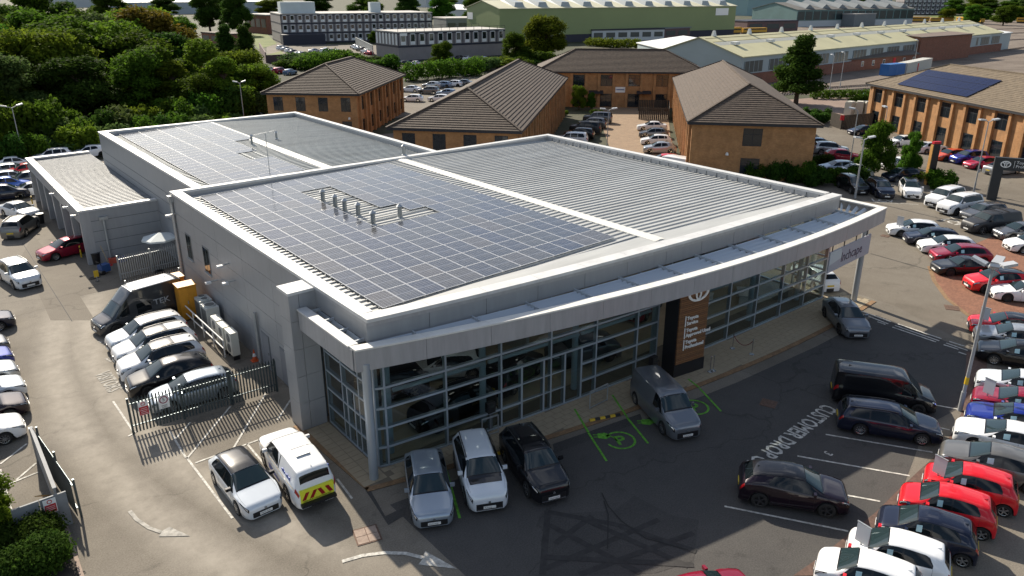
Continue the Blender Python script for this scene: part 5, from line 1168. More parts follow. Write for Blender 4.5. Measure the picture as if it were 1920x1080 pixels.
# yard clutter by the service wing
def bin_(x, y, h, m, lb):
    o = thing('litter_bin', lb, 'bin', (x, y, 0)); MB().cyl((0, 0, 0), (0, 0, h), .26, .31, n=14).build('drum', m, o, angle=40); MB().cyl((0, 0, h), (0, 0, h + .05), .33, n=14).build('rim', m, o)
bk = (9.81, 64.33); bin_(bk[0], bk[1], .85, BLACK, 'black bin beside the service wing downpipe')
bk = (8.31, 79.87); bin_(bk[0], bk[1], .9, BLACK, 'black drum beside the open service bays')
BLU = mat('machine_blue', (.02, .07, .22), .5)
bk = (9.79, 61.56); o = thing('pressure_washer', 'blue pressure washer with a coiled hose on the shaded yard', 'pressure washer', (bk[0], bk[1], 0), .4)
MB().box(-.35, .35, -.28, .28, .18, .75).build('housing', BLU, o, angle=30); MB().cyl((-.3, -.32, .18), (-.3, .32, .18), .18, n=14).build('wheel', BLACK, o); MB().bar((-.3, -.2, .75), (-.45, -.2, 1.05), .04, .04).bar((-.3, .2, .75), (-.45, .2, 1.05), .04, .04).bar((-.45, -.2, 1.05), (-.45, .2, 1.05), .04, .04).build('handle', BLACK, o)
mb = MB(); pv = None
for i in range(40):
    a = i * .45; p = Vector((-.7 + .3 * math.cos(a) - i * .012, -.2 + .25 * math.sin(a), .03))
    if pv is not None: mb.bar(pv, p, .035, .03)
    pv = p
mb.build('hose', BLACK, o)
for k, (p_, c_, lb) in enumerate([((10.89, 63.77), (.55, .10, .06), 'orange toolbox on the yard beside the downpipe'), ((11.45, 63.64), (.02, .07, .25), 'blue crate on the yard next to the orange toolbox')]):
    o = thing('tool_box', lb, 'toolbox', (p_[0], p_[1], 0), .3 * k); mm_ = mat('tool_%d' % k, c_, .5); MB().box(-.3, .3, -.2, .2, 0, .32).build('case', mm_, o); MB().box(-.31, .31, -.21, .21, .322, .4).build('lid', mm_, o); MB().bar((-.1, 0, .46), (.1, 0, .46), .03, .03).bar((-.1, 0, .4), (-.1, 0, .47), .03, .03).bar((.1, 0, .4), (.1, 0, .47), .03, .03).build('handle', BLACK, o)
p_ = (10.48, 63.15); o = thing('broom', 'broom leaning on the service wing wall', 'broom', (p_[0], p_[1], 0)); MB().bar((0, 0, 0), (-.25, .9, 1.5), .03, .03).build('handle', PINE, o); MB().box(-.2, .2, -.05, .05, 0, .1).build('head', REDS, o)
p_ = (8.96, 60.05); o = thing('floor_sign', 'yellow standing floor sign on the yard at the shadow edge', 'sign', (p_[0], p_[1], 0)); YS = mat('sign_yellow', (.65, .42, .02), .5)
MB().add([(-.16, 0, .35), (.16, 0, .35), (.16, .02, .85), (-.16, .02, .85), (-.16, .03, .35), (.16, .03, .35), (.16, .05, .85), (-.16, .05, .85)], [(0, 1, 2, 3), (7, 6, 5, 4), (3, 2, 6, 7), (0, 4, 5, 1), (0, 3, 7, 4), (1, 5, 6, 2)]).build('board', YS, o); MB().cyl((0, .02, 0), (0, .02, .4), .025, n=8).build('post', GALV, o); MB().cyl((0, .02, 0), (0, .02, .03), .16, n=12).build('foot', BLACK, o)
p_ = (13.07, 58.89); o = thing('old_tyre', 'loose black tyre lying in front of the yard fence', 'tyre', (p_[0], p_[1], .12)); o2 = obj('tread', tyre_mesh(.33, .2), o); o2.rotation_euler = (R(90), 0, 0)
for p_, lb in (((8.71, 87.45), 'yellow safety bollard left of the open service bays'), ((9.18, 66.82), 'yellow safety bollard at the service wing corner')):
    o = thing('safety_bollard', lb, 'bollard', (p_[0], p_[1], 0), 0, 'yellow bollards at the service wing'); MB().cyl((0, 0, 0), (0, 0, 1.0), .06, n=10).build('post', YS, o); MB().cyl((0, 0, .7), (0, 0, .85), .063, n=10).build('band', BLACK, o)

# ------------------------------------------------------------------ forecourt furniture
def charger(x, y, a, lb):
    o = thing('charging_post', lb, 'charger', (x, y, .03), a, 'charging posts at the glass front'); MB().box(-.09, .09, -.09, .09, 0, 1.15).build('post', WFR, o); MB().box(-.22, .22, -.16, .12, 1.0, 1.55).build('unit', BLACK, o, angle=30); MB().box(-.15, .15, -.168, -.161, 1.3, 1.45).build('screen', DGLASS, o)
    mb = MB(); pv = None
    for i in range(14):
        t_ = i / 13; p = Vector((.22 + .25 * math.sin(t_ * 3.1), -.05, 1.25 - 1.0 * t_ + .2 * math.sin(t_ * 6)))
        if pv is not None: mb.bar(pv, p, .035, .035)
        pv = p
    mb.build('cable', BLACK, o)
p_ = (19.40, 25.47); charger(p_[0], p_[1], 0, 'black charging post behind the white electric car')
p_ = (29.32, 23.64); charger(p_[0], p_[1], 0, 'black charging post behind the grey panel van')
for p_, q_, lb in (((18.64, 25.12), (19.53, 25.00), 'steel hoop barrier beside the charging post'), ((24.56, 23.73), (25.89, 23.76), 'steel hoop barrier on the slabs beside a green bay line')):
    o = thing('hoop_barrier', lb, 'barrier', (p_[0], p_[1], .03), math.atan2(q_[1] - p_[1], q_[0] - p_[0])); l = math.hypot(q_[0] - p_[0], q_[1] - p_[1]); MB().cyl((0, 0, 0), (0, 0, 1.0), .03, n=8).build('post', GALV, o); MB().cyl((l, 0, 0), (l, 0, 1.0), .03, n=8).build('post', GALV, o); MB().bar((0, 0, 1.0), (l, 0, 1.0), .06, .06).build('rail', GALV, o); MB().bar((0, 0, .06), (l, 0, .06), .05, .03).build('foot_rail', GALV, o)
for p_, a, lb in (((24.54, 22.61), -20, 'black and yellow wheel stop on the slabs in the middle bay'), ((18.47, 23.53), -20, 'black and yellow wheel stop between the white and black cars')):
    o = thing('wheel_stop', lb, 'wheel stop', (p_[0], p_[1], .044), R(a)); n = 6; l = 1.7
    for i in range(n): MB().add([(-l / 2 + i * l / n, -.08, 0), (-l / 2 + (i + 1) * l / n, -.08, 0), (-l / 2 + (i + 1) * l / n, .08, 0), (-l / 2 + i * l / n, .08, 0), (-l / 2 + i * l / n, -.05, .09), (-l / 2 + (i + 1) * l / n, -.05, .09), (-l / 2 + (i + 1) * l / n, .05, .09), (-l / 2 + i * l / n, .05, .09)], [(4, 5, 6, 7), (0, 1, 5, 4), (1, 2, 6, 5), (2, 3, 7, 6), (3, 0, 4, 7)]).build('segment', BLACK if i % 2 else YS, o)
# rope stanchions by the entrance
SP = [(32.70, 22.25), (32.94, 22.21), (36.20, 23.22), (36.43, 22.03)]
for k, p_ in enumerate(SP):
    o = thing('stanchion', ['metal rope stanchion just right of the timber sign base', 'metal rope stanchion second from the timber sign', 'metal rope stanchion at the corner of the entrance glazing', 'metal rope stanchion farthest from the timber sign near the kerb'][k], 'stanchion', (p_[0], p_[1], .044), 0, 'rope stanchions at the entrance')
    MB().cyl((0, 0, 0), (0, 0, .03), .16, n=16).build('base', CHROME, o); MB().cyl((0, 0, .03), (0, 0, .95), .025, n=10).build('post', CHROME, o); MB().cyl((0, 0, .95), (0, 0, 1.0), .04, .03, n=10).build('finial', CHROME, o)
def rope(p, q, lb):
    mb = MB(); pv = None
    for i in range(15):
        t_ = i / 14; r_ = Vector((p[0] + (q[0] - p[0]) * t_, p[1] + (q[1] - p[1]) * t_, .93 - .45 * 4 * t_ * (1 - t_)))
        if pv is not None: mb.cyl(pv, r_, .02, n=6, caps=False)
        pv = r_
    mb.build('barrier_rope', mat('rope_red', (.16, .01, .02), .7), None, label=lb, cat='rope')
rope(SP[2], SP[3], 'dark red barrier rope hanging between two stanchions')

# ------------------------------------------------------------------ lamp posts
def lamp_post(p, h, label, heads, r=.09, ang=0, box=False):
    o = thing('lamp_post', label, 'lamp post', (p[0], p[1], 0), R(ang), 'car park lamp posts'); mb = MB().cyl((0, 0, 0), (0, 0, 1.1), r * 1.35, n=14); mb.build('base_sleeve', STEELW, o, angle=40)
    MB().cyl((0, 0, 1.1), (0, 0, h), r, r * .72, n=14).build('pole', STEELW, o, angle=40)
    for (a, l, tl) in heads:
        d = Vector((math.cos(R(a)), math.sin(R(a)), 0)); e = d * l + Vector((0, 0, h + .18)); MB().bar((0, 0, h - .05), e, .07, .07).build('arm', STEELW, o)
        s = d.cross(Vector((0, 0, 1))); f = (d + Vector((0, 0, tl))).normalized(); u = s.cross(f); mb = MB(); c = e + f * .28
        vs = [c + f * x + s * y + u * z_ for z_ in (-.06, .08) for x, y in ((-.32, -.22), (.36, -.2), (.36, .2), (-.32, .22))]
        mb.add(vs, [(3, 2, 1, 0), (4, 5, 6, 7), (0, 1, 5, 4), (1, 2, 6, 5), (2, 3, 7, 6), (3, 0, 4, 7)]).build('lamp_head', mat('lamp_head_grey', (.5, .52, .54), .45, metal=.3), o)
        vs = [c + f * x + s * y + u * -.065 for x, y in ((-.26, -.17), (.3, -.15), (.3, .15), (-.26, .17))]; MB().add(vs, [(0, 1, 2, 3)]).build('lens', mat('lens', (.6, .62, .6), .2), o)
    if box: MB().box(-.14, .14, -.2, -.09, 2.2, 2.55).build('control_box', GALV, o)
    return o
bigl = lamp_post((39.35, 11.54), 7.8, 'tall four headed lamp post between display cars and forecourt bays', [(95, .35, .35), (200, .3, .5), (5, .45, .3), (-40, .4, .2)], r=.09)
MB().cyl((0, 0, 1.55), (0, 0, 1.95), .098, n=14).build('warning_band', YS, bigl)
lamp_post((76.04, 36.24), 6.2, 'twin headed lamp post just beyond the canopy corner', [(150, .5, .15), (-30, .5, .15)])
lamp_post((88.37, 29.37), 7.6, 'slim lamp post with control boxes by the white off-roaders', [(150, .5, .1), (-30, .5, .1)], r=.07, box=True)
lamp_post((85.22, 41.86), 7.6, 'slim lamp post left of the small roadside tree', [(100, .4, .1)], r=.06)
lamp_post((11.15, 110.96), 7.0, 'twin headed lamp post in front of the wood at the far left', [(10, .6, .25), (190, .6, .25)], r=.07)
lamp_post((42.40, 118.97), 7.0, 'lamp post behind the rear workshop roof corner', [(150, .4, .2), (-20, .3, .3)], r=.08)
lamp_post((73.32, 69.56), 5.6, 'twin headed lamp post in the brick paved office court', [(150, .5, .1), (-30, .5, .1)], r=.06)
lamp_post((96.87, 43.87), 6.5, 'thin lamp post beside the office car park entrance', [(60, .3, .1)], r=.05)
for k, (p_, lb) in enumerate((((157.83, 84.53), 'street lamp standing left of pair by the railway terrace'), ((166.00, 86.51), 'street lamp right of pair by the railway terrace'), ((226.32, 97.17), 'street lamp in front of the blue container'))): lamp_post(p_, 7.5, lb, [(60, .6, .1)], r=.08)
# ------------------------------------------------------------------ totem signs
p_ = (88.29, 34.03); o = thing('totem_sign', 'tall dark totem sign with timber edge beside a grass clump', 'sign', (p_[0], p_[1], 0), R(-30))
MB().box(-.42, .42, -.2, .16, 0, 4.6).build('body', BLACK, o); MB().box(-.5, -.422, -.22, .18, 0, 4.5).build('timber_edge', mat('totem_wood', (.50, .26, .07), .6, var=.2, vscale=5), o); MB().box(-.43, .43, -.22, .18, 4.602, 4.85).build('red_cap', REDS, o)
pq = (86.44, 26.97); o = thing('gantry_sign', 'dark gantry sign with white emblem and lettering over the car park entrance', 'sign', (pq[0], pq[1], 0), R(-62))
GR = mat('gantry_grey', (.025, .028, .032), .5); MB().box(-.45, .45, -.22, .22, 0, 3.2).build('leg', GR, o); MB().box(-.45, 7.2, -.24, .24, 3.202, 4.5).build('beam', GR, o); MB().box(6.3, 7.2, -.22, .22, 0, 3.2).build('leg', GR, o)
emblem(o, (.55, -.245, 3.85), .95, .7, SIGNW, r=.07, tk=.02)
for q, s_ in enumerate(('Toyota', 'Professional')): text('lettering', s_, .42, SIGNW, frame((1.45, -.25, 3.95 - q * .40), (1, 0, 0), (0, 0, 1)), o, ext=.005)
MB().box(1.28, 1.31, -.26, -.241, 3.5, 4.25).build('divider_bar', SIGNW, o)

# ------------------------------------------------------------------ cars: (type, colour, xy of roof centre, heading, label, options)
DR = 'display cars along the right hand row'
CARS = [
 ('city', 'white', (23.48, 8.53), 112, 'white city car cut by the bottom frame edge at the display row end', dict(group=DR, sticker=True, mirror='red')),
 ('city', 'white', (25.44, 8.36), 112, 'white city car with red mirrors and price board beside the navy one', dict(group=DR, sticker=True, mirror='red')),
 ('city', 'navy', (27.64, 8.28), 112, 'dark navy city car between the white and the red city cars', dict(group=DR, sticker=True)),
 ('city', 'red', (29.82, 8.41), 111, 'bright red city car beside the dark navy city car', dict(group=DR, sticker=True)),
 ('city', 'red', (32.08, 8.39), 110, 'bright red city car with price board beside the bronze grey hatchback', dict(group=DR, sticker=True)),
 ('hatch', 'bronzegrey', (34.63, 8.31), 108, 'bronze grey hatchback between a red city car and a white saloon', dict(group=DR, sticker=True)),
 ('saloon', 'white', (37.26, 8.58), 108, 'white saloon between the bronze grey hatchback and the blue car', dict(group=DR, sticker=True)),
 ('hatch', 'blue', (39.26, 8.97), 108, 'deep blue hatchback beside the lamp post in the display row', dict(group=DR, sticker=True)),
 ('hatch', 'crimson', (41.23, 9.43), 108, 'dark crimson hatchback with price board next to the blue one', dict(group=DR, sticker=True)),
 ('hatch', 'pearl', (43.47, 10.08), 109, 'white hatchback next to the dark crimson hatchback', dict(group=DR, sticker=True)),
 ('hatch', 'black', (47.50, 11.60), 112, 'black hatchback with bright alloy wheels beyond the gap in the display row', dict(group=DR, sticker=True)),
 ('hatch', 'silver', (49.79, 12.57), 115, 'silver white hatchback behind the black hatchback', dict(group=DR, sticker=True)),
 ('hatch', 'red', (51.33, 13.47), 118, 'red hatchback with black roof and price board near the lamp post', dict(group=DR, sticker=True, roof='black')),
 ('coupe', 'white', (58.69, 14.99), 128, 'white sports coupe parked on the red block paving', dict(group=DR)),
 ('crossover', 'red', (59.29, 16.90), 140, 'red crossover with black roof parked on the red block paving', dict(group=DR, roof='black', sticker=True)),
 ('coupe', 'black', (60.99, 19.96), 140, 'black sports coupe beside the red hatchbacks', dict(group=DR)),
 ('hatch', 'crimson', (63.66, 21.13), 135, 'crimson red hatchback between black coupe and white hatchback', dict(group=DR, sticker=True)),
 ('hatch', 'white', (65.18, 22.75), 132, 'white hatchback between dark hatchback and crimson hatchback', dict(group=DR, sticker=True)),
 ('hatch', 'navy', (66.50, 24.53), 131, 'dark navy hatchback between two white hatchbacks', dict(group=DR, sticker=True)),
 ('hatch', 'white', (67.74, 26.59), 130, 'white hatchback with price board at the far left end of the front display arc', dict(group=DR, sticker=True)),
 ('suv', 'black', (78.87, 38.09), -125, 'black sport utility car behind the twin lamp post', dict(sticker=False)),
 ('suv', 'navy', (79.50, 35.38), -135, 'dark navy sport utility car left of the white one', {}),
 ('suv', 'white', (81.77, 33.23), -148, 'white sport utility car with black roof facing the camera', dict(roof='black')),
 ('bigsuv', 'white', (80.45, 29.20), 172, 'white off-roader farther from the camera of the pair', {}),
 ('bigsuv', 'white', (78.90, 27.19), 165, 'white off-roader nearer the camera of the pair', {}),
 ('estate', 'grey', (78.41, 24.84), 160, 'dark grey estate car behind the black pickup', {}),
 ('pickup', 'matt', (74.60, 22.82), 154, 'matt black pickup truck with hard top and roof bars', {}),
 ('hatch', 'grey', (74.15, 20.34), 145, 'dark grey hatchback at the right frame edge above the white one', {}),
 ('hatch', 'white', (71.22, 18.40), 140, 'white hatchback cut by the right frame edge near the display arc', {}),
 # forecourt
 ('crossover', 'midgrey', (44.70, 20.65), -132, 'mid grey crossover parked under the canopy end facing the camera', dict(plate='FD23 WLX')),
 ('cityvan', 'midgrey', (27.04, 20.88), -112, 'grey panel van parked over the green charging bay', dict(plate='FD23 NVA')),
 ('hatch', 'bluesilver', (14.18, 23.04), -117, 'silver blue estate nosed out beside the corner column', dict(plate='FN23 NCP')),
 ('suv', 'pearl', (16.51, 22.51), -116, 'white electric sport utility car with black bonnet trim beside the charging post', dict(plate='PL72 JOJ')),
 ('suv', 'black', (18.69, 21.40), -108, 'black sport utility car beside the white electric one', dict(plate='FG23 TWW')),
 ('van', 'black', (37.0, 14.55), -57, 'black panel van in the customer drop off bays', {}),
 ('estate', 'navy', (34.48, 13.02), -58, 'dark navy estate car in the customer drop off bays', {}),
 ('crossover', 'purple', (26.02, 13.07), -54, 'dark purple crossover in the customer drop off bays', dict(roof='black')),
 ('hatch', 'crimson', (17.92, 11.62), -20, 'dark red car roof cut by the bottom frame edge', {}),
 ('hatch', 'pearl', (8.22, 28.29), -89, 'pale silver white hatchback with black glass roof in a marked bay', dict(roof='black', mirror='black', plate='FW73 XLP')),
 ('pickup', 'white', (10.36, 27.94), 86, 'white breakdown pickup with yellow and red chevron tailgate', {}),
 # behind the yard fence
 ('camper', 'darkgrey', (9.51, 50.17), -171, 'dark grey high roof camper van with large lettering', {}),
 ('suv', 'pearl', (9.04, 46.55), -177, 'pale sport utility car with white roof next to the camper van', dict(roof='white')),
 ('suv', 'white', (8.94, 44.55), -179, 'white sport utility car with dark glass roof, nearer the camper van', dict(roof=('black', .66))),
 ('suv', 'white', (8.72, 42.43), 178, 'white sport utility car with dark glass roof beside the black crossover', dict(roof=('black', .66))),
 ('crossover', 'black', (8.56, 40.19), 176, 'black crossover behind the palisade gate fence', {}),
 ('hatch', 'bluesilver', (9.04, 37.80), 175, 'dark silver hatchback directly behind the palisade gate fence', {}),
 # left frame edge
 ('hatch', 'navy', (0.90, 55.13), 0, 'dark blue car nose at the left frame edge, highest of the column', {}),
 ('hatch', 'grey', (0.09, 51.09), 2, 'dark grey car nose at the left frame edge above the blue one', {}),
 ('hatch', 'blue', (0.05, 48.98), 2, 'blue car nose at the left frame edge', {}),
 ('hatch', 'silver', (0.03, 46.75), 2, 'silver car nose at the left frame edge', {}),
 ('hatch', 'pearl', (0.05, 44.45), 2, 'white car nose at the left frame edge above the dark plum one', {}),
 ('hatch', 'purple', (-0.12, 42.28), 0, 'dark plum car nose at the left frame edge', {}),
 ('hatch', 'white', (-0.60, 39.94), 0, 'white car nose at the left frame edge nearest the gate leaf', {}),
 # service yard
 ('suv', 'pearl', (4.49, 63.51), -80, 'pale silver sport utility car facing the camera in the service yard', {}),
 ('suv', 'bronzegrey', (6.45, 77.58), 62, 'grey sport utility car seen from behind near the service bays', {}),
 ('saloon', 'white', (7.17, 83.83), -70, 'white saloon beyond the grey sport utility car', {}),
 ('hatch', 'crimson', (8.49, 68.27), -168, 'crimson car half inside the open service bay', {}),
]
for t, c, xy, h, lb, kw in CARS: make_car(t, c, xy, h, lb, **kw)
def car_at(lb):
    return [o for o in COL.objects if o.get('label', '').startswith(lb)][0]
# showroom cars
for t, c, xy, h, lb in [('suv', 'black', (18.6, 27.6), 178, 'black sport utility car inside the showroom left glazing'), ('suv', 'black', (23.4, 28.6), 20, 'dark car with red tail lamp inside the showroom'), ('hatch', 'white', (21.0, 31.6), 150, 'white car deeper inside the showroom'), ('crossover', 'grey', (28.2, 28.0), 160, 'dark crossover inside the showroom left of the timber sign'), ('hatch', 'crimson', (36.2, 30.5), 200, 'dark red car inside the showroom right of the timber sign'), ('suv', 'black', (17.0, 31.5), 170, 'dark car behind the black sport utility car inside the showroom')]:
    make_car(t, c, xy, h, lb, name='showroom_car', z=.03, group='cars on show inside')
make_car('hatch', 'white', (50.20, 26.01), 60, 'white car behind the right showroom corner glazing')
# extra trim for the individual vehicles
wp = car_at('white breakdown pickup'); c = Car('pickup')
CHY = mat('chevron_yellow', (.72, .72, .04), .5); CHR = mat('chevron_red', (.55, .02, .03), .5); LIV = mat('livery_blue', (.03, .08, .38), .4); GOLD = mat('livery_gold', (.62, .42, .12), .4)
tp = MB().box(-c.L / 2 - .03, -c.L / 2 + .10, -.72, .72, .55, 1.12).build('tailgate', CHY, wp, label='yellow tailgate with red chevrons')
for sd_ in (-1, 1):
    for i in range(2):
        y = sd_ * (.18 + i * .33); MB().add([(-c.L / 2 - .036, y, .66), (-c.L / 2 - .036, y + sd_ * .16, .66), (-c.L / 2 - .036, y - sd_ * .02, 1.0), (-c.L / 2 - .036, y - sd_ * .18, 1.0)], [(0, 1, 2, 3), (3, 2, 1, 0)]).build('chevron', CHR, tp)
text('lettering', 'HIGHWAY MAINTENANCE', .10, INK, frame((-c.L / 2 - .04, .62, .57), (0, -1, 0), (0, 0, 1)), tp, ext=.002)
for sd_ in (1, -1):
    obj('livery_stripe', c.patch(lin(.12, .95, 26), lambda d: (3.4, 3.62), .012, sd_, 1).mesh('livery_stripe', GOLD), wp)
    obj('livery_panel', c.patch(lin(.36, .62, 8), lambda d: (1.5, 2.3 - (d - .36) * 1.5), .012, sd_, 1).mesh('livery_panel', LIV), wp)
    [MB().box(-1.9 + q * .085, -1.9 + q * .085 + .06, sd_ * .845 - .012, sd_ * .845 + .012, 1.24, 1.37 + .06 * ((q * 5) % 3 == 0)).build('lettering_stroke', LIV, wp) for q in (0, 1, 2, 3, 4, 5, 7, 8, 9, 10, 11)]
obj('cab_gap', c.patch([.590, .597, .604], lambda d: (3.9, 9.99), .006, 1, 8).mesh('cab_gap', GLOSSB), wp); obj('cab_gap', c.patch([.590, .597, .604], lambda d: (3.9, 9.99), .006, -1, 8).mesh('cab_gap', GLOSSB), wp)
MB().box(-1.35, -1.1, -.3, .3, 1.86, 1.93).build('beacon_bar', GALV, wp)
MB().box(-c.L / 2 - .22, -c.L / 2 - .02, -.75, .75, .42, .54).build('step_bumper', BLACK, wp)
cv = car_at('dark grey high roof camper'); c = Car('camper')
wm = MB()
obj('roof_cap', c.across(lin(.40, .965, 9), lambda d: 7.3, .012).mesh('roof_cap', PAINT['white']), cv)
M = frame((-.62, c.W / 2 * .955, 1.28), (-1, 0, 0), (0, -.1, 1)); text('lettering', 'TEK', .5, mat('van_letter', (.42, .43, .44), .5), M, cv, ext=.03, sx=1.2)
obj('door_opening', c.patch(lin(.42, .58, 5), lambda d: (2.0, 5.2), .012, 1, 2).mesh('door_opening', CGLASS_S), cv)
for i in range(6): MB().bar((.1 - .1, 0, 0), (.1, 0, 0), .01, .01)
hx = car_at('matt black pickup'); mb = MB()
for x in (-.2, -1.0): MB().box(x - .04, x + .04, -.7, .7, 1.86, 1.91).build('roof_bar', BLACK, hx)
bz = car_at('white electric sport'); c = Car('suv')
obj('bonnet_trim', c.across(lin(.15, .245, 4), lambda d: 7.4 + (.245 - d) * 6, .010).mesh('bonnet_trim', PAINT['black']), bz, label='black bonnet panel below the windscreen')
for f in ('white electric sport', 'black sport utility car beside'): 
    q = car_at(f); MB().box(c.L / 2 - .02, c.L / 2 + .03, -.55, .55, .24, .28).build('bumper_blade', CHROME, q)
# price boards standing on bonnets
BOARD = mat('price_board', (.60, .61, .62), .5)
for lb, dx, dy in (('white city car with red mirrors', 1.28, .45), ('bright red city car with price board', 1.25, .45), ('dark crimson hatchback', 1.55, .45), ('red hatchback with black roof', 1.5, .45), ('white hatchback with price board', 1.4, .5), ('white sport utility car with black roof', 1.2, .95)):
    q = car_at(lb); M = q.matrix_basis @ Matrix.Translation((dx, dy, 0)); p_ = M.translation
    o = thing('price_board', 'upright pale price board by the ' + ' '.join(q['label'].replace(' with price board', '').replace(' and price board', '').split()[:9]), 'price board', (p_.x, p_.y, 0), q.rotation_euler.z + R(62), 'price boards')
    z0 = .86 if dy < .9 else .1; MB().box(-.03, .03, -.02, .02, z0, z0 + .2).build('stand', GALV, o); MB().box(-.02, .02, -.26, .26, z0 + .12, z0 + .92).build('board', BOARD, o); MB().box(-.03, .03, -.28, .28, z0 + .921, z0 + .96).build('top_rail', GALV, o)
# ------------------------------------------------------------------ distant parked cars
def row(p, q, n, heading, cols, where, types=('hatch', 'suv', 'hatch', 'saloon', 'crossover'), group=None, far=True, z=0):
    for i in range(n):
        f = i / max(1, n - 1); x = p[0] + (q[0] - p[0]) * f + random.uniform(-.15, .15); y = p[1] + (q[1] - p[1]) * f + random.uniform(-.15, .15)
        co = cols[i % len(cols)]; nm = {'pearl': 'white', 'bluesilver': 'silver blue', 'bronzegrey': 'bronze grey', 'midblue': 'mid blue', 'steelblue': 'steel blue', 'navy': 'dark navy', 'matt': 'black', 'bigsuv': 'off-roader'}.get(co, co)
        make_car(types[(i * 3 + n) % len(types)], co, (x, y), heading + random.uniform(-2, 2), '%s car, %s %s' % (nm, ORD[i] if i < len(ORD) else 'last', where), group=group or where, far=far, z=z)
row((7.00, 92.04), (10.58, 112.85), 6, -5, ['navy', 'midblue', 'white', 'silver', 'white', 'white'], 'counted away from the camera in the far left yard row', group='far left yard row')
row((9.32, 92.22), (10.41, 103.01), 3, 178, ['white', 'grey', 'red'], 'counted away from the camera beside the service wing', group='beside the service wing')
row((18.62, 110.34), (19.10, 118.78), 4, 170, ['white', 'grey', 'black', 'steelblue'], 'counted away from the camera behind the service wing roof', group='behind the service wing')
row((14.16, 110.38), (14.28, 110.72), 1, 170, ['white'], 'standing alone behind the low wing coping')
row((41.70, 124.92), (49.06, 126.44), 4, 140, ['black', 'grey', 'black', 'silver'], 'from the left below the wood behind the rear roof', group='cars below the wood')
row((32.47, 119.21), (28.09, 119.77), 2, 150, ['white', 'white'], 'from the right peeping over the rear roof coping')
row((79.34, 128.58), (83.51, 125.20), 2, 130, ['white', 'white'], 'from the left in the front of the office car park hedge row')
row((87.20, 141.59), (89.31, 130.84), 3, 130, ['white', 'grey', 'steelblue'], 'from the left in the middle of the office hedge car park', group='office hedge car park')
row((94.49, 144.27), (102.87, 144.04), 4, 130, ['silver', 'steelblue', 'white', 'grey'], 'from the left beside the long office hedge', group='office hedge car park')
row((73.23, 76.28), (89.53, 87.44), 5, 128, ['white', 'black', 'matt', 'grey', 'grey'], 'counted away from the camera at the left of the office court', group='office court left', types=('suv', 'bigsuv', 'suv', 'bigsuv'))
row((78.26, 64.78), (90.90, 76.92), 4, 135, ['silver', 'white', 'grey', 'white'], 'counted away from the camera at the right of the office court', group='office court right')
make_car('hatch', 'red', (72.86, 59.38), 135, 'red car tail just above the roof parapet in the office court', far=True); make_car('van', 'white', (71.22, 56.64), 100, 'white van roof just above the roof parapet', far=True)
row((98.24, 52.95), (92.50, 46.53), 3, -50, ['steelblue', 'silver', 'crimson'], 'from the left beside the near brick office end', group='cars by the brick office end', far=False)
row((86.07, 43.76), (85.91, 41.68), 2, 140, ['bluesilver', 'white'], 'from the left in the shade of the small tree')
make_car('saloon', 'white', (93.49, 40.03), 160, 'white saloon partly hidden by the small roadside tree', far=False); make_car('hatch', 'navy', (87.82, 36.97), 155, 'dark navy hatchback behind the low green hedge')
make_car('hatch', 'navy', (112.83, 54.23), 150, 'dark navy car by the timber bin enclosure'); make_car('estate', 'white', (108.81, 46.41), 152, 'white estate car near the brick office corner'); make_car('saloon', 'pearl', (107.05, 41.91), -25, 'pale silver saloon behind the timber edged totem')
make_car('hatch', 'orange', (103.91, 38.13), 152, 'orange red hatchback under the brick office windows'); make_car('suv', 'blue', (103.65, 35.81), 150, 'bright blue sport utility car under the brick office windows'); make_car('hatch', 'pink', (101.89, 33.61), 152, 'dark pink hatchback under the brick office windows'); make_car('saloon', 'silver', (100.54, 30.91), -20, 'silver saloon at the end of the office row near the gantry sign')
make_car('hatch', 'silver', (154.70, 74.22), 150, 'pale car behind the clipped hedge at the pink road')
FC = ['white', 'silver', 'white', 'grey', 'white', 'bluesilver', 'black', 'white', 'crimson', 'steelblue']
for k, (a, b, n, h, w_) in enumerate([((116.62, 278.24), (109.24, 243.56), 6, 10, 'in the left line of the far works car park'), ((120.19, 258.66), (124.15, 249.20), 3, 20, 'in the back line of the far works car park'), ((125.43, 260.96), (121.00, 234.11), 5, 60, 'in the middle line of the far works car park'), ((120.98, 239.80), (116.61, 226.82), 3, 60, 'in the front line of the far works car park'), ((141.39, 269.15), (129.41, 235.94), 5, 95, 'along the wall of the far works road'), ((119.24, 200.43), (122.33, 189.20), 4, 30, 'before the dark two storey office'), ((142.43, 200.89), (146.04, 188.13), 5, 30, 'right of the small tree before the dark office'), ((80.12, 201.55), (81.73, 191.43), 3, 30, 'behind the brick office roof')]): row(a, b, n, h, FC[k:] + FC[:k], w_, group=w_)
row((669.11, 258.48), (752.04, 242.60), 8, 30, FC, 'from the left beside the rail yard', group='rail yard cars')

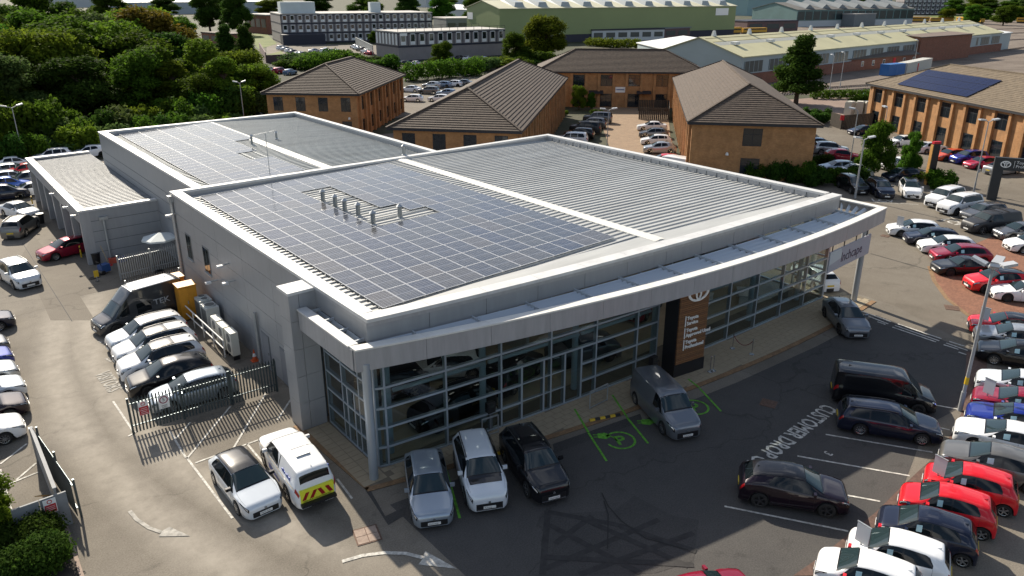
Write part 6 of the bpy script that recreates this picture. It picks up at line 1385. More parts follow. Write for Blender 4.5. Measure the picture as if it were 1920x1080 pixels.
# ------------------------------------------------------------------ brick offices
BRK = brick_mat('orange_brick', (.40, .175, .055), (.49, .235, .082), (.36, .235, .13), var=.35)
BRK_R = brick_mat('red_brick', (.20, .06, .035), (.26, .085, .05), (.22, .14, .10), var=.25)
TILEB = mat('roof_tile_brown', (.085, .062, .046), .85, var=.45, vscale=2.2, bump=.4, bscale=9); TILEG = mat('roof_tile_buff', (.16, .125, .085), .85, var=.35, vscale=2.2, bump=.4, bscale=9)
SOFFIT = mat('soffit_dark', (.02, .02, .024), .6); DWIN = mat('office_glass', (.012, .018, .024), .06, spec=.8)
def hip_roof(o, L, W, z0, z1, m, ov=.6, course=.42):
    """stepped tile courses on four slopes; the ridge runs along the longer side"""
    mb = MB(); x0, x1, y0, y1 = -ov, L + ov, -ov, W + ov; run = min(x1 - x0, y1 - y0) / 2; sl = math.hypot(run, z1 - z0); n = int(sl / course)
    def ringpts(f): return [(x0 + run * f, y0 + run * f), (x1 - run * f, y0 + run * f), (x1 - run * f, y1 - run * f), (x0 + run * f, y1 - run * f)]
    for k in range(n):
        f0, f1 = k / n, (k + 1) / n; a, b = ringpts(f0), ringpts(f1); za, zb = z0 + (z1 - z0) * f0 + .07, z0 + (z1 - z0) * f1 + .0
        for i in range(4):
            j = (i + 1) % 4; mb.quad((*a[i], za), (*a[j], za), (*b[j], zb), (*b[i], zb))
            if k: mb.quad((*a[i], za - .07), (*a[j], za - .07), (*a[j], za), (*a[i], za))
    mb.build('roof', m, o)
    R_ = ringpts(1.0); C_ = ringpts(0)
    for c, e in zip(C_, R_): MB().bar((c[0], c[1], z0 + .06), (e[0], e[1], z1 + .08), .26, .14).build('hip_tiles', m, o)
    MB().bar((*R_[0], z1 + .08), (*R_[2], z1 + .08), .3, .16).build('ridge_tiles', m, o)
    MB().box(x0 + .02, x1 - .02, y0 + .02, y1 - .02, z0 - .25, z0 + .03).build('eaves', SOFFIT, o)
def office(A, dirx, L, W, label, faces, ze=6.5, zr=10.0, tile=None, brick=None, bays=None):
    """A: outer wall corner, dirx: angle of local x (deg); local y points into the building"""
    o = thing('office_building', label, 'office', (A[0], A[1], 0), R(dirx)); br = brick or BRK
    MB().box(0, L, 0, W, 0, ze - .25).build('wall', br, o); hip_roof(o, L, W, ze, zr, tile or TILEB)
    for (side, n, pil, door) in faces:
        ln = L if side in 'fb' else W
        def P(u, d): return {'f': (u, -d), 'b': (L - u, W + d), 'l': (-d, W - u), 'r': (L + d, u)}[side]
        st = ln / n
        for i in range(n):
            u = (i + .5) * st; ww = min(2.1, st * .42)
            for (za, zb) in ((3.9, 5.9), (.7, 2.5)):
                if door and za < 1: za, zb = .1, 2.5
                p, q = P(u - ww / 2, .02), P(u + ww / 2, -.02); x0_, x1_ = sorted((p[0], q[0])); y0_, y1_ = sorted((p[1], q[1]))
                w1 = MB().box(x0_, x1_, y0_, y1_, za, zb).build('window', SOFFIT, o)
                m_ = (za + zb) / 2 + .35
                for (ua, ub, va, vb) in ((u - ww / 2 + .06, u - .03, za + .06, m_ - .03), (u + .03, u + ww / 2 - .06, za + .06, m_ - .03), (u - ww / 2 + .06, u - .03, m_ + .03, zb - .06), (u + .03, u + ww / 2 - .06, m_ + .03, zb - .06)):
                    p, q = P(ua, .026), P(ub, .021); x0_, x1_ = sorted((p[0], q[0])); y0_, y1_ = sorted((p[1], q[1])); MB().box(x0_, x1_, y0_, y1_, va, vb).build('pane', DWIN, w1)
            if pil:
                for uu in (u - ww / 2 - .32, u + ww / 2 + .32):
                    p, q = P(uu - .22, .32), P(uu + .22, .0); x0_, x1_ = sorted((p[0], q[0])); y0_, y1_ = sorted((p[1], q[1])); MB().box(x0_, x1_, y0_, y1_, 0, ze - .26).build('pilaster', br, o)
    return o
def ad(a, b): return math.degrees(math.atan2(b[1] - a[1], b[0] - a[0]))
o1 = office((42.55, 109.1), -45.5, 13.6, 26.8, 'brick office with brown hipped roof farthest left beside the wood', [('f', 4, False, 0), ('r', 6, True, 0)])
o2 = office((41.6, 71.5), -48.5, 13.7, 52.0, 'long brick office with brown hipped roof behind the showroom centre', [('f', 4, False, 0), ('r', 11, True, 0)])
o3 = office((94.0, 107.6), -43.6, 30.6, 13.7, 'brick office with brown roof facing the paved court', [('f', 6, True, 1), ('r', 3, True, 0)])
o4 = office((69.9, 53.2), -48.6, 13.5, 46.0, 'brick office with a sunlit buff roof slope right of the paved court', [('f', 1, False, 0), ('l', 10, True, 0)])
o5 = office((122.2, 58.6), -120.4, 46.0, 15.0, 'wide orange brick office with blue solar panels at the right frame edge', [('f', 9, True, 1), ('l', 3, True, 0)], tile=TILEG)
# sunlit slope of o4 uses the same tiles; wing behind o5
o6 = office((146, 42), -120.4, 40, 16, 'brown roofed office wing behind the one with solar panels', [('f', 8, False, 0)], ze=6.8, zr=10.6)
for k, (o, w_, xx) in enumerate(((o4, 0, 4.1), (o1, 0, 12.4))):
    s = MB().cyl((xx, -.05, 3.0), (xx, -.3, 3.0), .05, n=8).build('wall_lamp', BLACK, o); MB().cyl((xx, -.3, 2.85), (xx, -.3, 3.15), .2, .12, n=12).build('globe', mat('globe_white', (.75, .75, .72), .4), s)
# roof solar on o5
def on_roof5(u, v):          # u along eave, v up the slope from the eave
    run = (15 + 1.2) / 2; sl = math.hypot(run, 3.5); return (u, -.6 + v * run / sl, 6.5 + v * 3.5 / sl + .16)
blue = mat('solar_black_blue', (.008, .010, .040), .12, spec=.4)
pm5 = panel_mesh(1.12, 1.72, blue, mat('frame_dark', (.02, .02, .03), .4))
ar5 = thing('solar_array', 'dark blue solar panel array on the right hand office roof', 'solar array', (0, 0, 0)); ar5.matrix_basis = o5.matrix_basis.copy(); tl = math.atan2(3.5, 8.1)
for i in range(13):
    for j in range(3):
        p_ = on_roof5(6.5 + i * 1.14, 1.9 + j * 1.76); q_ = obj('solar_panel', pm5, ar5, p_); q_.rotation_euler = (tl, 0, 0)
# office signs on o3
def wall_sign(par, u, z0, w_, h, m, name='sign_board'): return MB().box(u - w_ / 2, u + w_ / 2, -.08, -.03, z0, z0 + h).build(name, m, par)
s = wall_sign(o3, 15.4, 2.75, 1.9, 1.0, SIGNW); MB().box(14.75, 16.1, -.09, -.081, 3.18, 3.36).build('text_line', mat('ink_blue', (.08, .12, .25), .5), s); MB().cyl((14.6, -.081, 3.27), (14.6, -.09, 3.27), .09, n=12).build('logo_disc', MATS['ink_blue'], s)
s = wall_sign(o3, 28.0, 2.55, 2.2, .8, BLACK); MB().box(27.9, 28.9, -.09, -.081, 3.0, 3.16).build('text_line', SIGNW, s); MB().box(27.95, 28.85, -.09, -.081, 2.76, 2.82).build('text_line', SIGNW, s); MB().cyl((27.3, -.081, 2.95), (27.3, -.1, 2.95), .42, n=16).build('logo_disc', mat('logo_maroon', (.10, .01, .02), .5), s)
PUR = mat('logo_purple', (.22, .03, .45), .5); emblem(o3, (28.0, -.05, 3.62), .6, .6, PUR, r=.08, tk=.03)
for u in (10.9, 19.7): MB().add([(u - 1.3, -1.2, 2.7), (u + 1.3, -1.2, 2.7), (u + 1.3, 0, 3.1), (u - 1.3, 0, 3.1), (u - 1.3, -1.2, 2.6), (u + 1.3, -1.2, 2.6), (u + 1.3, 0, 2.6), (u - 1.3, 0, 2.6)], [(0, 1, 2, 3), (4, 7, 6, 5), (0, 4, 5, 1), (0, 3, 7, 4), (1, 5, 6, 2)]).build('porch', SOFFIT, o3)
# bin enclosures
TIMB = mat('stained_timber', (.055, .045, .035), .85, var=.3, vscale=4)
def enclosure(pts, h, label):
    o = thing('timber_enclosure', label, 'fence', (pts[0][0], pts[0][1], 0))
    for a, b in zip(pts[:-1], pts[1:]):
        l = math.hypot(b[0] - a[0], b[1] - a[1]); n = max(2, int(l / .3))
        for i in range(n):
            p = (a[0] + (b[0] - a[0]) * (i + .5) / n - pts[0][0], a[1] + (b[1] - a[1]) * (i + .5) / n - pts[0][1]); q = obj('board', CACHE.setdefault('encb', MB().box(-.13, .13, -.02, .02, 0, 1).mesh('board', TIMB)), o, (p[0], p[1], 0), math.atan2(b[1] - a[1], b[0] - a[0])); q.scale = (1, 1, h)
enclosure([(97.32, 85.35), (100.46, 81.37), (108.41, 87.97), (104.54, 91.93)], 2.0, 'dark timber bin enclosure at the end of the paved court')
enclosure([(116.54, 61.50), (114.63, 58.57), (120.85, 56.71), (129.66, 60.63)], 2.2, 'dark timber bin enclosure beside the right hand office')
p_ = (114.10, 58.37); o = thing('red_notice', 'small red notice board on a post before the timber enclosure', 'sign', (p_[0], p_[1], 0), R(-40)); MB().cyl((0, 0, 0), (0, 0, 1.5), .04, n=8).build('post', BLACK, o); MB().box(-.3, .3, -.06, .0, 1.5, 2.3).build('board', REDS, o)
for k, (p_, lb) in enumerate((((130.81, 65.80), 'large white bag nearest the red notice in the timber enclosure'), ((132.14, 64.73), 'white bag second from the red notice in the timber enclosure'), ((133.24, 63.84), 'white bag nearest the office in the timber enclosure'))):
    o = thing('waste_bag', lb, 'bag', (p_[0] * .985, p_[1] * .985, 0), .4 * k, 'white bags in the timber enclosure'); bm = MB().box(-.75, .75, -.6, .6, 0, 2.35); bm.build('bag', mat('bag_white', (.55, .53, .46), .9), o); MB().box(-.65, .65, -.5, .5, 2.352, 2.5).build('contents', MATS['bag_white'], o)

# ------------------------------------------------------------------ modular blocks
MGREY = mat('block_grey', (.24, .22, .22), .7, var=.1, vscale=.5); MDARK = mat('block_navy', (.015, .018, .035), .6); MW = mat('block_window_white', (.72, .73, .73), .5); FLAT = mat('flat_roof', (.42, .40, .37), .8, var=.15, vscale=.2)
def modular(p, q, depth, h, storeys, n, label, skip=0, band=True, nl=0):
    L = math.hypot(q[0] - p[0], q[1] - p[1]); o = thing('modular_office', label, 'office block', (p[0], p[1], 0), math.atan2(q[1] - p[1], q[0] - p[0])); MB().box(0, L, 0, depth, 0, h).build('wall', MGREY, o); MB().box(-.1, L + .1, -.1, depth + .1, h + .002, h + .35).build('roof', FLAT, o)
    sh = h / storeys
    for s_ in range(storeys + 1): MB().box(-.06, L + .06, -.07, depth + .06, min(s_ * sh, h - .45), min(s_ * sh + .55, h - .01)).build('floor_band', MDARK, o)
    for s_ in range(skip, storeys):
        for i in range(n):
            u = (i + .5) * L / n; w_ = L / n * .52; f = MB().box(u - w_ / 2, u + w_ / 2, -.14, -.02, s_ * sh + .75, (s_ + 1) * sh - .25).build('window', MW, o); MB().box(u - w_ / 2 + .15, u + w_ / 2 - .15, -.16, -.141, s_ * sh + 1.75, (s_ + 1) * sh - .45).build('pane', DWIN, f)
            MB().box(u - L / n * .5 - .12, u - L / n * .5 + .12, -.09, -.02, s_ * sh, (s_ + 1) * sh).build('mullion', MDARK, o)
        for i in range(nl):
            v = (i + .5) * depth / nl; MB().box(-.12, -.02, v - .5, v + .5, s_ * sh + .75, (s_ + 1) * sh - .25).build('window', MW, o)
    return o, L
m1, L1 = modular((130.39, 309.94), (192.99, 292.45), 34, 11.5, 3, 21, 'large grey three storey modular office block with white windows')
for (u, v, w_, d_, h_) in ((0.8, 3, 14, 9, 4.5), (39, 6, 4.5, 4, 4.2)): MB().box(u, u + w_, v, v + d_, 11.86, 11.86 + h_).build('plant_room', mat('plant_pale', (.52, .58, .60), .6, var=.06, vscale=.3), m1)
MB().box(-1, 16, -9, -1, 0, 4.0).build('annex', MDARK, m1)
m2, L2 = modular((122.54, 204.67), (161.46, 201.59), 16, 8.6, 2, 12, 'dark navy two storey modular office block with white windows', skip=1, nl=7)
MB().box(.5, 3, -.2, -.1, 7.7, 8.5).build('sign_board', SIGNW, m2)
# rooftop guard rails on m2
mb = MB()
for v in (0, 16): mb.bar((0, v, 9.9), (L2, v, 9.9), .1, .1); [mb.bar((u, v, 8.95), (u, v, 9.9), .1, .1) for u in np.linspace(0, L2, 14)]
mb.build('roof_rail', BLACK, m2)
def shed(p, q, depth, he, hr, label, wm, rm, name='warehouse', ridge='x', base=None, baseh=0):
    L = math.hypot(q[0] - p[0], q[1] - p[1]); o = thing(name, label, 'warehouse', (p[0], p[1], 0), math.atan2(q[1] - p[1], q[0] - p[0]))
    MB().prism([(0, 0), (L, 0), (L, depth), (0, depth)], baseh, he).build('wall', wm, o)
    if baseh: MB().prism([(.05, .05), (L - .05, .05), (L - .05, depth - .05), (.05, depth - .05)], 0, baseh - .01).build('plinth', base, o)
    for x in (0, L - .3): MB().add([(x, 0, he), (x, depth, he), (x, depth / 2, hr), (x + .3, 0, he), (x + .3, depth, he), (x + .3, depth / 2, hr)], [(0, 2, 1), (3, 4, 5), (0, 3, 5, 2), (1, 2, 5, 4), (0, 1, 4, 3)]).build('gable', wm, o)
    for sgn in (0, 1):
        ya, yb = (-.4, depth / 2) if sgn == 0 else (depth + .4, depth / 2); MB().add([(-.4, ya, he + .02), (L + .4, ya, he + .02), (L + .4, yb, hr + .05), (-.4, yb, hr + .05), (-.4, ya, he - .2), (L + .4, ya, he - .2), (L + .4, yb, hr - .15), (-.4, yb, hr - .15)], [(0, 1, 2, 3), (7, 6, 5, 4), (0, 4, 5, 1), (0, 3, 7, 4), (1, 5, 6, 2)]).build('roof', rm, o)
    return o, L
GRN = mat('green_clad', (.22, .27, .12), .6, var=.05, vscale=.1); CREAM = mat('cream_roof', (.55, .53, .38), .6, var=.08, vscale=.1); PALEB = mat('pale_blue_clad', (.34, .40, .42), .6, var=.06, vscale=.2); TEAL = mat('teal_clad', (.12, .21, .21), .6, var=.15, vscale=.15); WROOF = mat('white_roof', (.68, .69, .68), .6, var=.06, vscale=.2); BROOF = mat('old_cream_roof', (.52, .49, .30), .7, var=.12, vscale=.15)
gw, LG = shed((196.25, 248.36), (323.55, 226.09), 30, 14, 17, 'huge pale green warehouse with cream roof across the background', GRN, CREAM, base=MDARK, baseh=3.2)
for i in range(11):
    u = LG * (i + .7) / 11.5; MB().add([(u, 2, 14.4), (u + 5, 2, 14.4), (u + 5, 14, 16.8), (u, 14, 16.8), (u + .8, 2.5, 16.3), (u + 4.2, 2.5, 16.3), (u + 4.2, 14, 17.6), (u + .8, 14, 17.6)], [(4, 5, 6, 7), (0, 1, 5, 4), (1, 2, 6, 5), (0, 4, 7, 3)]).build('roof_vent_ridge', mat('vent_grey', (.30, .34, .36), .6), gw)
MB().box(LG - 13, LG - 5, -.2, -.02, 9.8, 13).build('sign_board', SIGNW, gw)
MB().box(-.2, -.02, 24, 29, 9.2, 12).build('sign_board', SIGNW, gw)
ls, LL = shed((150.97, 102.55), (317.75, 107.43), 24, 6.5, 10.3, 'long low railway shed with yellowing striped roof', PALEB, BROOF, name='railway_shed')
for k, (v, w_) in enumerate(((3.6, .35), (6.2, .3), (8.4, .35), (10.6, .3))): MB().add([(.5, v, 6.5 + v * 3.8 / 12 + .09), (LL - .5, v, 6.5 + v * 3.8 / 12 + .09), (LL - .5, v + w_, 6.5 + (v + w_) * 3.8 / 12 + .09), (.5, v + w_, 6.5 + (v + w_) * 3.8 / 12 + .09)], [(0, 1, 2, 3)]).build('roof_joint', mat('roof_rust', (.20, .17, .07), .8), ls)
MB().add([(.5, 6.5, 8.66), (LL - .5, 6.5, 8.66), (LL - .5, 8.4, 9.26), (.5, 8.4, 9.26)], [(0, 1, 2, 3)]).build('roof_light', mat('roof_light_grey', (.40, .40, .34), .5), ls)
for i in range(11):
    u = LL * (i + .35) / 11; q = MB().box(u, u + 1.6, 5.4, 7.0, 8.6, 9.3).build('roof_cowl', WROOF, ls); MB().add([(u - .3, 11.6, 10.3), (u + .9, 11.6, 10.3), (u + .9, 12.4, 10.3), (u - .3, 12.4, 10.3), (u, 11.8, 11.6), (u + .6, 11.8, 11.6), (u + .6, 12.2, 11.6), (u, 12.2, 11.6)], [(4, 5, 6, 7), (0, 1, 5, 4), (1, 2, 6, 5), (2, 3, 7, 6), (3, 0, 4, 7)]).build('roof_ventilator', WROOF, ls)
for i in range(16):
    u = LL * (i + .1) / 16; w_ = LL / 16 * .72; f = MB().box(u, u + w_, -.12, -.02, 2.9, 5.4).build('window', mat('shed_glazing', (.05, .065, .07), .3), ls)
    for k in range(4): MB().box(u + w_ * k / 4, u + w_ * k / 4 + .12, -.17, -.121, 2.9, 5.4).build('glazing_bar', PALEB, f)
MB().box(0, LL, -.6, -.03, 0, 2.6).build('brick_plinth', BRK_R, ls)
# annex in front of the shed: white low roof
an, LA = shed((189.18, 168.01), (167.00, 134.04), 30, 5, 7, 'white roofed low shed left of the long railway shed', PALEB, WROOF)
# railway terrace: red brick low range in front
rt_, LR = shed((165.63, 107.66), (237.28, 100.97), 5, 3.2, 4.0, 'red brick lean-to range with white windows and red doors', BRK_R, mat('felt_roof', (.10, .085, .075), .9), name='brick_range')
for i in range(14):
    u = LR * (i + .4) / 14; w_ = 1.1
    if i in (6, 11): MB().box(u, u + 1.3, -.1, -.02, 0, 2.6).build('door', REDS, rt_); continue
    f = MB().box(u, u + w_, -.08, -.02, 1.0, 2.4).build('window', MW, rt_); MB().box(u + .12, u + w_ - .12, -.1, -.081, 1.12, 2.28).build('pane', DWIN, f)
bb, LB = shed((244.53, 104.17), (277.81, 102.56), 14, 7.5, 7.9, 'tall plain red brick block at the end of the railway shed', BRK_R, mat('felt_roof2', (.16, .12, .10), .9), name='brick_block')
ga, LGa = shed((287.28, 106.20), (331.81, 109.17), 10, 6, 6.6, 'pale grey plant cabin right of the red brick block', PALEB, WROOF, name='plant_cabin')
for k, (a, b, h, m, lb) in enumerate([((198.78, 93.66), (206.24, 92.76), 2.8, mat('container_blue', (.03, .13, .36), .5), 'blue shipping container in front of the brick range'), ((206.24, 92.76), (228.10, 95.74), 2.8, mat('container_grey', (.50, .49, .45), .6), 'pale grey site cabin next to the blue container')]):
    L = math.hypot(b[0] - a[0], b[1] - a[1]); o = thing('site_container', lb, 'container', (a[0], a[1], 0), math.atan2(b[1] - a[1], b[0] - a[0])); MB().box(0, L - .3, -2.5, 0, .1, h).build('shell', m, o); MB().box(-.05, L - .25, -2.55, .05, h + .002, h + .1).build('roof', m, o)
    for i in range(int(L / .6)): MB().box(i * .6 + .1, i * .6 + .3, -2.53, -2.5, .3, h - .2).build('rib', m, o)
    MB().box(L * .4, L * .4 + .9, -2.56, -2.531, .2, 2.3).build('door', REDS if k else m, o)
# mid-distance works
def slab_b(p, q, depth, h, label, wm, rm, n=0, name='works_building', z=0):
    L = math.hypot(q[0] - p[0], q[1] - p[1]); o = thing(name, label, 'works building', (p[0], p[1], z), math.atan2(q[1] - p[1], q[0] - p[0])); MB().box(0, L, 0, depth, 0, h).build('wall', wm, o); MB().box(-.2, L + .2, -.2, depth + .2, h + .002, h + .5).build('roof', rm, o)
    for i in range(n):
        u = (i + .5) * L / n; f = MB().box(u - L / n * .36, u + L / n * .36, -.1, -.02, h * .35, h * .8).build('window', mat('works_glass', (.03, .045, .05), .3), o)
    return o, L
GREYC = mat('works_grey', (.16, .18, .19), .6, var=.1, vscale=.2); PURB = mat('purple_brick', (.13, .085, .085), .9, var=.15, vscale=.4); LGREY = mat('light_clad', (.45, .48, .50), .6)
slab_b((204.74, 298.62), (249.50, 285.37), 20, 8.5, 'dark glazed flat roofed works building behind the navy office', GREYC, FLAT, 9)
slab_b((240.49, 239.88), (273.85, 227.81), 10, 4.5, 'low grey workshop with dark fascia before the green warehouse', LGREY, MDARK, 6)
slab_b((276.96, 230.41), (331.63, 231.94), 10, 4.5, 'low dark brick workshop before the green warehouse', PURB, GREYC, 6)
slab_b((354.46, 239.82), (385.39, 229.26), 18, 5.5, 'low purple brick works with navy fascia', PURB, MDARK, 3)
tg, LT = shed((437.40, 261.67), (534.08, 235.31), 40, 10, 14, 'dark glazed train shed with ridged grey roof', TEAL, mat('slate_grey_roof', (.13, .125, .115), .8, var=.2, vscale=.2), name='train_shed', base=LGREY, baseh=3.5)
for i in range(7): u = LT * (i + .6) / 7.4; MB().add([(u, 2, 10.6), (u + 7, 2, 10.6), (u + 7, 20, 14), (u, 20, 14), (u + 3.5, 2.5, 13.0), (u + 3.5, 20, 15.6)], [(0, 1, 4), (1, 2, 5, 4), (0, 4, 5, 3), (3, 5, 2)]).build('roof_monitor', GREYC, tg)
for i in range(16): u = LT * (i + .1) / 16; MB().box(u, u + LT / 16 * .85, -.15, -.02, 4.0, 9.0).build('window', mat('train_glass', (.02, .035, .04), .25), tg)
tw, LTW = shed((606.64, 412.26), (861.43, 404.49), 60, 14, 18, 'pale teal sheds with zigzag cream roof in the far background', mat('pale_teal', (.24, .36, .37), .6, var=.06, vscale=.1), CREAM, name='far_shed')
ob, LOB = modular((750.46, 340.93), (787.53, 311.95), 16, 18, 5, 11, 'white windowed tower office block on the skyline at the right')
wh, LWH = shed((172.61, 792.74), (321.06, 770.13), 60, 11, 15, 'long white roofed factory beyond the wood', mat('factory_grey', (.38, .42, .45), .6), WROOF, name='far_factory')
shed((212.59, 1193.82), (302.88, 1221.29), 60, 12, 17, 'zigzag roofed factory sheds on the skyline at the left', LGREY, FLAT, name='far_factory'); shed((339.14, 518.19), (338.89, 461.51), 30, 8, 11, 'white windowed works left of the green warehouse', LGREY, WROOF, name='far_factory')
shed((588.94, 905.45), (717.90, 904.73), 60, 12, 15, 'white roofed works above the green warehouse gable', LGREY, WROOF, name='far_factory')
slab_b((154.10, 413.40), (154.62, 385.75), 12, 9, 'red brick house block left of the three storey office', BRK_R, FLAT, 4, name='brick_block'); slab_b((106.68, 337.73), (109.52, 314.08), 10, 4, 'low red brick terrace house glimpsed beyond the wood', BRK_R, TILEB, 3, name='terrace_house')
slab_b((692.80, 480.72), (708.05, 468.85), 8, 6, 'small white works cabin right of the green warehouse', MW, FLAT, 3); slab_b((472.35, 243.39), (498.17, 242.69), 8, 7, 'small grey plant house before the train shed', GREYC, FLAT, 0)
# yellow track machines and rails
YT = mat('train_yellow', (.55, .30, .02), .5)
for k, (a, b, lb) in enumerate([((568.65, 254.48), (585.30, 229.10), 'yellow track maintenance train left of two in the rail yard'), ((596.19, 232.72), (579.97, 210.05), 'long yellow rail wagon beside the maintenance train'), ((325.38, 236.93), (353.99, 226.82), 'yellow wagons behind the railway shed roof'), ((608.66, 198.79), (614.17, 182.98), 'yellow rail machine cut by the right frame edge')]):
    L = math.hypot(b[0] - a[0], b[1] - a[1]); o = thing('rail_machine', lb, 'train', (a[0], a[1], 0), math.atan2(b[1] - a[1], b[0] - a[0])); n = max(2, int(L / 14))
    for i in range(n):
        u = L * i / n; MB().box(u, u + L / n - .8, 0, 2.8, 1.0, 3.6 - .5 * (i % 2)).build('wagon_body', YT, o); MB().box(u + .6, u + L / n - 1.4, -.05, -.01, 2.2, 2.8).build('window_band', DGLASS, o); MB().box(u + .5, u + L / n - 1.3, .3, 2.5, .2, .98).build('bogie', BLACK, o)
for k, (a, b) in enumerate([((148.36, 92.18), (177.13, 84.08)), ((144.05, 88.79), (170.16, 80.63)), ((268.56, 104.65), (392.10, 109.32)), ((363.47, 132.23), (438.66, 122.83)), ((423.71, 158.50), (497.61, 139.92)), ((466.95, 179.21), (557.39, 157.26))]):
    o = thing('rail_track', '%s pair of rails counted from the camera in the rail yard' % ORD[k], 'track', (a[0], a[1], 0), math.atan2(b[1] - a[1], b[0] - a[0]), 'rail yard tracks'); L = math.hypot(b[0] - a[0], b[1] - a[1])
    for y in (-.72, .72): MB().box(0, L, y - .05, y + .05, .02, .2).build('rail', mat('rail_rust', (.14, .09, .07), .6, metal=.3), o)
    sl = CACHE.setdefault('sleeper', MB().box(-.13, .13, -1.25, 1.25, -.02, .08).mesh('sleeper', mat('sleeper_grey', (.24, .22, .2), .9)))
    for i in range(min(60, int(L / .7))): obj('sleeper', sl, o, (i * .7 + .3, 0, 0))
# walls / fences far
def wall_(p, q, h, lb, m): L = math.hypot(q[0] - p[0], q[1] - p[1]); o = thing('boundary_wall', lb, 'wall', (p[0], p[1], 0), math.atan2(q[1] - p[1], q[0] - p[0])); MB().box(0, L, -.12, .12, 0, h).build('wall_face', m, o); MB().box(-.05, L + .05, -.2, .2, h + .002, h + .15).build('coping', m, o)
wall_((106.06, 273.22), (90.24, 228.33), 3, 'dark curved works boundary wall, short left length', PURB); wall_((90.24, 228.33), (101.42, 226.44), 2.2, 'dark works boundary wall below the far car park', PURB); wall_((147.78, 279.40), (129.42, 233.02), 3.2, 'tall grey wall beside the far works road', GREYC)
wall_((39.95, 133.26), (41.27, 127.89), 2.4, 'dark timber fence length between wood and rear roof', TIMB)

# ------------------------------------------------------------------ trees
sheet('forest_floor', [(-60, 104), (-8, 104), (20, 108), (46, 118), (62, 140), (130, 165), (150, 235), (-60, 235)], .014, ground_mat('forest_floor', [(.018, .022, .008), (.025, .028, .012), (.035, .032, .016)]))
W1 = [(-40, 112), (-28, 116), (-18, 119), (-8, 122), (2, 124), (12, 126), (22, 127), (33, 133), (42, 138)]
n = 0
lab = ['deep green', 'dark', 'yellow green', 'grey green', 'fresh green', 'conical dark', 'russet tinged', 'upright green']
def wood(pts, hh, where, kinds, jit=2.5):
    for i, p in enumerate(pts):
        k = kinds[i % len(kinds)]; tree(k, (p[0] + random.uniform(-jit, jit), p[1] + random.uniform(-jit, jit)), random.uniform(*hh), '%s tree, %s from the left in the %s of the wood' % (lab[k], ORD[i], where), group='trees of the wood', sx=random.uniform(1.2, 1.5))
wood([(-14 + i * 7.2, 121 + i * 2.6) for i in range(2, 8)], (11, 13.5), 'front row', [1, 0, 3, 1, 0, 4, 1, 0, 4])
wood([(-14 + i * 8.0, 133 + i * 2.5) for i in range(2, 8)], (13.5, 16), 'second row', [0, 6, 2, 4, 0, 1, 2, 0, 4, 2, 0])
wood([(-10 + i * 8.5, 147 + i * 2.2) for i in range(2, 7)], (15, 17.5), 'third row', [3, 4, 0, 2, 6, 0, 4, 2, 0, 1, 4, 2])
wood([(-4 + i * 9.5, 165 + i * 2) for i in range(1, 6)], (15, 17.5), 'fourth row', [2, 0, 4, 3, 2, 0, 6, 4, 2, 0, 1, 4])
wood([(2 + i * 11, 188 + i * 2) for i in range(0, 5)], (15, 18), 'back row', [0, 2, 4, 0, 2, 3, 4, 0, 1, 2, 0])
# willow group and conical pair right of the wood
for k, (p_, h, kk, lb, sx) in enumerate([((42.76, 136.29), 13, 7, 'tall feathery yellow green tree before the wood edge', 1.5), ((49.47, 139.01), 11, 2, 'yellow green tree right of the feathery one', 1.3), ((36.44, 133.22), 10, 7, 'feathery tree leftmost at the wood edge behind the rear roof', 1.5), ((43.04, 127.87), 10.5, 7, 'feathery tree standing in front of the tall feathery one', 1.5), ((50.03, 132.78), 9, 2, 'yellow green tree nearest the left brick office', 1.2), ((37.95, 127.83), 8, 0, 'low round green tree at the foot of the feathery trees', 1.4), ((75.23, 218.88), 12, 5, 'conical dark tree left of the pair', 1.2), ((77.28, 209.42), 12, 5, 'conical dark tree right of the pair', 1.1), ((135.56, 414.21), 19, 1, 'big dark round tree left of the three storey office', 1.25), ((139.63, 385.08), 19, 1, 'big dark round tree next to the three storey office', 1.15), ((86.35, 295.66), 12, 0, 'green tree at the far right of the wood', 1.3), ((163.32, 184.09), 14, 2, 'big yellow green tree behind the brick office ridge', 1.25), ((149.22, 180.87), 9, 0, 'smaller green tree left of the big yellow green one', 1.3), ((116.32, 172.38), 8, 0, 'small round tree in front of the navy office', 1.1), ((134.35, 78.35), 13, 5, 'tall green tree between the buff roof and the railway range', 1.35), ((161.90, 126.78), 6, 0, 'small tree behind the buff roofed office', 1.3), ((86.94, 39.77), 6.6, 0, 'small leafy tree by the twin lamp post', .8), ((90.69, 37.42), 5.2, 4, 'slim young tree above the low hedge', .65), ((97.08, 99.64), 4.6, 2, 'young yellow green tree in the paved court', .8), ((98.83, 98.23), 3.2, 0, 'small young tree right of the yellow green one in the court', .75), ((159.52, 286.62), 5, 4, 'small bright tree between the office blocks', 1.2)]):
    tree(kk, p_, h, lb, sx=sx)
for i in range(10): p_ = (255 + i * 17, 455 - i * 14); tree([0, 1, 4, 0, 2, 1, 0, 4, 1, 0][i], p_, random.uniform(16, 21), '%s dark tree from the left behind the three storey office' % ORD[i], sx=1.2, group='trees behind the three storey office')
for i in range(4): p_ = (20 + i * 9, 262 + i * 4); tree([1, 0, 4, 1, 0, 2, 1, 0, 4, 1, 0, 1][i], p_, random.uniform(16, 20.5), '%s dark tree from the left on the near skyline behind the wood' % ORD[i], sx=1.3, group='near skyline trees')
for i in range(12): p_ = (827.20, 492.06) if False else (560 + i * 14, 190 + (i % 3) * 26 - i * 3); tree([0, 4, 2, 1, 0, 4][i % 6], p_, random.uniform(9, 14), '%s tree from the left on the right hand skyline' % ORD[i], sx=1.5, group='right skyline trees')
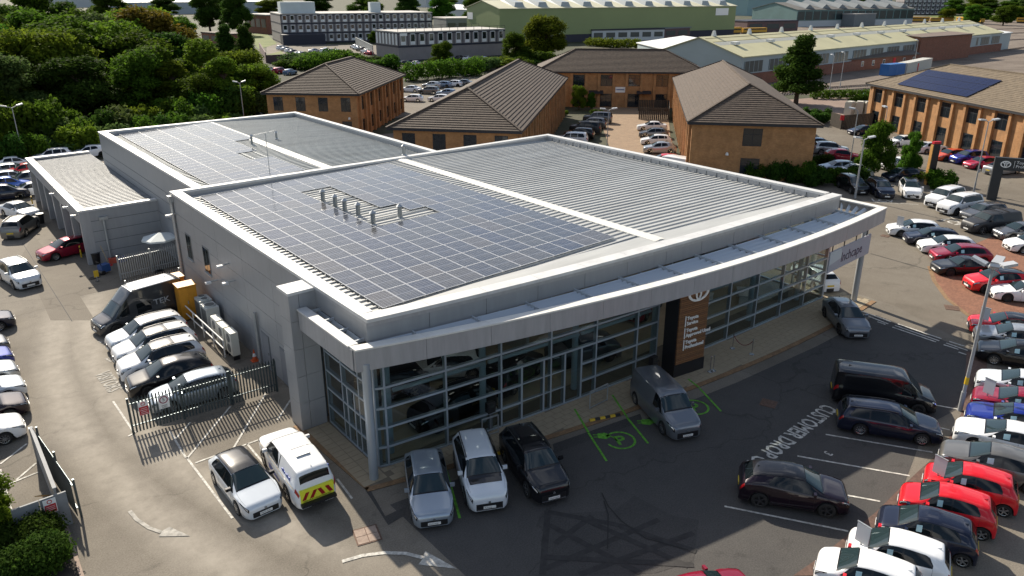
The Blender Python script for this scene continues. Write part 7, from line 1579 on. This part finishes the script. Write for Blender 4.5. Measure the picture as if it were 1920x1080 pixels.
for k, (n_, f_, hh, w_) in enumerate(((16, lambda i: (150 + i * 42, 700 - i * 8), (13, 19), 'in the distant tree line at the upper left'), (18, lambda i: (620 + i * 30, 560 - i * 26), (12, 18), 'in the distant tree line behind the green warehouse'), (14, lambda i: (760 + i * 26, 300 - i * 6), (10, 16), 'in the distant tree line at the upper right'))):
    for i in range(n_):
        p_ = f_(i); tree([0, 1, 4, 2, 1, 0, 3][(i + k) % 7], p_, random.uniform(*hh), '%s tree from the left %s' % (ORD[i], w_), sx=2.2, group='distant tree lines')
# shrub belt before the wood
def shrubs(pts, where, r, h, ks, group):
    for i, p in enumerate(pts): bush(ks[i % len(ks)], (p[0] + random.uniform(-.5, .5), p[1] + random.uniform(-.5, .5)), random.uniform(*r), random.uniform(*h), '%s shrub from the left %s' % (ORD[i], where), group=group)
shrubs([(-6 + i * 3.1, 109 + i * .55) for i in range(16)], 'in the front shrub belt below the wood', (2.4, 3.4), (2.8, 4.6), [0, 1, 2, 1, 0, 3], 'front shrub belt'); shrubs([(-6 + i * 3.4, 114 + i * .7) for i in range(15)], 'in the taller shrub belt below the wood', (3.0, 4.2), (4.6, 7.0), [1, 0, 3, 1, 2, 0], 'taller shrub belt')
shrubs([(30 + i * 3.5, 121 + i * 1.2) for i in range(8)], 'along the yard fence behind the rear roof', (2.6, 3.6), (3, 5), [3, 0, 1], 'fence shrubs')
pa, pb = Vector((97.14, 159.94)), Vector((120.67, 160.03)); hedge(pa, pb, 5, 4.2, 'long tall dark hedge beside the office car park', 3, dens=26, size=.34)
pa, pb = Vector((88.10, 200.70)), Vector((109.12, 213.14)); hedge(pa, pb, 7, 4, 'overgrown hedge bank behind the left brick office', 4, dens=18, size=.4)
pa, pb = Vector((110.98, 231.34)), Vector((114.87, 230.85)); hedge(pa, pb, 4, 3, 'short hedge in the far works car park', 5, dens=18, size=.35, mi=1)
pa, pb = Vector((143.60, 80.63)), Vector((154.46, 72.88)); hedge(pa, pb, 2.2, 1.8, 'clipped hedge along the pink road', 6, dens=60, size=.2)
pa, pb = Vector((87.14, 38.24)), Vector((89.72, 34.82)); hedge(pa, pb, 1.4, 1.0, 'low bright hedge under the young trees', 7, dens=160, size=.12, mi=2)
pa, pb = Vector((219.54, 221.90)), Vector((222.79, 196.61)); hedge(pa, pb, 5, 3.5, 'rough scrub behind the court office ridge', 8, dens=12, size=.45, mi=2)
shrubs([(88.92, 207.85), (96.65, 214.18), (102.82, 218.21), (110.37, 212.13), (110.71, 202.86), (107.86, 188.64), (127.45, 169.00), (134.06, 171.49), (139.59, 171.11), (146.84, 173.77), (153.26, 177.61)], 'on the rough bank before the far works car park', (4.5, 7), (2.5, 4.5), [0, 1, 2, 0, 3], 'bank shrubs')
bush(0, (87.87, 32.49), 1.7, 1.9, 'rounded ornamental grass clump beside the totem sign', name='grass_clump')
shrubs([(74.56, 48.80), (75.08, 47.37), (76.05, 45.91), (77.70, 45.24), (77.96, 43.71)], 'against the buff roofed office end wall', (1.0, 1.6), (1.6, 3.4), [3, 0, 3], 'office end wall shrubs')
shrubs([(78.68, 42.16), (81.38, 42.26), (80.78, 40.45), (88.41, 46.68), (83.94, 41.18)], 'in the shaded bed beside the office car park', (1.4, 2.2), (1.2, 2.4), [3, 3, 0], 'shaded bed shrubs')
shrubs([(119.76, 64.33), (116.73, 64.02), (119.42, 66.74), (136.95, 68.23), (138.87, 66.68)], 'around the timber enclosure', (1.6, 2.4), (2.0, 3.0), [3, 3, 3, 0, 3], 'enclosure shrubs'); shrubs([(91.23, 96.28), (94.87, 93.33)], 'at the court planting bed', (1.0, 1.4), (.9, 1.1), [2, 0], 'court bed shrubs')
bush(2, (49.75, 106.90), 1.4, 6.0, 'bright young leaf tip above the rear roof parapet')
shrubs([(3.5 - .1 * i, 0) for i in range(0)], '', (1, 2), (1, 2), [0], 'x')
# near left hedge and small tree
hedge((-1.2, 30.2), (1.35, 30.2), 1.7, 1.25, 'dense clipped hedge at the bottom left corner', 11, dens=1300, size=.07, mi=1); hedge((-1.0, 28.4), (1.3, 28.6), 1.7, 1.35, 'second clipped hedge block at the bottom left edge', 12, dens=1300, size=.07, mi=1)
tree(2, (-.9, 31.6), 3.4, 'small leafy tree at the left frame edge beside the hedge', sx=.9)
sheet('planting_bed', [(-4, 24), (1.6, 25.5), (1.75, 30.7), (-4, 30.7)], .02, mat('soil', (.05, .04, .03), .95, var=.4, vscale=3)); strip('kerb', [(1.5, 22), (1.72, 30.7)], .14, .05, SLABC, kind='structure')
